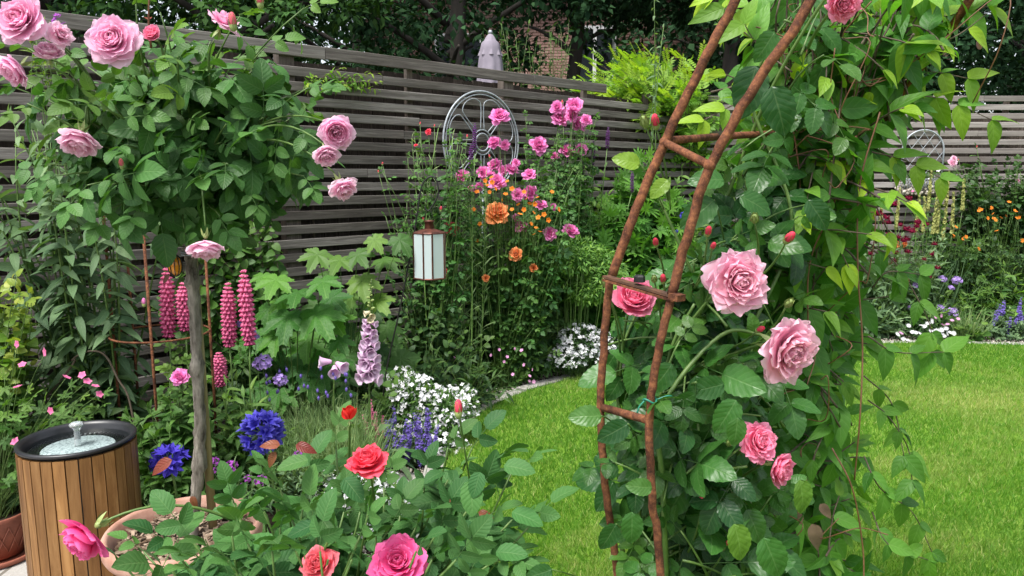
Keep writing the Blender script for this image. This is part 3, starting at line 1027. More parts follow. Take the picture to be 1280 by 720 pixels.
tg = nrm(np.gradient(edge, axis=0)); nn = np.c_[-tg[:, 1], tg[:, 0]]
bx_ = np.c_[np.interp(ss, cl, edge[:, 0]), np.interp(ss, cl, edge[:, 1])]
nx = np.c_[np.interp(ss, cl, nn[:, 0]), np.interp(ss, cl, nn[:, 1])]
bx_ = bx_ - nx * off[:, None]
pe = ball((0, 0, 0), 1., 3, 5)
pb.inst(pe, np.c_[bx_, U(.0, .018, npb)], frames(rng.normal(0, 1, (npb, 3)), rng.normal(0, 1, (npb, 3))), U(.004, .009, npb)[:, None] * U(.6, 1.2, (npb, 3)))
solo('gravel', pb, M['pebble'], 'pale beige gravel strip between the edging stones and the flower bed', 'gravel', kind='stuff')
g = MB(); g.add(ear([(-5, -3), (-.34, -3), (-.36, 1.6), (-.42, 2.35), (-1.1, 2.62), (-5, 2.75)], .012, .012)); solo('patio', g, M['paving'], kind='structure', smooth=False)
g = MB()
for (x, y, rr) in ((505, 618, .19), (528, 640, .15)):
    c = G(x, y)
    pts = [c + A([rr * U(.85, 1.1) * math.cos(a), rr * U(.8, 1.1) * math.sin(a), 0]) for a in np.linspace(0, 5.8, 9)]
    g.add(sheet(pts, .028, .03), (U(), 0))
solo('path', g, M['edge_stone'], kind='structure', smooth=False)
cb = MB(); nc = 2600
cx = U(-2.3, .5, nc); cyy = U(2.5, 5.2, nc)
ok = ~inside(cx, cyy, lawn_poly)
cx, cyy = cx[ok], cyy[ok]; nc = len(cx)
cb.inst(box((0, 0, 0), (1, .5, .2)), np.c_[cx, cyy, U(.0, .012, nc)], frames(rng.normal(0, 1, (nc, 3)) * A([1, 1, .3]), np.tile(A([0, 0, 1.]), (nc, 1)) + rng.normal(0, .4, (nc, 3))), U(.008, .028, nc))
solo('bark_mulch', cb, M['chips'], 'brown bark mulch and leaf litter lying on the bed soil', 'mulch', kind='stuff', smooth=False)

# ---------------------------------------------------------------- fences
FA, FB = A([-2.23, 3.40]), A([.765, 6.25])
fd = nrm(FB - FA); fang = math.atan2(fd[1], fd[0])
CORN = FA + fd * ((7.28 - FA[1]) / fd[1])


def slat_fence(name, label, p0, p1, h, mat, group, gaptop=False, postside=.055, post_dx=1.72, seed=0, lowend=None):
    p0, p1 = A(p0), A(p1)
    L = np.linalg.norm(p1 - p0); ang = math.atan2(*(p1 - p0)[::-1])
    t = thing(name, label, 'fence', (*p0, 0), ang, group)
    pitch = .0815; nsl = int(h / pitch)
    sb = MB()
    tops = [h - k * pitch - (.045 if gaptop and k >= 1 else 0) for k in range(nsl)]
    for k, z in enumerate(tops):
        x = -U(0, 1.5)
        while x < L:
            l2 = 1.72 * (2 if U() < .25 else 1)
            a, b = max(x, 0), min(x + l2, L)
            if lowend and k == 0: b = min(b, lowend)
            if b - a > .05:
                hgt = .0525 if not (gaptop and k == 0) else .07
                Mm = ry(R(U(-.12, .12))) @ rx(R(U(-3, 3)))
                sb.add(box(((a + b) / 2, U(-.003, .003), z - hgt / 2), (b - a - .004, .02, hgt), Mm, .003), (U(), U() ** 2 * (1 if U() < .4 else .3)))
            x += l2
    part('slat_panel', sb, mat, t, False, True)
    x = .3
    k = 0
    while x < L:
        pbm = MB()
        wdt = .09 if k % 2 == 0 else .045
        pbm.add(box((x, postside, (h - .03) / 2), (wdt, .07 if k % 2 == 0 else .03, h - .03), None, 0), (U(), .3))
        part('post' if k % 2 == 0 else 'batten', pbm, M['post'], t, False, True)
        x += post_dx / 2; k += 1
    return t


nv = A([-fd[1], fd[0]])
p00 = FA - fd * 2.4
LT = np.linalg.norm(CORN - p00)
slat_fence('slat_fence', 'dark weathered timber slat fence running diagonally behind the left border', p00, CORN, 2.14, M['fence'], 'weathered slat fences round the garden', True, .05, lowend=np.linalg.norm(FB - p00))
slat_fence('slat_fence', 'paler grey timber slat fence across the far end behind the lawn', (CORN[0] + .02, 7.28), (9.5, 7.28), 2.155, M['fence_pale'], 'weathered slat fences round the garden', False, .05, seed=3)
t = thing('paling_fence', 'vertical board fence behind the dark slat fence, toned dark for shaded gaps', 'fence', (*(p00 + nv * .11), 0), fang)
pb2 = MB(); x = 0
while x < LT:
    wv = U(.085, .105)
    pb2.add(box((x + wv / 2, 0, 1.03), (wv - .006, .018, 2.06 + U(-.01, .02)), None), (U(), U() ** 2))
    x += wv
part('boards', pb2, M['paling_shaded'], t, False, True)
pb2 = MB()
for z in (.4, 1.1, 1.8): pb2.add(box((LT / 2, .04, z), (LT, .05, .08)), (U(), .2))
part('rail', pb2, M['paling_shaded'], t, False, True)
t = thing('paling_fence', 'added backing boards toned dark as shade in the far slat fence gaps', 'fence', (CORN[0], 7.5, 0), 0)
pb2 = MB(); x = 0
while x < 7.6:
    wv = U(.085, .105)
    pb2.add(box((x + wv / 2, 0, 1.0), (wv - .006, .018, 2.0), None), (U(), 1))  # added backing; full dark tint on each board stands in for gap shade
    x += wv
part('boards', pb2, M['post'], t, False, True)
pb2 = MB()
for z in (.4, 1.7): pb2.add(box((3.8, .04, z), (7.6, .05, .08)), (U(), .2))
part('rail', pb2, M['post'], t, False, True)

# ---------------------------------------------------------------- house, trees behind the fence
t = thing('house', 'pink brick house half hidden behind the dark trees', 'house', (3.6, 20, 0), R(-4))
hb = MB(); hb.add(box((0, 4, 3.2), (15, 8, 6.4))); part('wall', hb, M['brick'], t, False, True)
hb = MB(); hb.add(box((1.0, -.06, 1.55), (8.2, .1, 3.1))); part('ground_floor_wall', hb, M['render'], t, False, True)
hb = MB(); hb.add(T([[-8, -.6, 6.3], [8, -.6, 6.3], [8, 8.6, 6.3], [-8, 8.6, 6.3], [-6, 4, 8.8], [6, 4, 8.8]], [[0, 1, 5, 4], [2, 3, 4, 5], [0, 3, 2, 1]], [[0, 4, 3], [1, 2, 5]])); rf = part('roof', hb, M['roof'], t, False, True)
for (x, z, w_, h_) in ((-1.45, 4.45, 1.0, 1.5), (-5, 4.4, 1.2, 1.3), (2.4, 4.4, 1.2, 1.3), (5.4, 4.4, 1.2, 1.3), (1.6, 1.8, 1.4, 1.4), (-4.6, 1.7, 1.4, 1.5)):
    yo = -.05 if z > 3 else -.13
    wb = MB()
    wb.add(box((x, yo, z - h_ / 2 - .04), (w_ + .2, .12, .08)))
    for sx in (-1, 0, 1): wb.add(box((x + sx * w_ / 2, yo, z), (.09, .1, h_ - .09)))
    for sz in (-1, 1): wb.add(box((x, yo, z + sz * h_ / 2), (w_ + .09, .1, .09)))
    wo = part('window', wb, M['white_paint'], t, False, True)
    wb = MB(); wb.add(box((x, yo + .02, z), (w_ - .05, .02, h_ - .05))); part('pane', wb, M['pane'], wo, False, True)


def tree(label, X, Y, ht, cr, lo, n=9000, leafsize=.1, mat='tree_leaf', blobs=16, trunk=.16, group='trees beyond the fence', name='tree', fork=None):
    t = thing(name, label, 'tree', (X, Y, 0), group=group)
    tb = MB(); lb = MB()
    top = A([X, Y, ht * .72])
    tb.add(tube(smooth_path([(X, Y, -.05), (X + U(-.1, .1), Y, ht * .25), (X + U(-.2, .2), Y + U(-.2, .2), ht * .5), top], 3), np.linspace(trunk, trunk * .35, 10), 8))
    cs = []
    for k in range(blobs):
        f = k / (blobs - 1)
        z = lo + (ht - lo) * f
        a = k * 2.4 + U(-.4, .4)
        rr = cr * math.sqrt(max(.12, 1 - (2 * f - .75) ** 2 * .7)) * U(.35, .85)
        c = A([X + rr * math.cos(a), Y + rr * math.sin(a), z])
        cs.append(c)
        s0 = A([X, Y, min(max(z - rr * .5, ht * .18), ht * .65)])
        tb.add(tube(bez(s0, (s0 + c) / 2 + A([0, 0, .15]), c, 6), np.linspace(trunk * .35, .02, 6), 6))
        m = n // blobs
        rad = A([cr * .5, cr * .5, cr * .36]) * U(.7, 1.2)
        # sub-tufts give an uneven outline
        k2 = 9
        for q in range(k2):
            dd = nrm(rng.normal(0, 1, 3)); cc = c + dd * rad * U(.45, 1.)
            cloud(lb, LF_tree, cc, rad * U(.22, .48), m // k2, leafsize, 1., .7, .55)
    part('trunk', tb, M['tree_bark'], t)
    part('crown', lb, M[mat], t)
    return t


TL = [('broad dark tree at the far left beyond the fence', -5.6, 9.5, 7.5, 2.3, 2.0, 'tree_leaf', .1),
      ('lighter green leafy tree over the fence beside the standard rose', -3.2, 8.6, 5.6, 1.6, 2.1, 'tree_leaf_green', .1),
      ('large dark oak leaning behind the closed parasol', -.9, 10.8, 8.5, 2.5, 2.5, 'tree_leaf', .12),
      ('tall dark oak between parasol and house window', 1.0, 12.6, 8.5, 1.9, 3.8, 'tree_leaf', .12),
      ('blue green oak with big clustered leaves above the arched rail', 3.1, 11.0, 8.2, 1.8, 3.9, 'tree_leaf', .13),
      ('dark tree behind the top of the climbing plants', 4.9, 11.2, 8, 2.0, 2.6, 'tree_leaf', .12),
      ('dark dense tree above the right end of the far fence', 7.4, 10.4, 7.8, 2.3, 2.0, 'tree_leaf', .11),
      ('near black tree far behind the oak on the left', -3.0, 14.5, 9.5, 3.0, 1.5, 'tree_leaf', .15),
      ('near black tree behind the far right corner', 9.8, 14.5, 9.5, 3.2, 1.2, 'tree_leaf', .15),
      ('shadowed tree deep behind the far fence', 6.6, 15.5, 9.5, 2.6, 1.5, 'tree_leaf', .15),
      ('massive dark tree filling the gap behind the oaks on the right', 5.2, 18.0, 10, 3.6, 1.0, 'tree_leaf', .22),
      ('massive dark tree filling the far right background', 12.5, 18.5, 10, 4.2, .8, 'tree_leaf', .22),
      ('massive dark tree in the far background left of parasol', -6.0, 18.0, 10, 4.2, .8, 'tree_leaf', .22),
      ('massive dark tree in the far background at the left edge', -12., 17.0, 10, 4.2, .8, 'tree_leaf', .22),
      ('gloomy tree beyond the left end of the fence', -8.6, 13.5, 9.5, 3.0, 1.2, 'tree_leaf', .15)]
for (lab, X, Y, ht, cr, lo, mt, ls) in TL:
    tree(lab, X, Y, ht, cr, lo, 15000, ls, mt, 22)

# closed parasol
c = P(613, 70, 7.4)
zt = P(613, 43, 7.4)[2]
t = thing('parasol', 'closed lilac grey garden parasol standing behind the slat fence', 'parasol', (c[0], 7.4, 0))
pbm = MB(); pbm.add(tube([(c[0], 7.4, 0), (c[0], 7.4, zt)], .02, 8)); part('pole', pbm, M['grey_metal'], t)
def fold_cone(z0, z1, r0, r1, seg=48, folds=8, amp=.2, rows=8, pw=.8):
    V = []; 
    for k in range(rows + 1):
        f = k / rows
        for j in range(seg):
            a = j / seg * 2 * PI
            r = (r0 + (r1 - r0) * f ** pw) * (1 + amp * f * math.sin(folds * a + .6 * f))
            V.append([c[0] + r * math.cos(a), 7.4 + r * math.sin(a), z0 + (z1 - z0) * f])
    i, j = np.meshgrid(np.arange(rows), np.arange(seg), indexing='ij')
    j2 = (j + 1) % seg
    return T(V, np.stack([i * seg + j, i * seg + j2, (i + 1) * seg + j2, (i + 1) * seg + j], -1).reshape(-1, 4))
pbm = MB(); pbm.add(fold_cone(zt - .03, zt - .95, .03, .15, amp=.17, pw=.27, rows=18)); part('canopy', pbm, M['parasol'], t)
pbm = MB(); pbm.add(fold_cone(zt, zt - .2, .022, .108, amp=.14, pw=.7)); part('vent_flap', pbm, M['parasol'], t)
pbm = MB(); pbm.add(ball((c[0], 7.4, zt + .02), .022)); part('finial', pbm, M['grey_metal'], t)
pbm = MB(); pbm.add(lathe([(0.001, .0), (.25, .0), (.25, .05), (.06, .08), (.03, .3), (.001, .3)], 24, (c[0], 7.4, 0))); part('base_weight', pbm, M['grey_metal'], t)

# bamboo behind the fence
b = P(655, 200, 7.8); b[2] = 0
tips = [P(655 + U(-50, 60), 25 + U(0, 70), 7.8) for _ in range(46)]
bush('bamboo', 'thin olive bamboo stems rising right of the parasol behind the fence', 'bamboo', b, tips, [LF_smalln], M['tree_leaf_green'], M['stem_green'], .13, .07, r0=.004, r1=.0015, start=.5, arch=.02)
# bright shrub over fence
b = A([1.75, 6.9 + .6, 0])
t = thing('shrub', 'bright green feathery leaved shrub spilling over the fence corner', 'shrub', b)
st, lv, mb = MB(), Leaves(), MB()
FRND = merge([leaf_tpl(3, .34, .1, .2, 1, .6, .8).xf(rz(R(-s_ * 62)), (0, .12 + k * .13, -.12 * (.12 + k * .13) ** 2), .3) for k in range(6) for s_ in (-1, 1)] + [LF_small.xf(None, (0, .88, -.1), .28)])
for k in range(190):
    px_, py_ = 805 + rng.normal(0, 36), 108 + rng.normal(0, 22)
    q = P(px_, min(max(py_, 74), 150), U(6.5, 7.5))
    shoot(st, lv, b + A([0, 0, 1.2]) + rng.normal(0, .1, 3), q, size=.3, spacing=.16, start=.3, r0=.006, keys=(0,), newtip=.5, up=.9)
for k in range(25):
    shoot(st, lv, b + rng.normal(0, .05, 3) * A([1, 1, 0]), b + rng.normal(0, .25, 3) * A([1, 1, .6]) + A([0, 0, 1.3]), size=.3, spacing=.2, start=.4, r0=.015, r1=.006, keys=(0,))
lv.flush(mb, {0: FRND}); part('stems', st, M['stem_brown'], t); part('foliage', mb, M['bright_leaf'], t)
# tall lone shoot
b = P(822, 300, 6.1); b[2] = 0
q = P(822, -12, 6.1)
t = thing('climber', 'tall lone twining shoot rising above the corner shrub', 'climber', b)
st, lv, mb = MB(), Leaves(), MB()
for k in range(3):
    shoot(st, lv, b, q + rng.normal(0, .05, 3) - A([0, 0, .25 * k]), size=.085, spacing=.045, start=.72, r0=.006, r1=.003, arch=.0, n=14, droop=.7)
lv.flush(mb, {0: LF_lance_w}); part('stems', st, M['stem_green'], t); part('foliage', mb, M['grey_leaf'], t)
# climber sprays over the left fence top
def fence_pt(px_, py_, front=.06):
    d_ = ray(px_, py_); o = A([0, 0.])
    n2 = nv; pp = FA - n2 * front
    tt = np.dot(pp - o, n2) / np.dot(d_[:2], n2)
    return A([0, 0, H]) + d_ * tt
t = thing('climber', 'light green climber spray trailing over the dark fence top', 'climber', fence_pt(385, 130, -.06) * A([1, 1, 0]))
st, lv, mb = MB(), Leaves(), MB()
b = fence_pt(385, 110, -.06)
st.add(tube([b * A([1, 1, 0]), b * A([1, 1, .5]) , b], .008, 5))
for k in range(26):
    q = fence_pt(U(385, 476), 0, .1); tpx = U(380, 478); q = fence_pt(tpx, U(84, 112), U(.04, .12))
    shoot(st, lv, b, q, size=.05, spacing=.035, start=.15, r0=.003, newtip=.6, arch=.05, pair=True)
lv.flush(mb, {0: LF_lance_w, }); part('stems', st, M['stem_brown'], t); part('foliage', mb, M['bright_leaf'], t)
# ================================================================ shared flower meshes
def bm_(name, tpl, mat):
    mb = MB(); mb.add(tpl, (.5, 0, None)); return mb.mesh(name, mat)


def sepals(seed=0, n=5, L=.55):
    lf = leaf_tpl(4, .34, .2, .5, 1, .4, .9)
    ts = [lf.xf(rz(2 * PI * k / n) @ rx(R(-35)), (0, 0, -.32), L) for k in range(n)]
    ts.append(ball((0, 0, -.42), (.14, .14, .16), 5, 8))
    return merge(ts)


SEP = {}
for k in ('sep',): SEP[k] = bm_('calyx', sepals(), M['bud_green'])
BL_big = [bloom(52, s_, 88, 8, 9, .05, -40, .34, 1.25, 1.15) for s_ in (2, 5)]
BL_arch = [bloom(70, s_, 92, 8, 9, .085, -45, .36, 1.22, .95) for s_ in (12, 15, 19)]
BL_open = bloom(30, 31, 98, 8, 8, .08, -20, .5, 1.15, .95)
BL_cup = bloom(46, 41, 55, 8, 8, .05, -35, .38, 1.2, 1.2, 1.15)
BL_fore = bloom(30, 52, 84, 9, 9, .06, -40, .42, 1.4, 1.2, 1.15)
BL_mid = [bloom(42, s_, 100, 4, 4, .07, -40, .34, .95, 1.0) for s_ in (61, 62, 63)]
BL_bud = bloom(9, 71, -14, 6, 6, .02, -25, .8, 1.3, 1., 1.25)


def rose(parent, pos, ax, diam, tpl_mesh, calyx=True, roll=None, label=None):
    fo = put('flower', tpl_mesh, parent, pos, ax, diam / 2, roll, label)
    if calyx:
        o = bpy.data.objects.new('calyx', SEP['sep']); COL.objects.link(o)
        o.parent = fo
    return fo


MS = {}
def rm(kind, mat):
    k = (kind, mat)
    if k not in MS:
        tpl = {'big0': BL_big[0], 'big1': BL_big[1], 'arch0': BL_arch[0], 'arch1': BL_arch[1], 'arch2': BL_arch[2], 'open': BL_open, 'cup': BL_cup, 'fore': BL_fore, 'mid0': BL_mid[0], 'mid1': BL_mid[1], 'mid2': BL_mid[2], 'bud': BL_bud}[kind]
        MS[k] = bm_('rose_bloom', tpl, M[mat])
    return MS[k]


def budmesh(mat):
    k = ('rb', mat)
    if k not in MS:
        mb = MB()
        mb.add(ball((0, 0, .25), (.36, .36, .75), 7, 10), (.3, .9, .6), 0)
        lf = leaf_tpl(5, .5, -.25, -.3, 1, .4, .9)
        for q in range(5): mb.add(lf.xf(rz(2 * PI * q / 5) @ rx(R(62)), (0, .0, -.42), 1.25), (U(), 0), 1)
        mb.add(ball((0, 0, -.3), (.35, .35, .46), 6, 10), (.5, 0), 1)
        MS[k] = mb.mesh('rose_bud', [M[mat], M['bud_green']])
    return MS[k]


def greenbud():
    if 'gb' not in MS:
        mb = MB()
        mb.add(ball((0, 0, .1), (.36, .36, .7), 7, 10), (.3, .2), 0)
        lf = leaf_tpl(5, .55, -.25, -.2, 1, .4, .9)
        for q in range(5): mb.add(lf.xf(rz(2 * PI * q / 5) @ rx(R(68)), (0, .0, -.42), 1.35), (U(), 0), 0)
        MS['gb'] = mb.mesh('green_bud', M['bud_green'])
    return MS['gb']


# ================================================================ water feature
c = G(97, 549, .58); fx, fy, fz = c[0], c[1], .58
t = thing('water_feature', 'round wood clad water fountain with black bowl, beside the terracotta pot', 'fountain', (fx, fy, 0))
nb = 30; rad = .166
bb = MB()
for k in range(nb):
    a0 = 2 * PI * k / nb + .011; a1 = 2 * PI * (k + 1) / nb - .011
    V = []
    for a in (a0, a1):
        for r_ in (rad - .012, rad):
            for z in (.01, fz - .012):
                V.append([fx + r_ * math.cos(a), fy + r_ * math.sin(a), z])
    bb.add(T(V, [[0, 1, 3, 2], [4, 6, 7, 5], [0, 4, 5, 1], [2, 3, 7, 6], [0, 2, 6, 4], [1, 5, 7, 3]]), (U(), U() ** 2))
part('board_cladding', bb, M['cedar'], t, False)
bb = MB(); bb.add(lathe([(rad - .014, .005), (rad - .014, fz - .004), (rad - .004, fz + .004), (rad + .001, fz - .002), (rad + .002, fz + .005), (rad - .003, fz + .009), (rad - .01, fz + .008), (rad - .017, fz - .002), (rad - .02, fz - .026), (rad - .024, fz - .032), (.001, fz - .034)], 64, (fx, fy, 0)))
part('bowl', bb, M['black_plastic'], t)
bb = MB(); bb.add(lathe([(rad - .0185, fz - .016), (.001, fz - .016)], 64, (fx, fy, 0))); part('water', bb, M['water'], t)
bb = MB(); bb.add(lathe([(.001, fz - .022), (.1, fz - .022), (.104, fz - .025), (.104, fz - .05), (.001, fz - .05)], 64, (fx + .002, fy - .002, 0))); part('mosaic_disc', bb, M['mosaic'], t)
bb = MB()
for rr in (.111, .119, .127, .135):
    for k in range(60):
        a = 2 * PI * k / 60
        bb.add(box((0, 0, 0), (.0045, .006, .006), rz(a)).xf(None, (fx + rr * math.cos(a), fy + rr * math.sin(a), fz - .026)), (.5, 0))
part('perforated_ring', bb, M['black_plastic'], t, False)
bb = MB(); bb.add(lathe([(.010, fz - .035), (.009, fz + .028), (.011, fz + .036), (.02, fz + .044), (.021, fz + .05), (.015, fz + .055), (.001, fz + .055)], 20, (fx, fy, 0))); part('nozzle', bb, M['clear'], t)

# ================================================================ big pot with standard rose
pc = G(230, 657, .42); px0, py0, pz = pc[0], pc[1], .42
pr = .212
t = thing('terracotta_pot', 'large weathered terracotta pot of mulch holding the standard rose', 'plant pot', (px0, py0, 0))
bb = MB(); bb.add(lathe([(.001, .012), (.125, .012), (.132, .02), (pr - .035, pz - .07), (pr - .03, pz - .055)], 64, (px0, py0, 0)))
bb.add(lathe([(pr - .036, pz - .055), (pr - .05, pz - .1), (pr - .06, pz - .12), (.001, pz - .12)], 64, (px0, py0, 0)))
part('pot_wall', bb, M['terracotta'], t)
bb = MB(); bb.add(lathe([(pr - .034, pz - .058), (pr - .008, pz - .052), (pr - .002, pz - .04), (pr, pz - .01), (pr - .006, pz), (pr - .014, pz + .001), (pr - .02, pz - .006), (pr - .026, pz - .03), (pr - .036, pz - .06)], 72, (px0, py0, 0)))
part('rim', bb, M['terracotta_rim'], t)
bb = MB(); bb.add(lathe([(.001, pz - .03), (.08, pz - .035), (pr - .03, pz - .045)], 40, (px0, py0, 0))); part('potting_soil', bb, M['soil'], t)
bb = MB(); n = 900
rr = np.sqrt(U(0, 1, n)) * (pr - .04); aa = U(0, 6.28, n)
bb.inst(box((0, 0, 0), (1, .35, .12)), np.c_[px0 + rr * np.cos(aa), py0 + rr * np.sin(aa), pz - .034 + U(-.004, .01, n)], frames(rng.normal(0, 1, (n, 3)) * A([1, 1, .25]), np.tile(A([0, 0, 1.]), (n, 1)) + rng.normal(0, .3, (n, 3))), U(.008, .034, n))
o = part('wood_chips', bb, M['chips'], t, False); o['kind'] = 'stuff'

# stake
t = thing('wooden_stake', 'greenish wooden stake standing in the big pot against the rose trunk', 'stake', (*P(262, 640, 2.02)[:2], pz - .05))
a_, b_2 = P(265, 640, 2.03), P(240, 300, 2.0)
a_[2] = pz - .05
bb = MB(); bb.add(tube([a_, a_ * .5 + b_2 * .5, b_2], [.013, .0125, .012], 8)); part('shaft', bb, M['stake'], t)

base = A([px0 + .02, py0 + .0, pz - .04])
t = thing('standard_rose', 'standard rose tree with pale pink blooms growing in the big terracotta pot', 'rose tree', base)
tk = [base, P(250, 560, 1.99), P(246, 450, 1.98), P(241, 350, 1.97), P(235, 300, 1.96), P(233, 265, 1.95)]
path = smooth_path(tk, 8)
tt_ = np.linspace(0, 1, 90); pa_ = np.linspace(0, 1, len(path)); path = np.stack([np.interp(tt_, pa_, path[:, k]) for k in range(3)], -1)
rad_ = np.full(90, .0148) * (1 + .06 * np.sin(np.arange(90) * .6) + .05 * rng.normal(0, 1, 90))
for kn in (14, 33, 52, 71): rad_[kn:kn + 3] *= 1.22
tk_ = tube(path, rad_, 16); m_16 = 90 * 16
tk_.V[:m_16] += (tk_.V[:m_16] - np.repeat(path, 16, 0)) * (.09 * rng.normal(0, 1, (m_16, 1)) + .1 * np.sin(np.tile(np.arange(16), 90) * 2.4 + np.repeat(np.arange(90), 16) * .12)[:, None])
bb = MB(); bb.add(tk_); part('trunk', bb, M['bark'], t)
cc = P(226, 165, 1.9)
st, lv, mb, thn = MB(), Leaves(), MB(), MB()
top = tk[-1]
for k in range(165):
    dd = nrm(rng.normal(0, 1, 3) * A([1, .95, 1]))
    f = U(.55, 1.03)
    tip = cc + dd * A([.335, .31, .235]) * f
    if tip[2] < cc[2]: tip[0] = cc[0] + (tip[0] - cc[0]) * .9
    kk = (0, 1, 2)
    shoot(st, lv, top + rng.normal(0, .012, 3) + A([0, 0, U(-.02, .08)]), tip, arch=.18, r0=.006, r1=.0016, spacing=.06, size=.165, start=.35, keys=kk, newtip=.35 if dd[2] > .1 else .06, center=cc, up=.35, face=.35, droop=.45, sides=5)
for (x, y, L) in ((60, 130, .0), (20, 110, 0), (330, 60, 0), (395, 170, 0), (385, 110, 0), (300, 20, 0), (170, 5, 0), (200, 15, 0), (380, 10, 0), (380, 220, 0), (230, 285, 0), (275, 270, 0), (330, 262, 0), (310, 240, 0), (140, 260, 0), (110, 215, 0), (60, 205, 0), (35, 60, 0), (30, 100, 0)):
    shoot(st, lv, top + A([0, 0, .03]), P(x, y, U(1.72, 1.9)), arch=.15, r0=.005, r1=.0015, spacing=.05, size=.145, start=.5, keys=(0, 1, 2), newtip=.4 if y < 80 else .1, center=cc, up=.35, face=.4, droop=.5)
fl = [(30, 28, 62, 'big0', 'rose_pale', (-.1, -1, .35)), (62, 70, 34, 'cup', 'rose_blush', (.3, -.5, .9)), (22, 84, 42, 'cup', 'rose_pale', (-.4, -.6, -.5)), (144, 52, 64, 'big1', 'rose_pale', (.1, -1, .25)),
      (277, 32, 42, 'open', 'rose_pale', (.4, -.1, .6)), (191, 44, 22, 'cup', 'rose_arch_deep', (0, -.8, .4)), (100, 171, 50, 'cup', 'rose_blush', (0, -.5, -.75)), (420, 163, 42, 'cup', 'rose_pale', (.3, -.9, -.3)),
      (407, 191, 32, 'cup', 'rose_blush', (.3, -.6, -.6)), (427, 231, 40, 'open', 'rose_blush', (.5, -.45, -.7)), (257, 304, 44, 'cup', 'rose_blush', (.1, -.35, -.85)), (72, 45, 34, 'open', 'rose_blush', (.8, -.4, .2))]
fls = []
for (x, y, dpx, kd, mt, ax) in fl:
    p = P(x, y, U(1.62, 1.72))
    ax = nrm(A(ax))
    fls.append((p, ax, dpx * 1.68 / F, kd, mt))
    b0 = p - ax * dpx * .5 * 1.7 / F
    j = cc + nrm(b0 - cc) * A([.3, .26, .2]) * .8
    pth = bez(j, (j + b0) / 2 + A([0, 0, .05]) - ax * .02, b0, 9)
    st.add(tube(pth, np.linspace(.0032, .0018, 9), 6), (U(), 0))
    for q in range(2):
        lv.add(q, pth[3 + 2 * q], nrm(rng.normal(0, 1, 3) + A([0, -.6, -.2])), A([0, -.4, 1.]) + rng.normal(0, .2, 3), .1, (U(), .1))
lv.flush(mb, {0: LF_rose_hi, 1: LF_rose_hi2, 2: LF_rose2}, 0, [(p_ + A([0, -d_ * k_, 0]), d_ * .5) for (p_, a_, d_, _k, _m) in fls for k_ in (0, .7, 1.4)])
part('stems', st, M['stem_green'], t)
part('foliage', mb, M['rose_leaf'], t)
for (p, ax, dm, kd, mt) in fls: rose(t, p, ax, dm, rm(kd, mt))
for (x, y, s_) in ((291, 29, 13), (325, 2, 12), (152, 206, 8)):
    put('flower_bud', budmesh('rose_salmon'), t, P(x, y, 1.66), (0, -.2, 1), s_ * 1.66 / F)
# red young shoot sticking up out of the crown
lv, mb, st = Leaves(), MB(), MB()
shoot(st, lv, P(189, 60, 1.75), P(187, -6, 1.72), size=.06, spacing=.03, start=.55, r0=.003, r1=.002, arch=0)
lv.flush(mb, {0: LF_lance_w}); part('young_leaves', mb, M['red_leaf'], t)
part('stem', st, M['stem_red'], t)
# amber ornament
p = P(219, 332, 1.93)
t = thing('glass_ornament', 'amber glass ornament in a dark wire cage hanging on the rose trunk', 'ornament', p)
bb = MB(); bb.add(ball(p, (.017, .017, .026), 12, 16)); part('glass_body', bb, M['amber'], t)
bb = MB()
for k in range(5):
    a = k * PI / 5
    th = np.linspace(0, 2 * PI, 25)[:-1]
    bb.add(tube(p + np.c_[.0185 * np.cos(th) * math.cos(a), .0185 * np.cos(th) * math.sin(a), .0285 * np.sin(th)], .0012, 4, closed=True))
bb.add(tube([p + A([0, 0, .028]), p + A([.004, 0, .05]), P(232, 308, 1.95)], .0011, 4))
part('wire_cage', bb, M['black_iron'], t)
bb = MB()
for (x, y, s_) in ((212, 318, .05), (222, 345, .03)):
    bb = MB(); bb.inst(leaf_tpl(6, .4, .1, .1, 1), [p + A([-.012, -.012, .02 if s_ > .04 else -.02])], frames(A([[-.5, -.3, .9 if s_ > .04 else -.9]]), A([[0, -1, .2]])), A([s_]))
    part('wing', bb, M['copper'], t)
# tie round trunk
q = P(240, 318, 1.97)
bb = MB(); th = np.linspace(0, 2 * PI, 20)[:-1]
for dz in (0, .006): bb.add(tube(q + np.c_[.026 * np.cos(th), .026 * np.sin(th), 0 * th + dz], .0014, 5, closed=True), (.5, 0))
solo('wire_tie', bb, M['grey_metal'], 'thin wire tie holding the rose trunk to its stake', 'tie', base=q)

# ================================================================ small pot at the left edge, cranesbill in it
sp = G(-6, 702); sx_, sy_ = sp[0], sp[1] + .02
t = thing('terracotta_pot', 'small dark terracotta pot with carved lattice standing left of the fountain', 'plant pot', (sx_, sy_, 0))
bb = MB(); bb.add(lathe([(.001, .03), (.085, .03), (.115, .17), (.117, .185), (.112, .188), (.1, .17), (.001, .165)], 48, (sx_, sy_, 0)))
part('pot_wall', bb, M['terracotta_dark'], t)
bb = MB()
for k in range(16):
    for s_ in (-1, 1):
        a = 2 * PI * k / 16
        zz = np.linspace(.05, .15, 5)
        rr = .087 + (zz - .03) / .14 * .03 + .001
        an = a + s_ * (zz - .1) * 4
        bb.add(tube(np.c_[sx_ + rr * np.cos(an), sy_ + rr * np.sin(an), zz], .0022, 4))
part('lattice_relief', bb, M['terracotta_dark'], t)
bb = MB(); bb.add(lathe([(.001, .008), (.105, .008), (.13, .018), (.135, .035), (.128, .036), (.12, .02), (.001, .018)], 48, (sx_, sy_, 0))); part('saucer', bb, M['terracotta_dark'], t)
bb = MB(); bb.add(lathe([(.001, .172), (.1, .174)], 30, (sx_, sy_, 0))); part('potting_soil', bb, M['soil'], t)


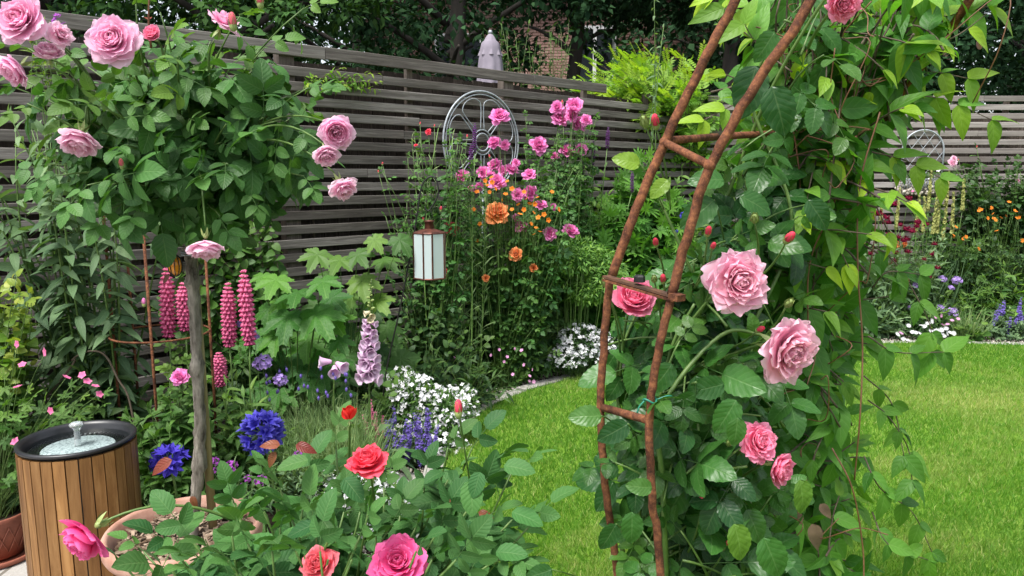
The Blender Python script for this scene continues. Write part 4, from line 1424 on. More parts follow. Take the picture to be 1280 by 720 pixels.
def small_flowers(t, me, pts, size, jitter=.3, ax=(0, -.6, .6), stem=None, name='flower'):
    for p in pts:
        put(name, me, t, p, nrm(A(ax) + rng.normal(0, jitter, 3)), size * U(.85, 1.15))


ME = {}
ME['pink5'] = bm_('flower5', FL5, M['pink_small'])
ME['pale5'] = bm_('flower5p', FL5, M['pale_pink'])
ME['white4'] = bm_('flower4', FL4, M['white_petal'])
ME['white5'] = bm_('flower5w', FL5, M['white_petal'])
b = A([sx_, sy_, .17])
t = thing('cranesbill', 'pink cranesbill with cut leaves spilling round the fountain at left', 'flowering plant', b)
st, lv, mb = MB(), Leaves(), MB()
for k in range(120):
    q = P(U(-60, 132), U(470, 620), U(2.45, 2.9))
    if q[0] > fx - .25 and q[1] < fy + .25 and q[2] < fz + .03: continue
    shoot(st, lv, b + rng.normal(0, .03, 3) * A([1, 1, 0]), q, size=.062, spacing=.06, start=.55, r0=.0018, r1=.001, keys=(0,), arch=.15, up=.8, face=.4)
pts = [P(x, y, 2.45) for (x, y) in ((28, 456), (22, 484), (57, 440), (83, 472), (103, 469), (109, 477), (119, 483), (124, 493), (64, 513), (19, 552), (22, 430))]
stems_to(st, b, pts, .0009, .15)
lv.flush(mb, {0: LF_ger}); part('stems', st, M['stem_green'], t); part('foliage', mb, M['mid_leaf'], t)
small_flowers(t, ME['pink5'], pts, .0165, .35)

# bright leaved plant at the far left edge
b = A([-2.02, 2.72, 0])
t = bush('shrub', 'yellow green glossy leaved shrub cut off by the left edge of the photo', 'shrub', b, [P(U(-55, 40), U(345, 470), U(2.55, 2.85)) for _ in range(50)], [LF_round], M['yellow_leaf'], M['stem_green'], .068, .04, start=.5, newtip=.7)
# tall grey-green buddleja
b = A([-1.75, 3.1, 0])
tips = [P(U(-60, 150), U(140, 420), U(2.75, 3.15)) for _ in range(26)] + [P(75, 180, 2.8), P(15, 150, 2.85), P(60, 210, 2.9), P(210, 250, 3.1), P(150, 300, 3.1)]
bush('butterfly_bush', 'tall arching grey green butterfly bush against the fence at left', 'shrub', b, tips, [LF_lance_w, LF_lance], M['grey_leaf'], M['stem_green'], .13, .06, start=.3, pair=True, r0=.007, r1=.002, out=.9, droop=.5, arch=.08)
b = A([-1.9, 3.25, 0])
bush('wallflower', 'small violet flower spray on yellow green leaves above fence at left', 'flowering plant', b, [P(62 + U(-25, 25), U(28, 60), 3.28) for _ in range(14)], [LF_lance], M['yellow_leaf'], M['stem_green'], .07, .03, start=.85)
t_ = [o for o in COL.objects if o.name.startswith('wallflower')][0]
bmv = bm_('flower4v', FL4, M['violet'])
small_flowers(t_, bmv, [P(74 + U(-8, 8), 30 + U(-12, 10), 3.2) for _ in range(16)], .012)
# dark understorey plants along the fence, left
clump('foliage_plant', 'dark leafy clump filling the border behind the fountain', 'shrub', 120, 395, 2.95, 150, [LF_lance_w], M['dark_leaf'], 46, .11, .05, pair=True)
clump('foliage_plant', 'low dark green clump behind the rose trunk and plant support', 'shrub', 200, 470, 2.75, 150, [LF_lance_w, LF_round], M['mid_leaf'], 60, .07, .04, pair=True, newtip=.1)
clump('foliage_plant', 'dark palmate leaved clump below the single small pink rose', 'shrub', 222, 505, 2.85, 110, [LF_palm], M['dark_leaf'], 40, .06, .09, start=.6)
# round leaved climber
b = A([-1.15, 4.05, 0])
t = bush('honeysuckle', 'round leaved green honeysuckle climbing the slats behind the rose trunk', 'climber', b, [fence_pt(U(185, 335), 250, U(.05, .2)) * A([1, 1, 0]) + A([0, 0, fence_pt(260, U(235, 470))[2]]) for _ in range(70)], [LF_round], M['mid_leaf'], M['stem_brown'], .07, .04, pair=True, start=.35, arch=.02, up=.3, face=.6, newtip=.3, droop=.6)
# rusty plant support
sc_ = P(201, 416, 2.95)
t = thing('plant_support', 'rusty wire plant support ring with upright rods beside the rose trunk', 'plant support', (sc_[0], sc_[1], 0))
zr = sc_[2]; rr_ = .185
th = np.linspace(0, 2 * PI, 41)[:-1]
bb = MB(); bb.add(tube(np.c_[sc_[0] + rr_ * np.cos(th), sc_[1] + rr_ * np.sin(th), 0 * th + zr], .0042, 6, closed=True)); part('ring', bb, M['rust'], t)
ztop = P(170, 265, 2.9)[2]
bb = MB(); bb.add(tube(np.c_[sc_[0] + rr_ * .98 * np.cos(th), sc_[1] + rr_ * .98 * np.sin(th), 0 * th + ztop], .0042, 6, closed=True)); part('ring', bb, M['rust'], t)
for a in (R(185), R(150), R(20), R(285)):
    bb = MB(); bb.add(tube([(sc_[0] + rr_ * math.cos(a), sc_[1] + rr_ * math.sin(a), 0), (sc_[0] + rr_ * math.cos(a), sc_[1] + rr_ * math.sin(a), ztop + .01)], .0055, 6)); part('rod', bb, M['rust'], t)
# bent hoop
bb = MB()
hp = smooth_path([G(82, 560) * A([1, 0, 0]) + A([0, 2.85, 0]), P(80, 470, 2.85), P(90, 450, 2.85), P(112, 439, 2.85), P(132, 445, 2.85), P(148, 475, 2.85), P(160, 495, 2.85), P(170, 540, 2.85)], 6)
hp[0][2] = 0; hp[-1][2] = 0
bb.add(tube(hp, .004, 6)); solo('hoop', bb, M['stem_brown'], 'low bent brown cane hoop in the planting behind the fountain', 'plant support', base=hp[0])

# ================================================================ lupins
FLO = merge([ball((0, .5, .02), (.3, .5, .28), 4, 6), ball((0, .42, .3), (.26, .3, .26), 4, 6), ball((0, .85, -.05), (.15, .2, .15), 3, 5)])
def spike(L, r, whorls, per, mat, seed=0, fs=.014, bare=False):
    r2 = np.random.default_rng(seed)
    mb = MB(); mb.add(tube([(0, 0, -.02), (0, 0, L * .5), (.004, 0, L)], [.003, .0025, .0015], 6), (.2, 0, 0), 1)
    P_, D_, S_, C_ = [], [], [], []
    for k in range(whorls):
        f = k / (whorls - 1)
        z = L * f
        rk = r * (1 - .55 * max(0, (f - .75) / .25)) * (1 - .25 * max(0, (.15 - f) / .15))
        for j in range(per):
            a = 2 * PI * (j + .5 * (k % 2)) / per + r2.uniform(-.12, .12)
            P_.append([.2 * rk * math.cos(a), .2 * rk * math.sin(a), z + r2.uniform(-.002, .002)])
            D_.append([math.cos(a), math.sin(a), .35 + .5 * max(0, f - .7) - .3 * (1 - f)])
            S_.append(rk * 1.0)
            C_.append([.2 + .8 * r2.uniform(), .1 + .9 * f if f > .12 else 0])
    mb.inst(FLO, A(P_), frames(A(D_), np.tile(A([0, 0, 1.]), (len(P_), 1))), A(S_), A(C_), 0)
    return mb.mesh('lupin_spike', [mat, M['stem_green']])


sp_big = spike(.26, .026, 16, 8, M['lupin_pink'], 1)
sp_med = spike(.2, .025, 13, 8, M['lupin_pink'], 2)
sp_dk = spike(.19, .014, 15, 6, M['lupin_purple'], 3)


def lupin(label, px, Y, spikes, me, clumpn=26, top=480, w=90, palm=.085, group='lupins in the border', lm='dark_leaf'):
    b = P(px, 400, Y); b[2] = 0
    h = P(px, top, Y)[2]
    t = thing('lupin', label, 'lupin', b, group=group)
    st, lv, mb = MB(), Leaves(), MB()
    for q in dome(b, w / 2 * Y / F, w / 2.6 * Y / F, h, clumpn, .3):
        shoot(st, lv, b + rng.normal(0, .02, 3) * A([1, 1, 0]), q, size=palm, spacing=.1, start=.5, r0=.003, r1=.0015, keys=(0,), up=1., face=.3, arch=.1)
    for (x, y0, y1, k) in spikes:
        bot = P(x, y1, Y); L = abs(P(x, y0, Y)[2] - bot[2])
        stems_to(st, b, [bot], .0035, .02, 6)
        put('flower_spike', me[k], t, bot, (U(-.04, .04), U(-.06, .06), 1), (1.08, 1.08, L / me[k]['L']))
    lv.flush(mb, {0: LF_palm}); part('stems', st, M['stem_green'], t); part('foliage', mb, M[lm], t)
    return t


sp_big['L'] = .26; sp_med['L'] = .2; sp_dk['L'] = .19
lupin('lupin with two rose pink spikes partly behind the rose trunk', 215, 3.05, [(211, 338, 420, 0), (232, 355, 412, 1)], [sp_big, sp_med])
lupin('lupin with the tallest pair of pink spikes right of the trunk', 302, 3.1, [(287, 356, 432, 0), (312, 340, 430, 0), (276, 442, 482, 1)], [sp_big, sp_med])
# single small pink rose
b = A([-1.28, 2.85, 0])
t = bush('rose_bush', 'low rose bush with one small mauve pink bloom left of trunk', 'rose bush', b, [P(U(190, 260), U(455, 520), U(2.7, 2.95)) for _ in range(12)] + [P(225, 480, 2.8)], [LF_rose], M['mid_leaf'], M['stem_green'], .09, .05)
rose(t, P(225, 472, 2.72), (0, -.8, .5), 24 * 2.75 / F, rm('mid0', 'rose_hot'))
put('flower_bud', budmesh('rose_hot'), t, P(180, 379, 2.8), (0, 0, 1), 7 * 2.8 / F)
# ================================================================ middle border
def petals_cloud(t, name, tpl, c, rad, n, size, mat, shell=.15, top=-.3, label=None, up=.8):
    """countless tiny flowers over a cushion"""
    d_ = nrm(rng.normal(0, 1, (n * 2, 3))); d_ = d_[d_[:, 2] > top][:n]
    m = len(d_)
    cl_ = A([np.sin(d_[:, 0] * 9 + 3 * d_[:, 1]) + np.sin(d_[:, 2] * 8 + d_[:, 1] * 7)])[0]
    keep = cl_ + U(-1, 1, m) > -.9
    d_ = d_[keep]; m = len(d_)
    p = A(c) + d_ * (U(0, 1, m) ** shell)[:, None] * A(rad) * 1.05
    mb = MB()
    ax = nrm(d_ * .6 + A([0, -.3, up]) + rng.normal(0, .3, (m, 3)))
    fr = frames(rng.normal(0, 1, (m, 3)), ax)
    mb.inst(tpl, p, fr, size * U(.75, 1.2, m))
    o = part(name, mb, mat, t, label=label); o['kind'] = 'stuff'
    return p


# lobed leaved plants (large light green leaves)
def lobed_plant(label, px, Y, leaves, size, lm='lobed_leaf', tpl=None, extra=30, spread=90, top=360):
    b = P(px, 400, Y); b[2] = 0
    t = thing('foliage_plant', label, 'foliage plant', b, group='large lobed leaved plants')
    st, lv, mb = MB(), Leaves(), MB()
    pts = [(x, y, s_, 1) for (x, y, s_) in leaves]
    h = P(px, top, Y)[2]
    for q in dome(b, spread * Y / F, spread * .6 * Y / F, h, extra, .25):
        pts.append((q, None, U(.7, 1.) * size, 0))
    for a in pts:
        if a[3]:
            q = P(a[0], a[1], Y - U(.1, .35)); s_ = a[2] * Y / F * .62
        else:
            q, s_ = a[0], a[2]
        out = nrm((q - b) * A([1, 1, .0]) + A([0, -.25, 0]))
        d_ = nrm(out + A([0, 0, -.55]) + rng.normal(0, .18, 3))
        u_ = A([0, -.75, .75]) + out * .3 + rng.normal(0, .15, 3)
        lv.add(0 if U() < .6 else 1, q, d_, u_, s_, (U(), U(0, .5) if a[3] else 0))
        stems_to(st, b, [q], .0022, .12, 5)
    lv.flush(mb, {0: LF_lobed, 1: LF_lobed_r}); part('leaf_stalks', st, M['stem_green'], t); part('foliage', mb, M[lm], t)
    return t


lobed_plant('light green plant with big lobed leaves, right of the tall pink lupins', 365, 3.75,
            [(345, 350, 52), (372, 366, 56), (403, 352, 50), (337, 386, 44), (360, 396, 60), (395, 392, 66), (418, 402, 56), (345, 420, 50), (385, 425, 60), (338, 440, 30), (415, 372, 46), (424, 425, 40), (328, 345, 34), (352, 376, 40)], .13, extra=26, spread=70)
lobed_plant('darker plant with big lobed leaves hugging the fence left of lantern', 430, 4.1,
            [(397, 318, 44), (425, 325, 48), (447, 318, 40), (410, 345, 36), (452, 350, 50), (470, 375, 44), (480, 325, 46), (500, 300, 38), (468, 300, 34), (440, 370, 40)], .13, extra=34, spread=85, top=340, lm='mid_leaf')
# dark shrubs filling the border below the fence
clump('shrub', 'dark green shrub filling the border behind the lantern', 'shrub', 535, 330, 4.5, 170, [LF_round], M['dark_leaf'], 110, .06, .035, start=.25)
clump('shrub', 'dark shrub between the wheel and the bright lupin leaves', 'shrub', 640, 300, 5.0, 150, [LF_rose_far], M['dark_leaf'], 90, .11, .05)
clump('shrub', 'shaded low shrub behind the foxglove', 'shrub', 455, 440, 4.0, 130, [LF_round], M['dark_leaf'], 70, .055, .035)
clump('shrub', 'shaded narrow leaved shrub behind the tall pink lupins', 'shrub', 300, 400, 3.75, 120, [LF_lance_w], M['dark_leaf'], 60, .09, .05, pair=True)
clump('shrub', 'deep green bush at the foot of the fence corner', 'shrub', 770, 230, 6.15, 150, [LF_lance_w, LF_round], M['mid_leaf'], 130, .11, .055, pair=True)
clump('shrub', 'silvery narrow leaved bush below the feathery corner shrub', 'shrub', 795, 178, 5.9, 110, [LF_lance], M['grey_leaf'], 70, .12, .06, pair=True, start=.4)
clump('shrub', 'leafy bush glimpsed between the rusty arch rails', 'shrub', 850, 200, 5.8, 130, [LF_lance_w], M['mid_leaf'], 90, .12, .06, pair=True)
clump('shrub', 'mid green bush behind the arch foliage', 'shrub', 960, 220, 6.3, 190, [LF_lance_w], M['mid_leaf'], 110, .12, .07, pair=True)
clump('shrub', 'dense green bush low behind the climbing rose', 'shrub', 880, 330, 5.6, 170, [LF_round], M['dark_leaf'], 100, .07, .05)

# lavender, feathery
def grasses(name, label, cat, px, Y, top, wpx, n, mat, wd=.004, ry_=.18, lean=.25, group=None, dense=1, needles=0, base=None):
    b = P(px, 400, Y) if base is None else A(base); b[2] = 0
    h = P(px, top, Y)[2]; w = wpx / 2 * Y / F
    t = thing(name, label, cat, b, group=group)
    mb = MB()
    a = U(0, 6.28, n); r = np.sqrt(U(0, 1, n))
    p = b + np.c_[w * .75 * r * np.cos(a), ry_ * r * np.sin(a), 0 * a]
    dd = np.c_[np.cos(a) * r * lean + rng.normal(0, .1, n), np.sin(a) * r * lean + rng.normal(0, .1, n), np.ones(n)]
    L = h * U(.55, 1.02, n) * (1 - .25 * r)
    mb.inst(LF_blade, p, frames(dd, rng.normal(0, 1, (n, 3)) * A([1, 1, .1])), np.c_[np.full(n, wd) * U(.7, 1.3, n), L, L], np.c_[U(0, 1, n), (U(0, 1, n) > .8) * U(0, .8, n)])
    if needles:
        k = rng.integers(0, n, needles); f = U(.35, 1, needles)
        dn = nrm(dd[k]); q = p[k] + dn * (L[k] * f)[:, None]
        q[:, 2] -= L[k] * .22 * f ** 2 * .3
        mb.inst(LF_need, q, frames(dn + rng.normal(0, .5, (needles, 3)), rng.normal(0, 1, (needles, 3))), U(.025, .045, needles))
    part('foliage', mb, mat, t)
    return t, b, h, p + dd / np.linalg.norm(dd, axis=1)[:, None] * L[:, None]


tl, b, h, tipl = grasses('lavender', 'feathery grey green lavender bush right of the rose trunk', 'lavender', 385, 3.3, 478, 150, 900, M['fine_leaf'], .003, .3, .45, None, 1, 7000)
NEP = merge([ball((0, 0, 0), (.3, .3, .5), 3, 5)] + [flower_tpl(4, .6, .3, 1).xf(axis_rot([math.cos(a), math.sin(a), .3]), (.15 * math.cos(a), .15 * math.sin(a), z), .42) for a, z in ((0, -.3), (2, -.1), (4, .1), (1, .3), (3, .5), (5, .7))])
mn_l = bm_('lavender_head', NEP, M['nepeta'])
for k in range(26):
    q = P(U(325, 440), U(458, 500), 3.25)
    put('flower_head', mn_l, tl, q, (U(-.1, .1), 0, 1), .022)
st = MB(); stems_to(st, b, [A(o.matrix_local.translation) + b for o in tl.children if o.name.startswith('flower_head')], .0009, .02, 4); part('stems', st, M['stem_green'], tl)
grasses('ornamental_grass', 'striped pale yellow grass tuft in front of the foxglove', 'grass tuft', 428, 3.15, 478, 80, 320, M['fine_leaf'], .0055, .15, .55)
# border filler: green leafy under the lavender
clump('foliage_plant', 'fresh green narrow leaved clump below the short pink lupin', 'perennial', 295, 455, 3.0, 80, [LF_lance], M['mid_leaf'], 60, .1, .04)
clump('foliage_plant', 'leafy green clump between foxglove and white candytuft', 'perennial', 500, 458, 3.75, 120, [LF_round, LF_ger], M['mid_leaf'], 55, .075, .05)
clump('foliage_plant', 'low dark leaved ground clump behind the big pot', 'perennial', 215, 560, 2.9, 110, [LF_round], M['dark_leaf'], 50, .05, .035)
clump('foliage_plant', 'low grey green clump at the front of the lavender', 'perennial', 360, 560, 2.95, 130, [LF_smalln], M['grey_leaf'], 90, .045, .02, start=.1)

# phlox heads (pale lilac) --------------------------------------------------
def umbel(tpl, n, mat, spread=.6, dome_=.5, size=.3, center=False, seed=3):
    r2 = np.random.default_rng(seed)
    d_ = nrm(r2.normal(0, 1, (n * 3, 3))); d_ = d_[d_[:, 2] > (-.9 if center else -.1)][:n]
    mb = MB()
    mb.inst(tpl, d_ * A([1, 1, 1 if center else .6]) * .75, frames(r2.normal(0, 1, (len(d_), 3)), d_ + r2.normal(0, .2, (len(d_), 3))), size * r2.uniform(.8, 1.15, len(d_)))
    mb.mq = [q * 0 for q in mb.mq]
    st = [tube([(0, 0, -.45), tuple(q * A([1, 1, 1 if center else .6]) * .74)], .02, 3, cap=False) for q in d_]
    for s_ in st: mb.add(s_, (.5, 0), 1)
    return mb.mesh('umbel', [mat, M['stem_green']])


UM = {'lilac': umbel(FL5, 34, M['lilac']), 'violet': umbel(FL4, 26, M['violet']), 'white': umbel(FL5, 30, M['white_petal']), 'pale': umbel(FL5, 30, M['pale_pink'])}


def heads(name, label, cat, px, Y, pts, key, leaf, lm, top, w, n=26, lsize=.07, group=None, hd='flower_head', **kw):
    b = P(px, 400, Y); b[2] = 0
    t = thing(name, label, cat, b, group=group)
    st, lv, mb = MB(), Leaves(), MB()
    h = P(px, top, Y)[2]
    for q in dome(b, w / 2 * Y / F, w / 3 * Y / F, h, n, .3):
        shoot(st, lv, b, q, size=lsize, spacing=.035, start=.2, r0=.002, keys=(0,), pair=True, arch=.05)
    for (x, y, dpx) in pts:
        q = P(x, y, Y - .05)
        stems_to(st, b, [q - A([0, 0, .01])], .0013, .03, 4)
        put(hd, UM[key] if isinstance(key, str) else key, t, q, (U(-.3, .3), -.6, .8), dpx / 2 * Y / F)
    lv.flush(mb, {0: leaf}); part('stems', st, M['stem_green'], t); part('foliage', mb, lm, t)
    return t


heads('phlox', 'pale lilac phlox heads beside the tall pink lupins', 'flowering plant', 335, 3.2, [(328, 453, 26), (350, 475, 20), (318, 420, 16), (302, 405, 14)], 'lilac', LF_lance, M['mid_leaf'], 480, 60, 20)
heads('wallflower', 'violet wallflower clusters behind the rim of the big pot', 'flowering plant', 285, 2.75, [(288, 584, 22), (268, 577, 14), (310, 598, 12), (326, 601, 18), (268, 588, 10), (372, 569, 14), (302, 607, 8)], 'violet', LF_lance, M['grey_leaf'], 575, 90, 28, .06)

# foxglove ------------------------------------------------------------------
def bell():
    pr = [(.1, 0), (.16, .06), (.2, .2), (.26, .45), (.33, .7), (.4, .86), (.5, .97), (.52, 1.)]
    V = lathe(pr, 14)
    V.V[:, 2] *= 1.0
    V.V = V.V[:, [0, 2, 1]]  # axis to +Y
    an = np.arctan2(V.V[:, 2], V.V[:, 0])
    rim = V.V[:, 1] > .84
    V.V[rim, 1] += .05 * np.cos(5 * an[rim]) + .06 * (V.V[rim, 2] < 0)
    V.b = np.clip(V.V[:, 1], 0, 1)
    inner = T(V.V * A([.93, .98, .93]), V.Q[:, ::-1], None, V.uv, V.b)
    return merge([V, inner, leaf_tpl(2, .6, .1, .1).xf(rx(R(30)), (0, -.05, .05), .25), leaf_tpl(2, .6, .1, .1).xf(rx(R(-30)), (0, -.05, -.05), .25)])


BELL = bell()
def foxglove(label, px, Y, y0, y1, lean=0, n=34, name='foxglove', mats=None, size=.04, side=None, extra=True, xt=None):
    b = P(px, 400, Y); b[2] = 0
    t = thing(name, label, 'foxglove', b)
    tp, bt = P(xt or px, y0, Y), P(px, y1, Y)
    st = MB(); pth = smooth_path([b, bt, bt * .4 + tp * .6 + A([.01, 0, 0]), tp], 6)
    st.add(tube(pth, np.linspace(.006, .002, len(pth)), 7)); part('stem', st, M['stem_green'], t)
    mbell = MB(); mbell.add(BELL, (.4, .3, None)); me_ = mbell.mesh('foxglove_bell', M['foxglove'])
    mc = MB(); mc.add(BELL, (.4, .3, None)); me_c = mc.mesh('foxglove_bell_cream', M['cream'])
    mbb = MB(); mbb.add(ball((0, 0, .5), (.25, .25, .5), 5, 8)); me_b = mbb.mesh('foxglove_bud', M['bud_green'])
    for k in range(n):
        f = k / (n - 1)
        q = bt * (1 - f) + tp * f
        a = k * 2.4
        d_ = A([math.cos(a), -abs(math.sin(a)) * .8 - .25, -.3])
        if f < .68:
            me2, s_ = (me_ if f < .6 else me_c), size * (1 - .75 * f)
            o = put('flower', me_, t, q, (0, 0, 1), 1)
            o.data = me2
            d_ = nrm(d_)
            fr = frames(d_[None], A([[0, 0, 1.]]))[0]
            o.matrix_local = Matrix.Translation(Vector((q - b).tolist())) @ Matrix(fr.tolist()).to_4x4() @ Matrix.Scale(s_, 4)
        else:
            put('flower_bud', me_b, t, q, nrm(d_ + A([0, 0, .9 * f])), size * (.5 - .33 * (f - .68) / .32))
    if extra:
        st, lv, mb = MB(), Leaves(), MB()
        for k in range(16):
            shoot(None, lv, b, b + A([U(-.2, .2), U(-.2, .1), U(.08, .3)]), size=.2, spacing=.2, start=.3, arch=.3)
        lv.flush(mb, {0: LF_lance_w}); part('foliage', mb, M['grey_leaf'], t)
    return t


t = foxglove('tall pale pink foxglove spike right of the lavender', 461, 3.35, 350, 470, xt=464, n=38, size=.06)
# the drooping side blooms
t = thing('foxglove', 'short foxglove side stem with three nodding pink bells', 'foxglove', P(416, 400, 3.3) * A([1, 1, 0]))
b = wloc(t); st = MB(); q = P(418, 452, 3.3); stems_to(st, b, [q], .003, .02, 6); part('stem', st, M['stem_green'], t)
mbell = MB(); mbell.add(BELL, (.4, .3, None)); me_ = mbell.mesh('foxglove_bell', M['foxglove'])
for (dx, dz, dr) in ((-.012, 0, (-1, -.3, .05)), (.008, -.005, (.9, -.6, -.35)), (0, -.02, (.2, -1, -.5))):
    o = bpy.data.objects.new('flower', me_); COL.objects.link(o); o.parent = t
    o.matrix_local = Matrix.Translation(Vector((q - b + A([dx, 0, dz])).tolist())) @ Matrix(frames(nrm(A([dr])), A([[0, 0, 1.]]))[0].tolist()).to_4x4() @ Matrix.Scale(.055, 4)

# agapanthus ----------------------------------------------------------------
def trumpet():
    ts = []
    for k in range(6):
        lf = leaf_tpl(4, .44, .2, .5, 1, .35, .4)
        ts.append(lf.xf(rz(0) @ rx(R(62)), (0, .0, 0), 1.).xf(rz(2 * PI * k / 6)))
    return merge(ts)   # opens along +Z


TR = trumpet(); TR.V = TR.V[:, [0, 2, 1]] * A([1, 1, -1])  # opens along +Y
TR.V *= A([.7, 1, .7])
def agap(n, seed, mat, full=1.):
    r2 = np.random.default_rng(seed)
    d_ = nrm(r2.normal(0, 1, (n * 2, 3))); d_ = d_[d_[:, 2] > -.75 * full][:n]
    mb = MB()
    mb.inst(TR, d_ * .45, frames(d_ + r2.normal(0, .12, d_.shape), r2.normal(0, 1, d_.shape)), .6 * r2.uniform(.85, 1.12, len(d_)))
    for q in d_: mb.add(tube([(0, 0, 0), tuple(q * .54)], .018, 4, cap=False), (.3, 0), 1)
    return mb.mesh('agapanthus_head', [mat, M['stem_green']])


def agapanthus(label, px, py, Y, dpx, mesh, bx):
    b = P(bx, 400, Y); b[2] = 0
    t = thing('agapanthus', label, 'agapanthus', b, group='agapanthus behind the foreground rose')
    q = P(px, py, Y)
    st = MB(); st.add(tube(bez(b, (b + q) / 2 + A([.02, 0, .1]), q, 12), .0045, 7)); part('stem', st, M['stem_green'], t)
    put('flower_head', mesh, t, q, (.0, -.25, 1), dpx / 2 * Y / F)
    mb = MB(); n = 26
    a = U(0, 6.28, n); dd = np.c_[np.cos(a) * .5, np.sin(a) * .5, np.ones(n)]
    mb.inst(leaf_tpl(8, .07, .2, .5, 1, .3, .5), np.tile(b, (n, 1)) + rng.normal(0, .02, (n, 3)) * A([1, 1, 0]), frames(dd, np.tile(A([0, 0, 1.]), (n, 1))), U(.25, .42, n))
    part('foliage', mb, M['mid_leaf'], t)


agapanthus('vivid blue agapanthus globe standing above the pot rim', 327, 541, 2.45, 66, agap(46, 4, M['blue']), 338)
agapanthus('smaller blue agapanthus head at the left of the rose trunk', 212, 577, 2.4, 56, agap(24, 6, M['bluepurple'], .3), 205)

# white candytuft, catmint, snapdragon --------------------------------------
b = P(535, 400, 3.65); b[2] = 0
def cushion(name, label, cat, blobs, fl_, lm, leaf=LF_smalln, lsize=.03, nleaf=1800, flower=FL4, group=None, shell=.15):
    """blobs: (px, py, Y, rx px, rz px, n flowers, flower size)"""
    c0 = P(blobs[0][0], blobs[0][1], blobs[0][2]); c0[2] = 0
    t = thing(name, label, cat, c0, group=group)
    mb = MB(); st = MB()
    fb = MB()
    for (x, y, Y, rxp, rzp, nf, fs) in blobs:
        c = P(x, y, Y); rad_ = A([rxp * Y / F, rxp * Y / F * .7, rzp * Y / F])
        cloud(mb, leaf, c, rad_ * .92, int(nleaf * rxp * rzp / 1500), lsize, .8, .6, .5)
        lowz = max(c[2] - rad_[2], .0)
        if lowz > .02: stems_to(st, c0, [c + rng.normal(0, .4, 3) * rad_ for _ in range(14)], .0015, .05, 4)
        n_ = nf
        d_ = nrm(rng.normal(0, 1, (n_ * 3, 3))); d_ = d_[(d_[:, 2] > -.45) & (d_[:, 1] < .5)][:n_]
        cl_ = np.sin(d_[:, 0] * 8 + x) + np.sin(d_[:, 2] * 7 + d_[:, 1] * 6 + y)
        d_ = d_[cl_ + U(-1.4, 1.4, len(d_)) > -.5]
        p = c + d_ * (U(0, 1, len(d_)) ** shell)[:, None] * rad_ * 1.06
        p[:, 2] = np.maximum(p[:, 2], .02)
        fb.inst(flower, p, frames(rng.normal(0, 1, p.shape), d_ * .6 + A([0, -.3, .7]) + rng.normal(0, .3, p.shape)), fs * U(.75, 1.25, len(p)))
    stems_to(st, c0, [c0 + A([0, 0, .05])], .002)
    part('stems', st, M['stem_green'], t); part('foliage', mb, lm, t)
    o = part('blossom', fb, fl_, t); o['kind'] = 'stuff'
    return t


cushion('candytuft', 'big bank of white candytuft blossom beside the lawn edging', 'flowering plant',
        [(520, 500, 3.75, 34, 34, 420, .0125), (556, 520, 3.7, 38, 38, 420, .0125), (505, 478, 3.9, 22, 20, 150, .012), (540, 555, 3.6, 40, 18, 130, .012), (578, 505, 3.85, 22, 26, 120, .012), (520, 545, 3.55, 30, 22, 160, .012), (560, 560, 3.65, 30, 18, 130, .012)], M['white_petal'], M['mid_leaf'])
cushion('candytuft', 'low drift of white candytuft blossom behind the foreground rose leaves', 'flowering plant',
        [(440, 618, 2.95, 48, 22, 330, .011), (490, 630, 2.85, 34, 22, 160, .011), (400, 600, 3.0, 26, 16, 90, .011), (455, 660, 2.7, 36, 20, 130, .011), (415, 612, 3.0, 36, 20, 220, .012), (465, 600, 3.05, 34, 18, 200, .012), (370, 600, 3.05, 14, 12, 25, .01)], M['white_petal'], M['mid_leaf'])
cushion('white_phlox', 'bank of white flowers at the far lawn edge left of arch', 'flowering plant',
        [(726, 430, 5.0, 30, 26, 420, .016), (710, 448, 4.95, 24, 16, 220, .016), (752, 438, 5.0, 24, 26, 240, .016)], M['white_petal'], M['dark_leaf'], lsize=.04)


def spires(name, label, cat, px, Y, pts, mat, top, w, fsz=.012, lm='grey_leaf', n=40, per=9, nm='flower_spike', leaf=None, lsize=.035, group=None, wid=1.):
    b = P(px, 400, Y); b[2] = 0
    t = thing(name, label, cat, b, group=group)
    st, lv, mb = MB(), Leaves(), MB(); h = P(px, top, Y)[2]
    for q in dome(b, w / 2 * Y / F, w / 3 * Y / F, h, n, .3): shoot(st, lv, b, q, size=lsize, spacing=.02, start=.15, r0=.0015, r1=.0008, keys=(0,), pair=True)
    k_ = ('sp', mat, per)
    if k_ not in MS:
        m2 = MB(); m2.add(tube([(0, 0, 0), (0, 0, 1)], .02, 4), (.3, 0), 1)
        kk = per * 4
        z = np.repeat(np.linspace(0, 1, per), 4) + U(-.02, .02, kk); a = U(0, 6.28, kk)
        dd = np.c_[np.cos(a), np.sin(a), np.full(kk, .3)]
        m2.inst(flower_tpl(4, .8, .3, 2), np.c_[np.cos(a) * .05, np.sin(a) * .05, z], frames(rng.normal(0, 1, (kk, 3)), dd), .11 * (1 - .5 * z))
        MS[k_] = m2.mesh(name + '_spire', [M[mat], M['stem_green']])
    for (x, y0, y1) in pts:
        q = P(x, y1, Y - .05); L = P(x, y0, Y - .05)[2] - q[2]
        stems_to(st, b, [q], .001, .02, 4)
        put(nm, MS[k_], t, q, (U(-.15, .15), 0, 1), (L * wid, L * wid, L))
    lv.flush(mb, {0: leaf or LF_smalln}); part('stems', st, M['stem_green'], t); part('foliage', mb, M[lm], t)
    return t


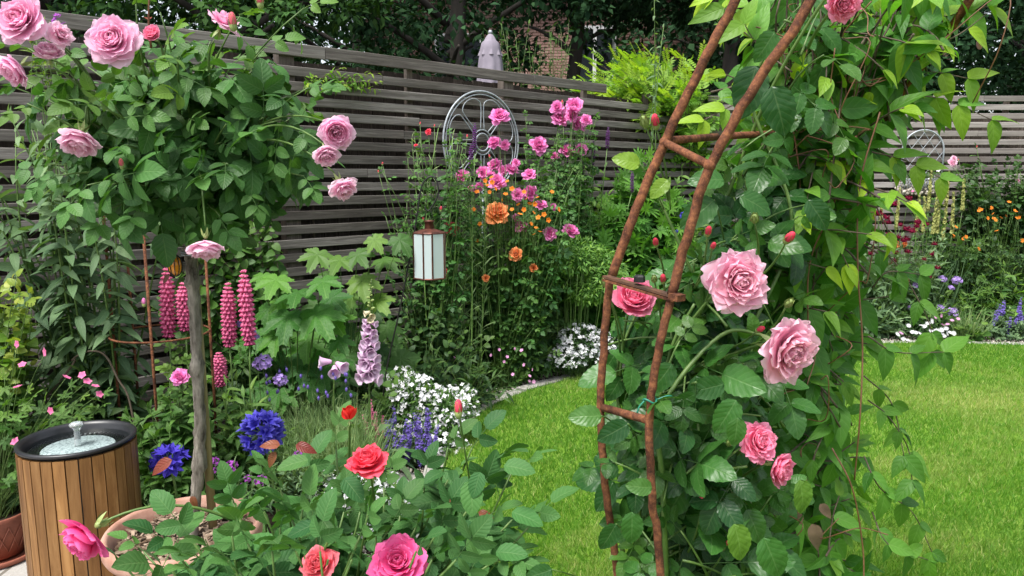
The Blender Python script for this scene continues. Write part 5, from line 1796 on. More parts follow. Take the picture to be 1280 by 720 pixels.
spires('catmint', 'violet blue catmint in front of the white candytuft', 'catmint', 508, 3.45, [(x, y, y + U(16, 24)) for (x, y) in [(U(482, 545), U(508, 562)) for _ in range(46)]], 'nepeta', 530, 80, wid=1.2)
spires('snapdragon', 'small pink flower spires between lavender and catmint', 'flowering plant', 466, 3.5, [(466, 500, 530), (473, 515, 545), (460, 518, 548), (480, 520, 545), (470, 535, 555), (463, 508, 525)], 'pink_small', 530, 40, wid=.9, n=16)

# lantern on shepherd's crook ------------------------------------------------
LY = 3.8
lc = P(537, 320, LY)
zt, zb = P(537, 290, LY)[2], P(537, 348, LY)[2]
t = thing('lantern', 'copper framed lantern with frosted white panes hanging from a crook', 'lantern', (lc[0], LY, zb))
W2 = .076
corners = [(-W2, -.03), (-.022, -W2), (.022, -W2), (W2, -.03), (W2, .03), (.022, W2), (-.022, W2), (-W2, .03)]
bb = MB()
cxy = [(lc[0] + x, LY + y) for x, y in corners]
for k, (x, y) in enumerate(cxy):
    bb.add(tube([(x, y, zb), (x, y, zt)], .0052, 4))
    x2, y2 = cxy[(k + 1) % 8]
    for z in (zb + .004, zt - .004): bb.add(tube([(x, y, z), (x2, y2, z)], .0055, 4))
part('frame', bb, M['copper'], t, False)
for k in range(8):
    a1, a2 = A(cxy[k]), A(cxy[(k + 1) % 8])
    m_ = (a1 + a2) / 2; L = np.linalg.norm(a2 - a1) - .006
    ang = math.atan2(*(a2 - a1)[::-1])
    bb = MB(); bb.add(box((0, 0, 0), (L, .003, zt - zb - .012)).xf(rz(ang), (m_[0], m_[1], (zt + zb) / 2))); part('pane', bb, M['frosted'], t, False)
bb = MB()
ring = [(x, y, zt + .0) for x, y in cxy]
V = ring + [(lc[0] + (x - lc[0]) * .3, LY + (y - LY) * .3, zt + .018) for x, y in cxy]
bb.add(T(V, [[k, (k + 1) % 8, (k + 1) % 8 + 8, k + 8] for k in range(8)])); part('roof', bb, M['copper'], t, False)
bb = MB(); bb.add(lathe([(.001, zb - .001), (W2 * .98, zb - .001), (W2 * .98, zb + .003), (.001, zb + .003)], 8, (lc[0], LY, 0))); part('floor_plate', bb, M['copper'], t, False)
bb = MB(); bb.add(lathe([(.022, zt + .014), (.024, zt + .02), (.022, zt + .05), (.027, zt + .053), (.027, zt + .058), (.001, zt + .062)], 20, (lc[0], LY, 0))); part('chimney', bb, M['copper'], t)
bb = MB(); th = np.linspace(0, PI, 12); hh_ = .055
bb.add(tube(np.c_[lc[0] + .022 * np.cos(th), 0 * th + LY, zt + .055 + hh_ * np.sin(th)], .0018, 5)); part('hanging_loop', bb, M['black_iron'], t)
tipz = zt + .055 + hh_
hk = smooth_path([P(474, 500, LY) * A([1, 1, 0]), P(482, 470, LY), P(500, 385, LY), P(518, 290, LY), P(526, 238, LY), P(533, 224, LY), P(541, 221, LY), P(547, 230, LY), P(547, 245, LY), A([lc[0] + .004, LY, tipz + .003]), A([lc[0] - .014, LY, tipz + .004]), A([lc[0] - .02, LY, tipz + .02])], 7)
bb = MB(); bb.add(tube(hk, .0042, 7)); solo('shepherd_hook', bb, M['black_iron'], 'thin black iron crook leaning left that carries the lantern', 'garden hook', base=hk[0])

# cartwheel trellis on the fence ---------------------------------------------
wc_ = fence_pt(603, 178, .05)
Rw = .345
t = thing('wheel_trellis', 'grey metal cartwheel ornament with looped spokes on the dark fence', 'garden ornament', wc_, fang)
def wheelring(r, th_, y=0): 
    a = np.linspace(0, 2 * PI, 73)[:-1]
    return tube(np.c_[r * np.cos(a), 0 * a + y, r * np.sin(a)], th_, 7, closed=True)
bb = MB(); bb.add(wheelring(Rw, .0068)); part('rim', bb, M['grey_metal'], t, True, True)
bb = MB(); bb.add(wheelring(Rw - .022, .0045)); part('rim', bb, M['grey_metal'], t, True, True)
bb = MB(); bb.add(wheelring(.06, .006)); part('hub_ring', bb, M['grey_metal'], t, True, True)
bb = MB(); bb.add(wheelring(.085, .005)); part('hub_ring', bb, M['grey_metal'], t, True, True)
for k in range(8):
    a0 = 2 * PI * k / 8 + PI / 8 + .0
    def pp(r, off):
        return A([r * math.cos(a0) - off * math.sin(a0), 0, r * math.sin(a0) + off * math.cos(a0)])
    pth = [pp(.085, -.018)] + [pp(.085 + (.22 - .085) * f, -.018 - .062 * f) for f in (.4, .8)] + [pp(.245 + .06 * math.cos(q), -.07 * math.cos(q) if False else .085 * math.sin(q)) for q in np.linspace(-PI / 2, PI / 2, 9)] + [pp(.085 + (.22 - .085) * f, .018 + .062 * f) for f in (.8, .4)] + [pp(.085, .018)]
    bb = MB(); bb.add(tube(smooth_path(pth, 3), .0038, 6)); 
    part('spoke_loop', bb, M['grey_metal'], t, True, True)
bb = MB()
bb.add(tube([(0, .0, -.3), (0, .0, -wc_[2])], .009, 6)); part('pole', bb, M['grey_metal'], t, True, True)

# tall fine stems in front of the wheel ---------------------------------------
b = P(565, 400, 4.6); b[2] = 0
t = thing('willowherb', 'tall slender unopened stems with narrow leaves right of the lantern', 'perennial', b)
st, lv, mb = MB(), Leaves(), MB()
for k in range(18):
    x = U(498, 612); q = P(x + U(-8, 8), U(170, 330) if U() < .5 else U(255, 350), U(4.5, 4.75))
    bb0 = A([P(x, 400, 4.6)[0], q[1], 0]) * .75 + b * .25; bb0[2] = 0
    shoot(st, lv, bb0, q, size=.1, spacing=.032, start=.3, r0=.0028, r1=.0012, keys=(0,), arch=.0, out=.7, droop=-.6, newtip=.15, n=10)
for (x0, x1, y) in ((548, 548, 160), (562, 566, 170), (574, 577, 200), (588, 590, 240)):
    shoot(st, lv, P(x0, 500, 4.5) * A([1, 1, 0]), P(x1, y, 4.5), size=.08, spacing=.05, start=.4, r0=.0045, r1=.002, keys=(0,), arch=0, out=.6, droop=-.5, n=10)
lv.flush(mb, {0: leaf_tpl(3, .1, .2, .35, 1)}); part('stems', st, M['stem_bright'], t); part('foliage', mb, M['fine_leaf'], t)

# rose bushes by the wheel -----------------------------------------------------
def rosebush(label, px, Y, flowers, buds, tips, mat, lm='rose_leaf', base=None, leaf=None, size=.1, group='rose bushes along the fence', orient=(0, -.85, .45), kinds=('mid0', 'mid1', 'mid2'), spacing=.05, **kw):
    b = P(px, 400, Y); b[2] = 0
    t = thing('rose_bush', label, 'rose bush', b, group=group)
    st, lv, mb = MB(), Leaves(), MB()
    kw.setdefault('start', .3)
    for q in tips:
        shoot(st, lv, b + rng.normal(0, .03, 3) * A([1, 1, 0]), q, size=size * U(.85, 1.15), spacing=spacing, keys=(0,), r0=.005, r1=.0018, newtip=.2, **kw)
    for (x, y, dpx) in flowers:
        q = P(x, y, Y - U(.05, .2))
        stems_to(st, b, [q - A([0, 0, .01])], .0018, .05, 5, .004)
        rose(t, q, nrm(A(orient) + rng.normal(0, .3, 3)), dpx * Y / F * 1.12, rm(kinds[int(U(0, 2.999))], mat), calyx=dpx > 25)
    for (x, y, s_) in buds:
        q = P(x, y, Y - .1); stems_to(st, b, [q], .0015, .03, 5, .003)
        put('flower_bud', budmesh('rose_coral' if mat != 'rose_orange' else 'rose_orange'), t, q, (U(-.2, .2), 0, 1), s_ * Y / F * .5)
    lv.flush(mb, {0: leaf or LF_rose}); part('stems', st, M['stem_green'], t); part('foliage', mb, M[lm], t)
    return t


rosebush('hot pink rose bush climbing the fence right of the wheel', 700, 5.35, [(697, 135, 17), (719, 134, 22), (700, 149, 20), (714, 147, 14), (722, 156, 20), (732, 151, 14), (673, 182, 21), (693, 196, 11), (708, 190, 18), (726, 187, 15), (716, 139, 16)], [(703, 128, 6)],
         [P(U(655, 745), U(140, 290), U(5.2, 5.5)) for _ in range(55)], 'rose_hot')
rosebush('pink rose bush flowering below the cartwheel', 635, 4.9, [(662, 219, 16), (622, 228, 20), (619, 208, 20), (639, 213, 17), (604, 216, 16), (578, 221, 17), (647, 244, 16), (663, 242, 19), (676, 257, 15), (691, 259, 9), (645, 272, 10), (652, 283, 16), (687, 292, 17), (713, 290, 20), (624, 147, 22), (618, 179, 16), (631, 181, 12), (645, 204, 10), (599, 233, 10), (589, 236, 9), (613, 219, 12), (628, 213, 12), (656, 283, 10)], [(640, 205, 7), (612, 196, 6)],
         [P(U(560, 725), U(205, 330), U(4.7, 5.1)) for _ in range(75)], 'rose_hot', leaf=LF_rose_far)
rosebush('orange and pink budding rose left of the cartwheel', 545, 4.6, [(536, 165, 8), (563, 287, 19), (520, 182, 5)], [(551, 262, 9), (529, 274, 7), (558, 341, 11), (525, 155, 5), (543, 158, 5), (573, 175, 6), (584, 171, 6), (473, 215, 5), (478, 205, 5)],
         [P(U(505, 600), U(165, 300), U(4.4, 4.7)) for _ in range(42)] + [P(478, 215, 4.5), P(482, 270, 4.5), P(470, 300, 4.5)], 'rose_coral', leaf=LF_rose_far, size=.095, spacing=.07)
rosebush('tall apricot orange rose in front of the pink bush', 625, 4.8, [(621, 268, 28), (645, 318, 16), (667, 335, 10), (607, 348, 9)], [], [P(U(590, 680), U(280, 420), U(4.7, 4.9)) for _ in range(34)], 'rose_orange', leaf=LF_rose_far, kinds=('open', 'mid0', 'mid1'), lm='mid_leaf')
ge = bm_('geum_flower', flower_tpl(5, .8, .35), M['geum'])
b = P(645, 400, 5.0); b[2] = 0
t = thing('geum', 'many tiny orange geum flowers scattered among the pink roses', 'flowering plant', b)
pts = [P(x, y, U(4.55, 4.7)) for (x, y) in [(609, 232), (615, 228), (619, 236), (612, 240), (626, 232), (632, 243), (640, 236), (655, 240), (659, 248), (672, 247), (690, 240), (655, 262), (667, 266), (673, 272), (686, 275), (664, 280), (670, 285), (650, 268), (640, 262), (627, 250), (615, 222), (606, 226), (634, 227), (669, 255), (680, 268), (648, 256), (662, 255), (596, 240), (675, 290), (668, 293), (698, 262), (597, 300), (600, 280), (592, 262)]]
st = MB(); stems_to(st, b, pts, .0011, .06, 4); part('stems', st, M['stem_green'], t)
small_flowers(t, ge, pts, .017, .5)
mb = MB(); cloud(mb, LF_ger, b + A([0, 0, .15]), (.3, .2, .14), 260, .06, 1, 1); part('foliage', mb, M['mid_leaf'], t)

# lupins on the right of the middle border ------------------------------------
lupin('purple lupins with bright palmate leaves left of the arch', 735, 5.5, [(709, 172, 215, 0), (719, 196, 232, 0), (728, 200, 222, 0), (716, 205, 235, 0), (741, 177, 206, 0), (759, 160, 185, 0), (790, 215, 240, 0)], [sp_dk], 80, 215, 210, .15, lm='lobed_leaf')
lupin('dark purple lupin spikes seen through the cartwheel', 595, 5.1, [(593, 155, 190, 0), (588, 180, 215, 0)], [sp_dk], 14, 260, 60, .1)
clump('lupin', 'out of flower lupin foliage with bright starry leaves behind the arch rails', 'lupin', 790, 182, 5.7, 170, [LF_palm], M['lobed_leaf'], 150, .15, .12, start=.45, low=.5, newtip=.5)
clump('perennial', 'tall leafy green stems between the pink rose and the arch', 'perennial', 745, 190, 5.9, 120, [LF_lance_w, LF_round], M['mid_leaf'], 80, .11, .06, start=.35, low=.5)
# round dense mound
def mound(label, px, py, Y, rxp, rzp, n, size, leaf, lm, cat='shrub', name='shrub', gnew=.3, group=None, stemh=True):
    c = P(px, py, Y); b = c * A([1, 1, 0]); r = rxp * Y / F; rz_ = rzp * Y / F
    t = thing(name, label, cat, b, group=group)
    mb, st = MB(), MB()
    for k in range(26):
        dd = nrm(rng.normal(0, 1, 3)); cc_ = c + dd * A([r * .66, r * .5, rz_ * .62])
        cloud(mb, leaf, cc_, A([r * .38, r * .34, rz_ * .42]) * U(.8, 1.2), n // 26, size, .8, .8, .45, gnew=gnew)
    for _ in range(46):
        o_ = rng.normal(0, .33, 3) * A([r, r, rz_])
        stems_to(st, b + o_ * A([.7, .5, 0]), [c + o_], .0018, .0, 4, .003)
    part('stems', st, M['stem_green'], t); part('foliage', mb, lm, t)
    return t


mound('rounded mound of fresh green narrow leaves left of the arch', 714, 340, 5.08, 72, 42, 9500, .04, LF_smalln, M['mound_leaf'], gnew=.6)
clump('cranesbill', 'leggy cut leaved plant under the round green mound', 'perennial', 690, 375, 5.35, 100, [LF_cut], M['mid_leaf'], 80, .075, .06, start=.5)
clump('foliage_plant', 'leafy dark clump between the round mound and the white flowers', 'perennial', 705, 368, 5.45, 130, [LF_cut, LF_lance], M['mid_leaf'], 80, .08, .05, start=.15)
clump('foliage_plant', 'lush lance leaved clump below the orange roses', 'perennial', 650, 400, 4.95, 90, [LF_lance], M['mid_leaf'], 60, .1, .045)
clump('foliage_plant', 'dark ferny clump at the foot of the slender stems', 'perennial', 580, 430, 4.35, 130, [LF_lance], M['dark_leaf'], 60, .09, .045)
b = P(632, 400, 4.7); b[2] = 0
t = clump('cranesbill', 'low cranesbill with tiny pale pink flowers at the lawn edging', 'flowering plant', 632, 438, 4.8, 66, [LF_ger], M['mid_leaf'], 70, .045, .035)
small_flowers(t, ME['pale5'], [P(x, y, 4.5) for (x, y) in ((614, 444), (624, 437), (634, 446), (643, 436), (652, 438), (666, 462), (662, 470), (667, 477), (662, 476), (569, 446), (641, 468), (630, 452), (655, 456))], .013, .4)
clump('foliage_plant', 'leafy fringe along the gravel by the white candytuft', 'perennial', 585, 475, 4.45, 70, [LF_ger, LF_round], M['mid_leaf'], 46, .05, .035)
clump('shrub', 'dark shrub under the white flowers beside the arch', 'shrub', 770, 385, 5.5, 110, [LF_lance], M['dark_leaf'], 70, .08, .05)
clump('foliage_plant', 'shaded fern like clump beneath the lantern', 'perennial', 530, 420, 4.1, 90, [LF_lance_w], M['dark_leaf'], 40, .09, .05)
# ================================================================ far right border
def at(cx, cy): return 1060 + .2778 * cx, 250 + .2778 * cy


# wire hayrack planter on the far fence
q0 = P(1146, 235, 7.2); ztp, zbt = P(1146, 224, 7.2)[2], P(1146, 245, 7.2)[2]
xl, xr = P(1120, 235, 7.2)[0], P(1172, 235, 7.2)[0]
yb = 7.255
t = thing('wall_planter', 'wire basket planter with arched lattice trellis hanging on the far fence', 'wall planter', ((xl + xr) / 2, yb, zbt))
xm = (xl + xr) / 2; wr = .2; za = P(1154, 162, 7.2)[2]; z0 = ztp
bb = MB(); th = np.linspace(0, PI, 25)
arc = [(xm + .06 - wr, yb, z0)] + [(xm + .06 - wr * math.cos(a), yb, za - wr + wr * math.sin(a)) for a in th] + [(xm + .06 + wr, yb, z0)]
bb.add(tube(arc, .008, 6)); part('arch_frame', bb, M['grey_metal'], t)
bb = MB()
for s_ in (-1, 1):
    for k in range(-7, 8):
        pts = []
        for f in np.linspace(0, 1, 30):
            z = z0 + f * (za - z0); x = xm + .06 + k * .11 + s_ * f * (za - z0) * .75
            dx = x - xm - .06; zl = za - wr + math.sqrt(max(wr * wr - dx * dx, 0)) if abs(dx) < wr else -1
            if abs(dx) < wr and z < zl: pts.append((x, yb, z))
        if len(pts) > 2: bb.add(tube(pts, .0028, 4))
part('lattice', bb, M['grey_metal'], t)
bb = MB()
for z, dy in ((ztp, .16), (zbt + .03, .1)):
    bb.add(tube([(xl, yb, z), (xl + .01, yb - dy, z), (xr - .01, yb - dy, z), (xr, yb, z)], .006, 6))
for k in range(16):
    x = xl + (xr - xl) * (k + .5) / 16
    for s_ in (-1, 1): bb.add(tube([(x, yb - .16, ztp), (x + s_ * .03, yb - .14, (ztp + zbt) / 2), (x, yb - .1, zbt + .03), (x, yb, zbt)], .003, 4))
part('basket', bb, M['grey_metal'], t)
bb = MB(); n = 900
bb.inst(pe, np.c_[U(xl + .02, xr - .02, n), U(yb - .14, yb - .01, n), U(zbt + .02, ztp - .01, n)], frames(rng.normal(0, 1, (n, 3)), rng.normal(0, 1, (n, 3))), U(.008, .02, n))
o = part('moss_lining', bb, M['pebble'], t); o['kind'] = 'stuff'
b = A([xm, yb - .08, ztp - .02])
t = bush('bedding_plant', 'small leafy plants with white flowers growing in the wire wall planter', 'flowering plant', b, [b + A([U(-.22, .22), U(-.09, .03), U(.02, .09)]) for _ in range(40)], [LF_small], M['mid_leaf'], M['stem_green'], .045, .03)
small_flowers(t, ME['white5'], [P(x, y, 7.05) for (x, y) in ((1138, 223), (1145, 222), (1154, 225), (1173, 213), (1162, 224))], .02, .3)
small_flowers(t, ME['pink5'], [P(x, y, 7.0) for (x, y) in ((1143, 229), (1141, 239))], .014, .3)

# roses on the far fence, right
rosebush('dark leaved climbing rose spread over the right of the far fence', 1250, 7.1, [(1190, 204, 11), (1192, 198, 7), (1272, 226, 5)], [(1221, 184, 4), (1198, 200, 3)],
         [P(U(1200, 1330), U(203, 262), U(6.9, 7.15)) for _ in range(90)] + [P(1221, 186, 7.1), P(1190, 207, 7.05)], 'rose_blush', lm='dark_leaf', leaf=LF_rose_far, size=.15, spacing=.08, start=.55)
rosebush('rose with one pale lilac pink bloom below the wire planter', 1176, 6.95, [(1176, 242, 12)], [], [P(U(1140, 1200), U(250, 300), 6.95) for _ in range(16)], 'rose_blush', leaf=LF_rose_far)
# verbascum / yellow spires
ysp = MB(); 
_z = np.repeat(np.linspace(0, 1, 34), 3); _a = U(0, 6.28, 102)
ysp.add(tube([(0, 0, -.1), (0, 0, 1)], .01, 4), (.3, 0), 1)
ysp.inst(flower_tpl(5, .8, .3, 2), np.c_[.03 * np.cos(_a), .03 * np.sin(_a), _z], frames(rng.normal(0, 1, (102, 3)), np.c_[np.cos(_a), np.sin(_a), np.full(102, .3)]), .06 * (1.1 - .6 * _z))
ysp = ysp.mesh('yellow_spire', [M['yellow'], M['stem_green']])
b = P(1150, 400, 6.85); b[2] = 0
t = thing('sisyrinchium', 'pale yellow flower spires standing in front of the wire planter', 'flowering plant', b)
st, lv, mb = MB(), Leaves(), MB()
for (x, y0, y1) in ((1120, 235, 285), (1145, 244, 288), (1154, 246, 290), (1160, 213, 262), (1166, 243, 292), (1178, 246, 300), (1182, 214, 256), (1190, 240, 290), (1203, 224, 262), (1101, 247, 275), (1171, 250, 290)):
    q = P(x, y1, 6.8); L = P(x, y0, 6.8)[2] - q[2]
    stems_to(st, b + A([(x - 1150) * .004, 0, 0]), [q], .003, .0, 4)
    put('flower_spike', ysp, t, q, (U(-.05, .05), 0, 1), (.25, .25, L))
mb = MB(); n = 420
a = U(0, 6.28, n)
mb.inst(LF_blade, b + np.c_[U(-.5, .5, n), U(-.15, .15, n), 0 * a], frames(np.c_[np.cos(a) * .3, np.sin(a) * .3, np.ones(n)], rng.normal(0, 1, (n, 3)) * A([1, 1, .1])), np.c_[np.full(n, .018), U(.4, .85, n), U(.4, .85, n)])
part('stems', st, M['stem_green'], t); part('foliage', mb, M['grey_leaf'], t)
# crimson knautia
pom = MB(); d_ = nrm(rng.normal(0, 1, (70, 3))); d_ = d_[d_[:, 2] > -.35]
pom.inst(leaf_tpl(2, .5, .2, .2), d_ * .45, frames(d_ + rng.normal(0, .2, d_.shape), rng.normal(0, 1, d_.shape)), .6)
pom.add(ball((0, 0, -.05), (.6, .6, .45), 5, 8), (.8, 0, .3))
pom = pom.mesh('pompom', M['crimson'])
b = P(1110, 400, 6.5); b[2] = 0
t = thing('knautia', 'wiry plant dotted with dark crimson pompom flowers in far border', 'flowering plant', b)
pts = [(205, 15), (175, 100), (237, 112), (262, 130), (290, 140), (313, 100), (355, 110), (185, 160), (228, 167), (250, 183), (390, 198), (217, 237), (272, 232), (380, 243), (343, 266), (210, 272), (197, 290), (403, 305), (378, 348), (101, 241), (45, 158), (262, 362), (118, 58), (140, 62), (262, 175), (185, 185), (310, 118), (262, 230)]
pts = [at(*p_) for p_ in pts] + [(1136, 248), (1117, 255), (1108, 272), (1147, 278), (1098, 266)]
st, lv, mb = MB(), Leaves(), MB()
for (x, y) in pts:
    q = P(x, y, U(6.2, 6.5)); stems_to(st, b + A([U(-.2, .3), 0, 0]), [q], .002, .02, 4)
    put('flower', pom, t, q, nrm(A([0, -.3, 1]) + rng.normal(0, .25, 3)), U(.02, .03) * (1.25 if y < 300 else 1))
for k in range(70):
    shoot(st, lv, b + A([U(-.2, .3), 0, 0]), P(U(1060, 1185), U(285, 400), U(6.3, 6.7)), size=.1, spacing=.06, start=.2, r0=.003, r1=.001, pair=True, arch=.0)
lv.flush(mb, {0: LF_lance}); part('stems', st, M['stem_green'], t); part('foliage', mb, M['grey_leaf'], t)
# orange geums / helenium
for (lab, px_, pts) in (('orange geum flowers on wiry stems against the far fence at right', 1245, [at(*p_) for p_ in ((593, 40), (600, 46), (588, 50), (645, 35), (650, 60), (628, 82), (663, 90), (656, 84), (688, 80), (710, 72), (750, 48), (765, 80), (758, 82), (770, 78), (670, 140), (783, 182), (725, 10), (587, 220), (755, 52), (648, 38))]),
                        ('few orange flowers among the yellow spires', 1195, [at(*p_) for p_ in ((485, 122), (475, 160), (525, 170), (530, 166), (520, 174), (472, 166))])):
    b = P(px_, 400, 6.85); b[2] = 0
    t = thing('geum', lab, 'flowering plant', b, group='orange geums in the far border')
    st, lv, mb = MB(), Leaves(), MB()
    P3 = [P(x, y, U(6.6, 6.85)) for x, y in pts]
    for q in P3: stems_to(st, b + A([U(-.3, .3), 0, 0]), [q], .0011, .02, 4)
    small_flowers(t, ge, P3, .019, .5)
    for k in range(70): shoot(st, lv, b, P(px_ + U(-55, 55), U(275, 400), U(6.6, 7.0)), size=.09, spacing=.07, start=.3, r0=.003)
    lv.flush(mb, {0: LF_rose_far}); part('stems', st, M['stem_green'], t); part('foliage', mb, M['dark_leaf'], t)
b = P(1118, 400, 6.6); b[2] = 0
heads('phlox', 'lilac phlox clusters above the white daisies in far border', 'flowering plant', 1160, 6.45, [(*at(425, 355), 12), (*at(490, 362), 14), (*at(308, 385), 11), (*at(465, 395), 9), (*at(338, 452), 6), (*at(285, 487), 11), (*at(318, 487), 6), (*at(418, 487), 12), (*at(468, 505), 17), (*at(360, 480), 6)], 'lilac', LF_lance, M['mid_leaf'], 350, 110, 50, .09, hd='flower_head')
b = P(1160, 400, 6.3); b[2] = 0
t = thing('fleabane', 'low white and pink daisies spilling over the far lawn edge', 'flowering plant', b)
mb = MB(); cloud(mb, LF_smalln, P(1158, 408, 6.3), (.34, .16, .11), 700, .05, 1, .8)
st = MB()
P3 = [P(x, y, 6.12) for x, y in [at(*p_) for p_ in ((222, 605), (248, 626), (272, 566), (290, 595), (305, 598), (323, 602), (330, 565), (345, 570), (352, 618), (366, 612), (372, 590), (394, 610), (398, 590), (420, 605), (430, 612), (445, 600), (460, 598), (420, 585), (440, 578), (475, 600), (268, 632), (262, 645), (400, 632), (376, 545), (360, 556), (362, 482), (418, 520), (392, 525), (448, 560), (427, 563), (378, 632), (468, 542), (495, 535), (238, 600))]]
stems_to(st, b, P3, .0012, .05, 4)
medw = bm_('daisy_w', merge([FL_daisy, ball((0, 0, .05), (.22, .22, .1), 3, 6)]), M['white_petal']); medp = bm_('daisy_p', FL_daisy, M['pale_pink'])
small_flowers(t, medw, P3[::1][:26], .026, .3); small_flowers(t, medp, P3[26:], .022, .3)
lv = Leaves(); part('stems', st, M['stem_green'], t); part('foliage', mb, M['dark_leaf'], t)
spires('veronica', 'blue violet veronica spikes at the right end of the far border', 'flowering plant', 1262, 6.3, [(x, y, y + U(12, 20)) for x, y in [at(*p_) for p_ in ((690, 452), (680, 470), (668, 490), (655, 500), (770, 440), (765, 455), (758, 480), (752, 492), (730, 525), (725, 545), (715, 548), (778, 500), (785, 520), (700, 460), (772, 470))]], 'nepeta', 385, 110, n=70, leaf=LF_small, lsize=.045, lm='grey_leaf', wid=1.1)
grasses('ornamental_grass', 'pale arching grass tuft between daisies and veronica', 'grass tuft', 1208, 6.3, 372, 52, 260, M['fine_leaf'], .007, .12, .7)
clump('foliage_plant', 'broad leaved light green clump beside the pale grass tuft', 'perennial', 1218, 400, 6.2, 50, [LF_round], M['mid_leaf'], 22, .12, .08)
clump('foliage_plant', 'ferny green clump under the orange geums', 'perennial', 1225, 350, 6.55, 80, [LF_cut, LF_lance], M['mid_leaf'], 50, .1, .06)
clump('shrub', 'dark shrub in front of the far fence at the right edge', 'shrub', 1275, 300, 6.9, 130, [LF_rose_far], M['dark_leaf'], 80, .13, .07)
clump('shrub', 'mixed tall greenery between the crimson pompoms and the orange geums', 'shrub', 1195, 275, 6.95, 150, [LF_lance, LF_round], M['mid_leaf'], 110, .11, .055, low=.5)
clump('foliage_plant', 'mid green clump rising behind the blue violet veronica', 'perennial', 1250, 325, 6.65, 90, [LF_lance_w], M['mid_leaf'], 60, .11, .06, low=.5)
clump('foliage_plant', 'tall pale stem with fresh leaves at the right frame edge', 'perennial', 1276, 318, 6.3, 26, [LF_lance_w], M['bright_leaf'], 9, .12, .08)
clump('foliage_plant', 'grey green strappy clump left of the white daisies', 'perennial', 1090, 370, 6.35, 90, [LF_lance], M['grey_leaf'], 70, .13, .06)
clump('shrub', 'dark leafy shrub deep in the far border behind the crimson flowers', 'shrub', 1120, 300, 6.95, 170, [LF_round, LF_lance_w], M['dark_leaf'], 100, .1, .06)
clump('shrub', 'bushy green shrub at the far fence behind the vine column', 'shrub', 1030, 230, 6.9, 150, [LF_lance_w], M['mid_leaf'], 80, .12, .07)
b = P(1078, 400, 6.7); b[2] = 0
rosebush('peach pink rose half hidden behind the crimson pompoms', 1075, 6.6, [(*at(40, 190), 14), (*at(52, 205), 12), (*at(15, 228), 13), (*at(30, 178), 8), (*at(208, 200), 12), (1130, 305, 8)], [], [P(U(1050, 1110), U(290, 350), 6.65) for _ in range(14)], 'rose_orange', leaf=LF_rose_far)
b = P(855, 400, 5.4); b[2] = 0
t = thing('cornflower', 'small vivid blue flowers seen between the arch rails', 'flowering plant', b)
agm = agap(26, 9, M['blue'])
P3 = [P(x, y, 5.3) for x, y in ((855, 270), (852, 336), (846, 289), (857, 338))]
st = MB(); stems_to(st, b, P3, .002, .03, 4)
for q, s_ in zip(P3, (.035, .02, .012, .016)): put('flower_head', agm, t, q, (0, -.5, 1), s_)
mb = MB(); cloud(mb, LF_lance, b + A([0, 0, .2]), (.2, .15, .2), 60, .12); part('stems', st, M['stem_green'], t); part('foliage', mb, M['mid_leaf'], t)

# ================================================================ the rusty arch
Ya, Yb, Yc = 1.15, 1.03, 1.34
t = thing('garden_arch', 'rusty iron garden arch with ladder sides carrying the climbing rose', 'garden arch', P(790, 400, 1.1) * A([1, 1, 0]))
def railpath(px_, Y, top=None, foot=None, k=6):
    p = [P(x, y, Y) for x, y in px_]
    if foot is not None: p = [A(foot)] + p
    if top is not None: p = p + [A(q) for q in top]
    return smooth_path(p, k)
l1 = [P(772, 724, Ya), P(758, 620, Ya), P(751, 520, Ya), P(755, 430, Ya), P(762, 352, Ya)]
l2 = [P(826, 724, Yb), P(815, 620, Yb), P(812, 520, Yb), P(823, 440, Yb), P(838, 374, Yb)]
l1 = [A([l1[0][0] + .05, Ya, -.02]), A([l1[0][0] + .02, Ya, .4])] + l1
l2 = [A([l2[0][0] + .05, Yb, -.02]), A([l2[0][0] + .02, Yb, .4])] + l2
u1 = [P(764, 348, Ya), P(795, 262, Ya), P(830, 180, Ya), P(873, 90, Ya), P(920, -2, Ya)]
u2 = [P(840, 368, Yb), P(861, 290, Yb), P(888, 208, Yb), P(945, 105, Yb), P(1015, -2, Yb)]
apex1, apex2 = A([.78, 1.22, 2.14]), A([.80, 1.04, 2.14])
u1 += [A([.46, 1.17, 1.93]), apex1, A([.95, 1.34, 2.02])]; u2 += [A([.52, 1.04, 1.9]), apex2, A([.97, 1.2, 2.0])]
f1 = [A([.95, 1.34, 2.02]), P(1213, -2, 1.5), P(1160, 72, 1.6), P(1109, 144, 1.68), P(1066, 235, 1.74), P(1040, 400, 1.78), P(1035, 600, 1.78), A([.76, 1.78, .4]), A([.76, 1.78, -.02])]
f2 = [A([.97, 1.2, 2.0]), P(1213, -2, 1.5) + A([-.1, .1, .0]), P(1160, 72, 1.6) + A([-.1, .1, 0]), P(1109, 144, 1.68) + A([-.1, .1, 0]), P(1010, 235, 1.86), P(990, 400, 1.9), P(985, 600, 1.9), A([.68, 1.9, .4]), A([.68, 1.9, -.02])]
def wob(p, a=.0012): return p + rng.normal(0, a, p.shape) * .5
for pts, r_ in ((l1, .0064), (l2, .006), (u1, .0073), (u2, .0069), (f1, .0085), (f2, .0085)):
    bb = MB(); bb.add(tube(wob(smooth_path(pts, 7)), r_, 10)); part('rail', bb, M['rust'], t)
def rung(a, b_, r_=.0058, mat='rust'):
    bb = MB(); bb.add(tube([a, b_], r_, 9)); part('rung', bb, M[mat], t)
rung(P(831, 178, Ya), P(886, 206, Yb))
rung(P(831, 176, Ya), P(896, 171, 1.3), .0062)
rung(P(908, 170, 1.32), P(990, 166, 1.5), .0062)
rung(P(752, 509, Ya), P(813, 526, Yb), .0062)
rung(l1[1], l2[1]); rung(A([.46, 1.17, 1.93]), A([.52, 1.04, 1.9])); rung(apex1, apex2); rung(f1[3], f2[3]); rung(f1[5], f2[5])
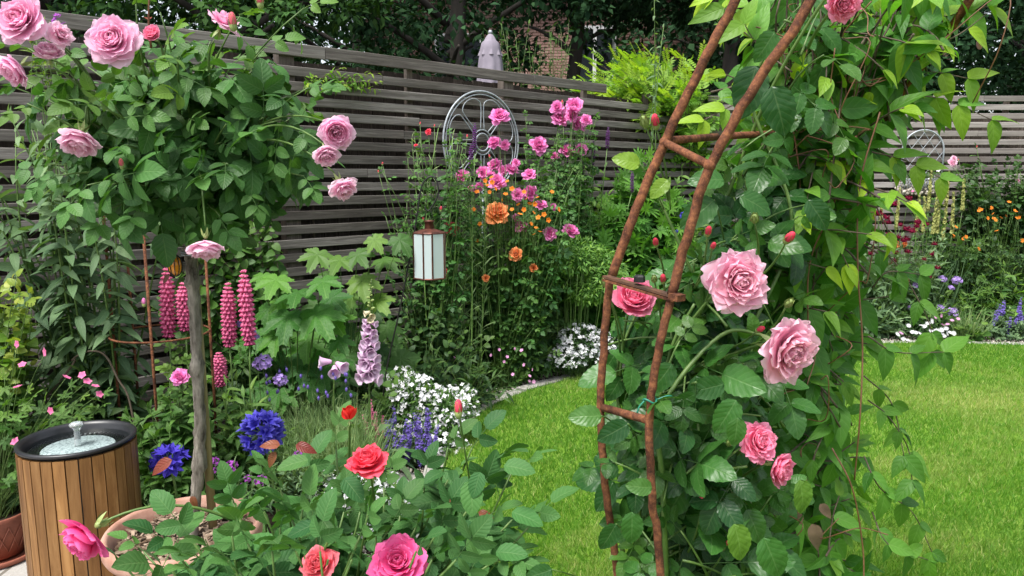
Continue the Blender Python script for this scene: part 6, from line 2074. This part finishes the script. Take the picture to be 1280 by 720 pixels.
rung(P(1160, 72, 1.6), P(1160, 72, 1.6) + A([-.1, .1, 0]))
# collars at the welds
for q in (P(831, 178, Ya), P(887, 207, Yb)):
    bb = MB(); bb.add(ball(q, .0088, 8, 10)); part('weld', bb, M['rust'], t)
a_, b_2 = P(757, 347, Ya - .01), P(846, 373, Yb - .01)
dv = b_2 - a_; L = np.linalg.norm(dv)
Mx = frames(A([dv]), A([[0, 0, 1.]]))[0]
for dz, mt, w_ in ((.0019, 'dark_rust', .0135), (-.0029, 'rust', .0145)):
    bb = MB(); bb.add(box((0, 0, 0), (w_, L, .0035)).xf(Mx, (a_ + b_2) / 2 + A([0, 0, dz]))); part('joint_plate', bb, M[mt], t, False)
bb = MB(); m_ = P(803, 347, Yb + .05); m_ = a_ * .5 + b_2 * .5 + A([0, 0, .008])
bb.add(lathe([(.001, .0), (.0085, 0), (.0085, .008), (.006, .0105), (.001, .0105)], 6, m_)); part('bolt', bb, M['black_iron'], t, False)
bb = MB(); bb.add(box((0, 0, 0), (.0165, .017, .009)).xf(Mx, b_2 + A([0, 0, .002]))); part('collar', bb, M['rust'], t, False)

# green tie
q = P(812, 500, Yb); th = np.linspace(0, 2 * PI, 20)[:-1]
bb = MB(); bb.add(tube(q + np.c_[.0095 * np.cos(th), .0095 * np.sin(th), .003 * np.sin(2 * th)], .0016, 5, closed=True)); bb.add(tube(smooth_path([q + A([-.008, -.004, 0]), q + A([-.015, -.005, -.008]), q + A([-.018, -.004, -.018])], 4), .0014, 5)); bb.add(tube(smooth_path([q + A([.009, 0, .0]), q + A([.025, 0, .006]), q + A([.035, .01, .002])], 4), .0014, 5))
solo('garden_tie', bb, M['twine'], 'green garden tie knotted round the lower rusty arch rail', 'tie', base=q)

# ================================================================ climbing rose on the arch
b = A([.33, 1.3, 0])
t = thing('climbing_rose', 'climbing rose with large soft pink blooms trained on the rusty arch', 'climbing rose', b)
st, lv, mb = MB(), Leaves(), MB()
KEY = (0, 0, 1)
canes = [[b, P(800, 700, 1.25), P(815, 560, 1.2), P(838, 440, 1.18), P(868, 380, 1.16)],
         [b, P(860, 690, 1.35), P(850, 520, 1.35), P(870, 360, 1.4), P(915, 230, 1.42), P(960, 120, 1.36), P(1010, 30, 1.3), P(1060, -40, 1.25)],
         [b, P(780, 710, 1.3), P(790, 600, 1.28), P(770, 470, 1.3), P(800, 380, 1.3)],
         [b, P(900, 700, 1.4), P(930, 560, 1.4), P(900, 430, 1.32), P(860, 330, 1.3), P(825, 250, 1.3)],
         [b, P(830, 640, 1.12), P(824, 520, 1.1), P(900, 420, 1.14), P(960, 420, 1.15)],
         [b, P(840, 690, 1.3), P(880, 560, 1.28), P(930, 430, 1.3), P(990, 280, 1.34), P(940, 130, 1.35), P(960, 60, 1.32)]]
for cpts in canes:
    pth = smooth_path(cpts, 8)
    st.add(tube(pth, np.linspace(.0055, .0024, len(pth)), 7), (U(), 0))
def region_shoots(n, xr, yr, Yr, size, spacing, keys, lenr=(.08, .2), newp=.2, droop=.5, pair=False, st_=None, lv_=None, face=.55, **kw):
    for k in range(n):
        x = U(*xr) if not callable(xr) else None
        y = U(*yr)
        if callable(xr): x = U(*xr(y))
        q = P(x, y, U(*Yr))
        d_ = nrm(rng.normal(0, 1, 3) + A([0, -.3, .35]))
        L = U(*lenr)
        shoot(st_ if st_ is not None else st, lv_ if lv_ is not None else lv, q - d_ * L * .5, q + d_ * L * .5, size=size, spacing=spacing, keys=keys, start=.1, r0=.0024, r1=.0013, newtip=newp, droop=droop, pair=pair, up=.45, face=face, n=6, **kw)


region_shoots(120, lambda y: (800 + max(0, 420 - y) * .6, 945), (300, 720), (1.25, 1.48), .125, .055, KEY, (.05, .13), newp=.1)
region_shoots(44, (800, 915), (450, 735), (1.1, 1.26), .12, .06, KEY, (.05, .13), newp=.1)
region_shoots(26, (820, 980), (380, 500), (1.2, 1.35), .11, .06, KEY, newp=.2)
region_shoots(17, lambda y: (915 + (300 - y) * .25, 960 + (300 - y) * .4), (20, 330), (1.3, 1.45), .14, .06, KEY, newp=.1)
region_shoots(16, (880, 960), (560, 730), (1.1, 1.3), .12, .06, KEY, newp=.1)
# single leaves that stand out in the photo: (px, py, length px, dir x, dir y up, Y, new)
for (x, y, L, dx, dy, Y, g_) in ((945, 82, 62, -.3, -1, 1.2, 0), (965, 108, 60, .3, -1, 1.18, 0), (785, 530, 44, -.9, -.45, 1.02, .0), (752, 520, 42, -1, .1, 1.04, .1), (790, 640, 44, 0, -1, 1.05, 0), (918, 655, 52, .3, -1, 1.0, .35), (955, 672, 60, .4, -.9, 1.02, 0), (815, 610, 34, -1, .2, 1.0, .1), (920, 500, 50, -.5, -.8, 1.05, 0), (905, 480, 46, -1, -.2, 1.08, 0), (922, 522, 38, -.1, -1, 1.0, .05), (1000, 600, 46, .2, -1, 1.05, .3),
                                 (893, 250, 52, -.8, -.6, 1.15, 0), (905, 225, 44, -1, .1, 1.15, 0), (925, 245, 44, .9, -.4, 1.15, 0), (800, 205, 34, -1, .3, 1.2, .8), (835, 225, 30, -.7, -.6, 1.2, .7), (690, 712, 36, -.9, -.2, 1.1, 0), (770, 655, 40, -.5, -.9, 1.08, 0), (840, 455, 46, -.6, -.8, 1.08, 0), (870, 470, 50, .3, -1, 1.1, 0), (1010, 250, 44, .6, -.8, 1.2, 0), (968, 40, 40, -.5, -.8, 1.2, 0)):
    lv.add(2, P(x, y, Y), A([dx, -.25, dy]), A([0, -1, .35]) + rng.normal(0, .2, 3), L * Y / F, (U(0, .8), g_))
for (x, y, Y, sx2, sy2) in ((800, 205, 1.2, 830, 262), (835, 225, 1.2, 838, 262), (893, 250, 1.15, 905, 300), (752, 520, 1.04, 775, 540), (785, 530, 1.02, 800, 560), (770, 655, 1.08, 800, 690), (690, 712, 1.1, 760, 740)):
    st.add(tube(bez(P(sx2, sy2, 1.25), (P(sx2, sy2, 1.25) + P(x, y, Y)) / 2 + A([0, 0, .01]), P(x, y, Y), 7), .0013, 5), (U(), 0))
BL = [(919, 351, 80, 'arch0', 'rose_arch', (.12, -1, .12)), (979, 436, 88, 'arch1', 'rose_arch', (.35, -.75, -.1)), (945, 553, 54, 'arch2', 'rose_arch_deep', (.3, -.8, .4)), (970, 583, 46, 'cup', 'rose_arch_deep', (.6, -.7, -.1)),
      (790, 377, 56, 'cup', 'rose_arch_deep', (.1, -.7, .65)), (1053, 4, 42, 'arch0', 'rose_arch_deep', (0, -.9, -.3))]
fl = []
for (x, y, dpx, kd, mt, ax) in BL:
    Y = 1.08 if x != 790 else 1.24
    q = P(x, y, Y); ax = nrm(A(ax)); dm = dpx * Y / F
    b0 = q - ax * dm * .3
    src = {919: P(838, 440, 1.18), 979: P(860, 470, 1.2), 945: P(870, 640, 1.3), 970: P(880, 640, 1.3), 790: P(775, 470, 1.3), 1053: P(1010, 60, 1.3)}[x]
    st.add(tube(bez(src, (src + b0) / 2 + A([0, .03, .0]), b0, 10), np.linspace(.0032, .002, 10), 7), (U(), 0))
    fl.append((q, ax, dm, kd, mt))
for (x, y) in ((880, 420), (905, 450)):
    pass
budl = [(884, 293, 11, 'r', (868, 360)), (890, 310, 9, 'r', (868, 360)), (983, 301, 14, 'r', (945, 350)), (820, 306, 10, 'r', (830, 360)), (807, 158, 13, 'g', (835, 250)), (820, 158, 13, 'r', (835, 250)), (897, 530, 12, 'r', (880, 600)), (877, 625, 13, 'r', (860, 690)), (757, 357, 11, 'g', (775, 440)), (762, 372, 10, 'r', (780, 440)),
        (829, 352, 10, 'r', (835, 420)), (983, 382, 12, 'g', (945, 430)), (943, 277, 12, 'g', (945, 340)), (862, 529, 11, 'g', (872, 620)), (910, 556, 10, 'g', (880, 640)), (947, 413, 10, 'r', (900, 440)), (889, 343, 10, 'g', (870, 400)), (908, 680, 8, 'r', (880, 720)), (818, 352, 9, 'g', (825, 420))]
for (x, y, s_, k_, src) in budl:
    Y = 1.1 if x > 830 else 1.2
    q = P(x, y, Y); s0 = P(src[0], src[1], Y + .08)
    st.add(tube(bez(s0, (s0 + q) / 2 + A([.01, 0, -.005]), q, 7), np.linspace(.002, .0013, 7), 6), (U(), 0))
    dr = nrm((q - s0) + A([0, -.02, 0]))
    put('flower_bud', budmesh('rose_coral') if k_ == 'r' else greenbud(), t, q + dr * s_ * Y / F * .4, dr, s_ * Y / F * 1.05)
KO = [(q_ + A([0, -d_ * k_, d_ * .2 * k_]), d_ * .5) for (q_, a_, d_, _k, _m) in fl for k_ in (0, .7, 1.4)]
lv.flush(mb, {0: LF_rose_gl, 1: LF_rose_gl2, 2: LF_gl}, 0, KO)
part('stems', st, M['stem_green'], t); part('foliage', mb, M['rose_leaf_gloss'], t)
for (q, ax, dm, kd, mt) in fl: rose(t, q, ax, dm, rm(kd, mt))

# ================================================================ vine column
b = A([.74, 1.78, 0])
t = thing('climbing_vine', 'twining vine with matt pointed leaves smothering the far side of arch', 'climber', b)
st, lv, mb, dead = MB(), Leaves(), MB(), Leaves()
def vr(y):
    L_ = np.interp(y, [-40, 0, 80, 160, 300, 450, 600, 740], [940, 945, 955, 955, 945, 945, 955, 975])
    R_ = np.interp(y, [-40, 0, 80, 160, 300, 450, 600, 740], [1195, 1180, 1125, 1085, 1052, 1045, 1045, 1060])
    return L_, R_
for k in range(26):
    f = U(0, 1); sw = U(-.15, .15)
    pts = [b + A([(f - .5) * .3, U(-.1, .15), 0])]
    for y in range(720, -60, -70):
        l_, r_ = vr(y); ff = min(max(f + sw * math.sin(y * .012 + k) + U(-.05, .05), 0.02), .98)
        pts.append(P(l_ + (r_ - l_) * ff, y, np.interp(y, [0, 200, 720], [1.5, 1.68, 1.78]) + U(-.12, .12)))
    pth = smooth_path(pts, 4)
    st.add(tube(pth, np.linspace(U(.003, .007), .0015, len(pth)), 5), (U(), 0))
region_shoots(360, vr, (-30, 735), (1.55, 1.9), .088, .05, (0, 0, 1), (.1, .26), .15, .8, True, face=.7)
region_shoots(64, lambda y: (vr(y)[0] + 0, vr(y)[1] + 10), (-20, 330), (1.42, 1.6), .085, .05, (0, 0, 1), (.12, .3), .9, .35, True, face=.5)
region_shoots(34, lambda y: (vr(y)[0] + 20, vr(y)[1] - 10), (330, 735), (1.45, 1.6), .09, .06, (0, 0, 1), (.1, .25), .15, .9, True, face=.8)
# sprays that leave the column
for path_px, Y in (([(1100, 60), (1150, 60), (1195, 45), (1240, 12)], 1.5), ([(1110, 130), (1150, 120), (1190, 128), (1240, 150)], 1.5), ([(1100, 100), (1160, 90), (1210, 98)], 1.55), ([(1090, 190), (1130, 200), (1175, 222)], 1.5), ([(1090, 20), (1180, 20), (1235, 8)], 1.5), ([(1080, 300), (1120, 330), (1160, 400), (1165, 440)], 1.5), ([(1085, 420), (1120, 440), (1180, 440)], 1.45),
                   ([(1085, 500), (1110, 520), (1135, 560), (1140, 600)], 1.5), ([(1080, 570), (1100, 610), (1140, 640), (1165, 690)], 1.5), ([(1090, 640), (1110, 680), (1160, 700)], 1.5), ([(960, 60), (930, 40), (905, 10)], 1.45), ([(960, 120), (920, 130), (880, 150)], 1.45), ([(990, 90), (950, 60), (930, 30)], 1.4), ([(1090, 360), (1110, 340), (1150, 343)], 1.5), ([(1080, 470), (1115, 505), (1130, 570)], 1.5)):
    pth = smooth_path([P(x, y, Y + U(-.03, .03)) for x, y in path_px], 6)
    st.add(tube(pth, np.linspace(.0018, .0009, len(pth)), 5), (U(), 0))
    Lp = np.linalg.norm(np.diff(pth, axis=0), axis=1).sum()
    m = max(3, int(Lp / .05))
    for i in range(1, m + 1):
        j = int(i / m * (len(pth) - 1)); tg = nrm(pth[j] - pth[j - 1])
        sd = nrm(np.cross(tg, A([0, -1, .2])))
        for s_ in (-1, 1):
            lv.add(0, pth[j], tg * .6 + sd * s_ * .8 + A([0, -.1, -.35]), A([0, -.6, .8]) + rng.normal(0, .3, 3), .065 * U(.6, 1.15), (U(), (.6 if path_px[0][1] < 200 else .1) * U(0, 1.2)))
# bare tendrils
tn = MB()
for k in range(34):
    y = U(-10, 300) if k < 24 else U(300, 700); l_, r_ = vr(y)
    p0 = P(U(l_, r_), y, 1.45); 
    pts = [p0]
    for q in range(4): pts.append(pts[-1] + rng.normal(0, .035, 3) + A([0, 0, U(-.05, .05)]))
    tn.add(tube(smooth_path(pts, 5), .0011, 4), (U(), 0))
for (x, y, L, dx, dy) in ((1015, 655, 40, .3, -1), (1000, 640, 30, -.4, -.9), (1025, 630, 26, .5, -.6)):
    dead.add(0, P(x, y, 1.45), A([dx, -.2, dy]), A([0, -1, .2]), L * 1.45 / F, (U(), 0))
# long bare red stems hanging in front
for px_ in ([(1070, 170), (1040, 260), (1012, 330), (1010, 420)], [(1100, 140), (1075, 230), (1072, 330), (1078, 430), (1075, 520), (1068, 600)], [(1040, 560), (1065, 610), (1078, 680), (1080, 730)], [(985, 120), (1000, 230), (995, 330)]):
    pth = smooth_path([P(x, y, 1.42 + U(-.02, .02)) for x, y in px_], 8)
    tn.add(tube(pth, .0017, 5), (U(), 0))
lv.flush(mb, {0: LF_vine, 1: leaf_tpl(10, .42, .3, .45, 2, .45, 1.2, 0, .02, 6)})
part('stems', st, M['stem_brown'], t); part('foliage', mb, M['vine_leaf'], t); part('tendrils', tn, M['stem_red'], t)
mb = MB(); dead.flush(mb, {0: LF_vine}); part('dead_leaves', mb, M['twig'], t)
bm2 = MB(); bm2.add(ball((0, 0, .4), (.32, .32, .6), 6, 8)); me_ = bm2.mesh('vine_bud', M['pale_pink']); put('flower_bud', me_, t, P(1223, 52, 1.5), (.2, -.2, -1), .016)

# ================================================================ foreground rose bush
b = A([-.42, 1.35, 0])
t = thing('rose_bush', 'foreground rose bush with coral red blooms and matt green leaves', 'rose bush', b, group=None)
st, lv, mb, ld = MB(), Leaves(), MB(), Leaves()
tips = [(170, 690, 1.12), (215, 712, 1.05), (300, 650, 1.25), (285, 700, 1.08), (340, 690, 1.06), (365, 650, 1.18), (400, 690, 1.05), (440, 700, 1.02), (450, 640, 1.25), (490, 655, 1.2), (520, 690, 1.08), (550, 660, 1.18), (570, 700, 1.05), (530, 610, 1.3), (590, 630, 1.25), (330, 600, 1.35), (380, 600, 1.35), (415, 665, 1.1), (240, 715, 1.0), (310, 680, 1.15), (240, 675, 1.15), (350, 660, 1.2), (370, 690, 1.1), (300, 715, 1.05), (430, 640, 1.25), (470, 670, 1.2), (400, 630, 1.3), (520, 660, 1.2), (480, 610, 1.35), (590, 560, 1.3), (640, 650, 1.25), (600, 655, 1.2), (560, 600, 1.3), (500, 645, 1.25), (430, 600, 1.35), (380, 625, 1.3), (330, 640, 1.2), (290, 625, 1.25), (180, 690, 1.25), (255, 700, 1.15), (330, 700, 1.1), (450, 670, 1.1), (540, 700, 1.1), (620, 700, 1.15), (460, 640, 1.2), (290, 670, 1.1), (395, 655, 1.15), (560, 560, 1.35), (610, 580, 1.3), (350, 610, 1.3), (150, 700, 1.2), (410, 700, 1.1), (220, 690, 1.2), (500, 700, 1.15), (585, 720, 1.1), (660, 660, 1.2), (420, 560, 1.4), (640, 590, 1.3)]
for (x, y, Y) in tips:
    q = P(x, y, Y)
    shoot(st, lv, b + rng.normal(0, .04, 3) * A([1, 1, 0]), q, size=.152, spacing=.055, start=.62, r0=.005, r1=.0018, keys=(0, 1), arch=.12, up=.9, face=.2, droop=.25, newtip=.15, n=10)
for (x, y, L, dx, dy, g_) in ((395, 655, 40, -.9, -.3, 0), (640, 640, 44, .9, -.2, 0), (600, 590, 34, -.2, -1, 0), (590, 600, 46, .0, -1, .1), (630, 582, 42, 1, .05, .1), (480, 690, 42, -.9, .2, 0), (620, 690, 44, .9, .3, 0), (180, 720, 50, -.3, -1, .1), (430, 598, 40, .5, -.6, 0), (385, 575, 40, -1, -.1, .2)):
    lv.add(2, P(x, y, 1.15), A([dx, -.35, dy * .6]), A([0, -.45, .9]) + rng.normal(0, .15, 3), L * 1.15 / F, (U(), g_))
# red young leaves
for (x, y, dx, dy, L) in ((215, 575, -.8, -.4, 34), (370, 556, .9, -.2, 28), (350, 556, -.9, .1, 26), (345, 565, -.5, -.8, 24), (575, 628, -.8, .4, 20), (598, 640, .8, -.2, 22), (585, 625, .4, .6, 20), (240, 620, .3, -.8, 18)):
    ld.add(0, P(x, y, 1.25), A([dx, -.2, dy]), A([0, -.7, .6]), L * 1.25 / F, (U(), U(0, .6)))
FL = [(111, 667, 74, 'fore', 'rose_magenta', (-.5, -.75, -.45), (290, 650)), (461, 581, 56, 'fore', 'rose_coral', (-.1, -.35, .95), (470, 640)), (400, 708, 52, 'fore', 'rose_salmon', (-.15, -.6, .75), (420, 760)), (499, 706, 76, 'big0', 'rose_magenta', (0, -.6, .8), (500, 780)), (437, 523, 22, 'bud', 'rose_red', (.02, -.1, 1), (436, 600))]
fl = []
for (x, y, dpx, kd, mt, ax, src) in FL:
    Y = 1.12 if x != 437 else 1.2
    q = P(x, y, Y); ax = nrm(A(ax)); dm = dpx * Y / F
    s0 = P(src[0], src[1], Y + .12)
    b0 = q - ax * dm * .22
    st.add(tube(bez(s0, (s0 + b0) / 2 + (A([0, 0, .06]) if x == 111 else 0), b0, 12), np.linspace(.0028, .002, 12), 7), (U(), 0))
    fl.append((q, ax, dm, kd, mt))
q = P(573, 513, 1.2); s0 = P(590, 620, 1.27)
st.add(tube(bez(s0, (s0 + q) / 2, q, 8), .0017, 6), (.5, 0))
put('flower_bud', budmesh('rose_coral'), t, q, (0, 0, 1), 15 * 1.2 / F)
lv.flush(mb, {0: LF_rose_hi, 1: LF_rose_hi2, 2: LF_hi}, 0, [(q_ + A([0, -d_ * k_, d_ * .2 * k_]), d_ * .5) for (q_, a_, d_, _k, _m) in fl for k_ in (0, .7, 1.4)])
part('stems', st, M['stem_green'], t); part('foliage', mb, M['rose_leaf_matt'], t)
mb = MB(); ld.flush(mb, {0: leaf_tpl(8, .5, .3, .35, 1, .5, .9)}); part('young_leaves', mb, M['red_leaf'], t)
for (q, ax, dm, kd, mt) in fl: rose(t, q, ax, dm, rm(kd, mt), calyx=True)
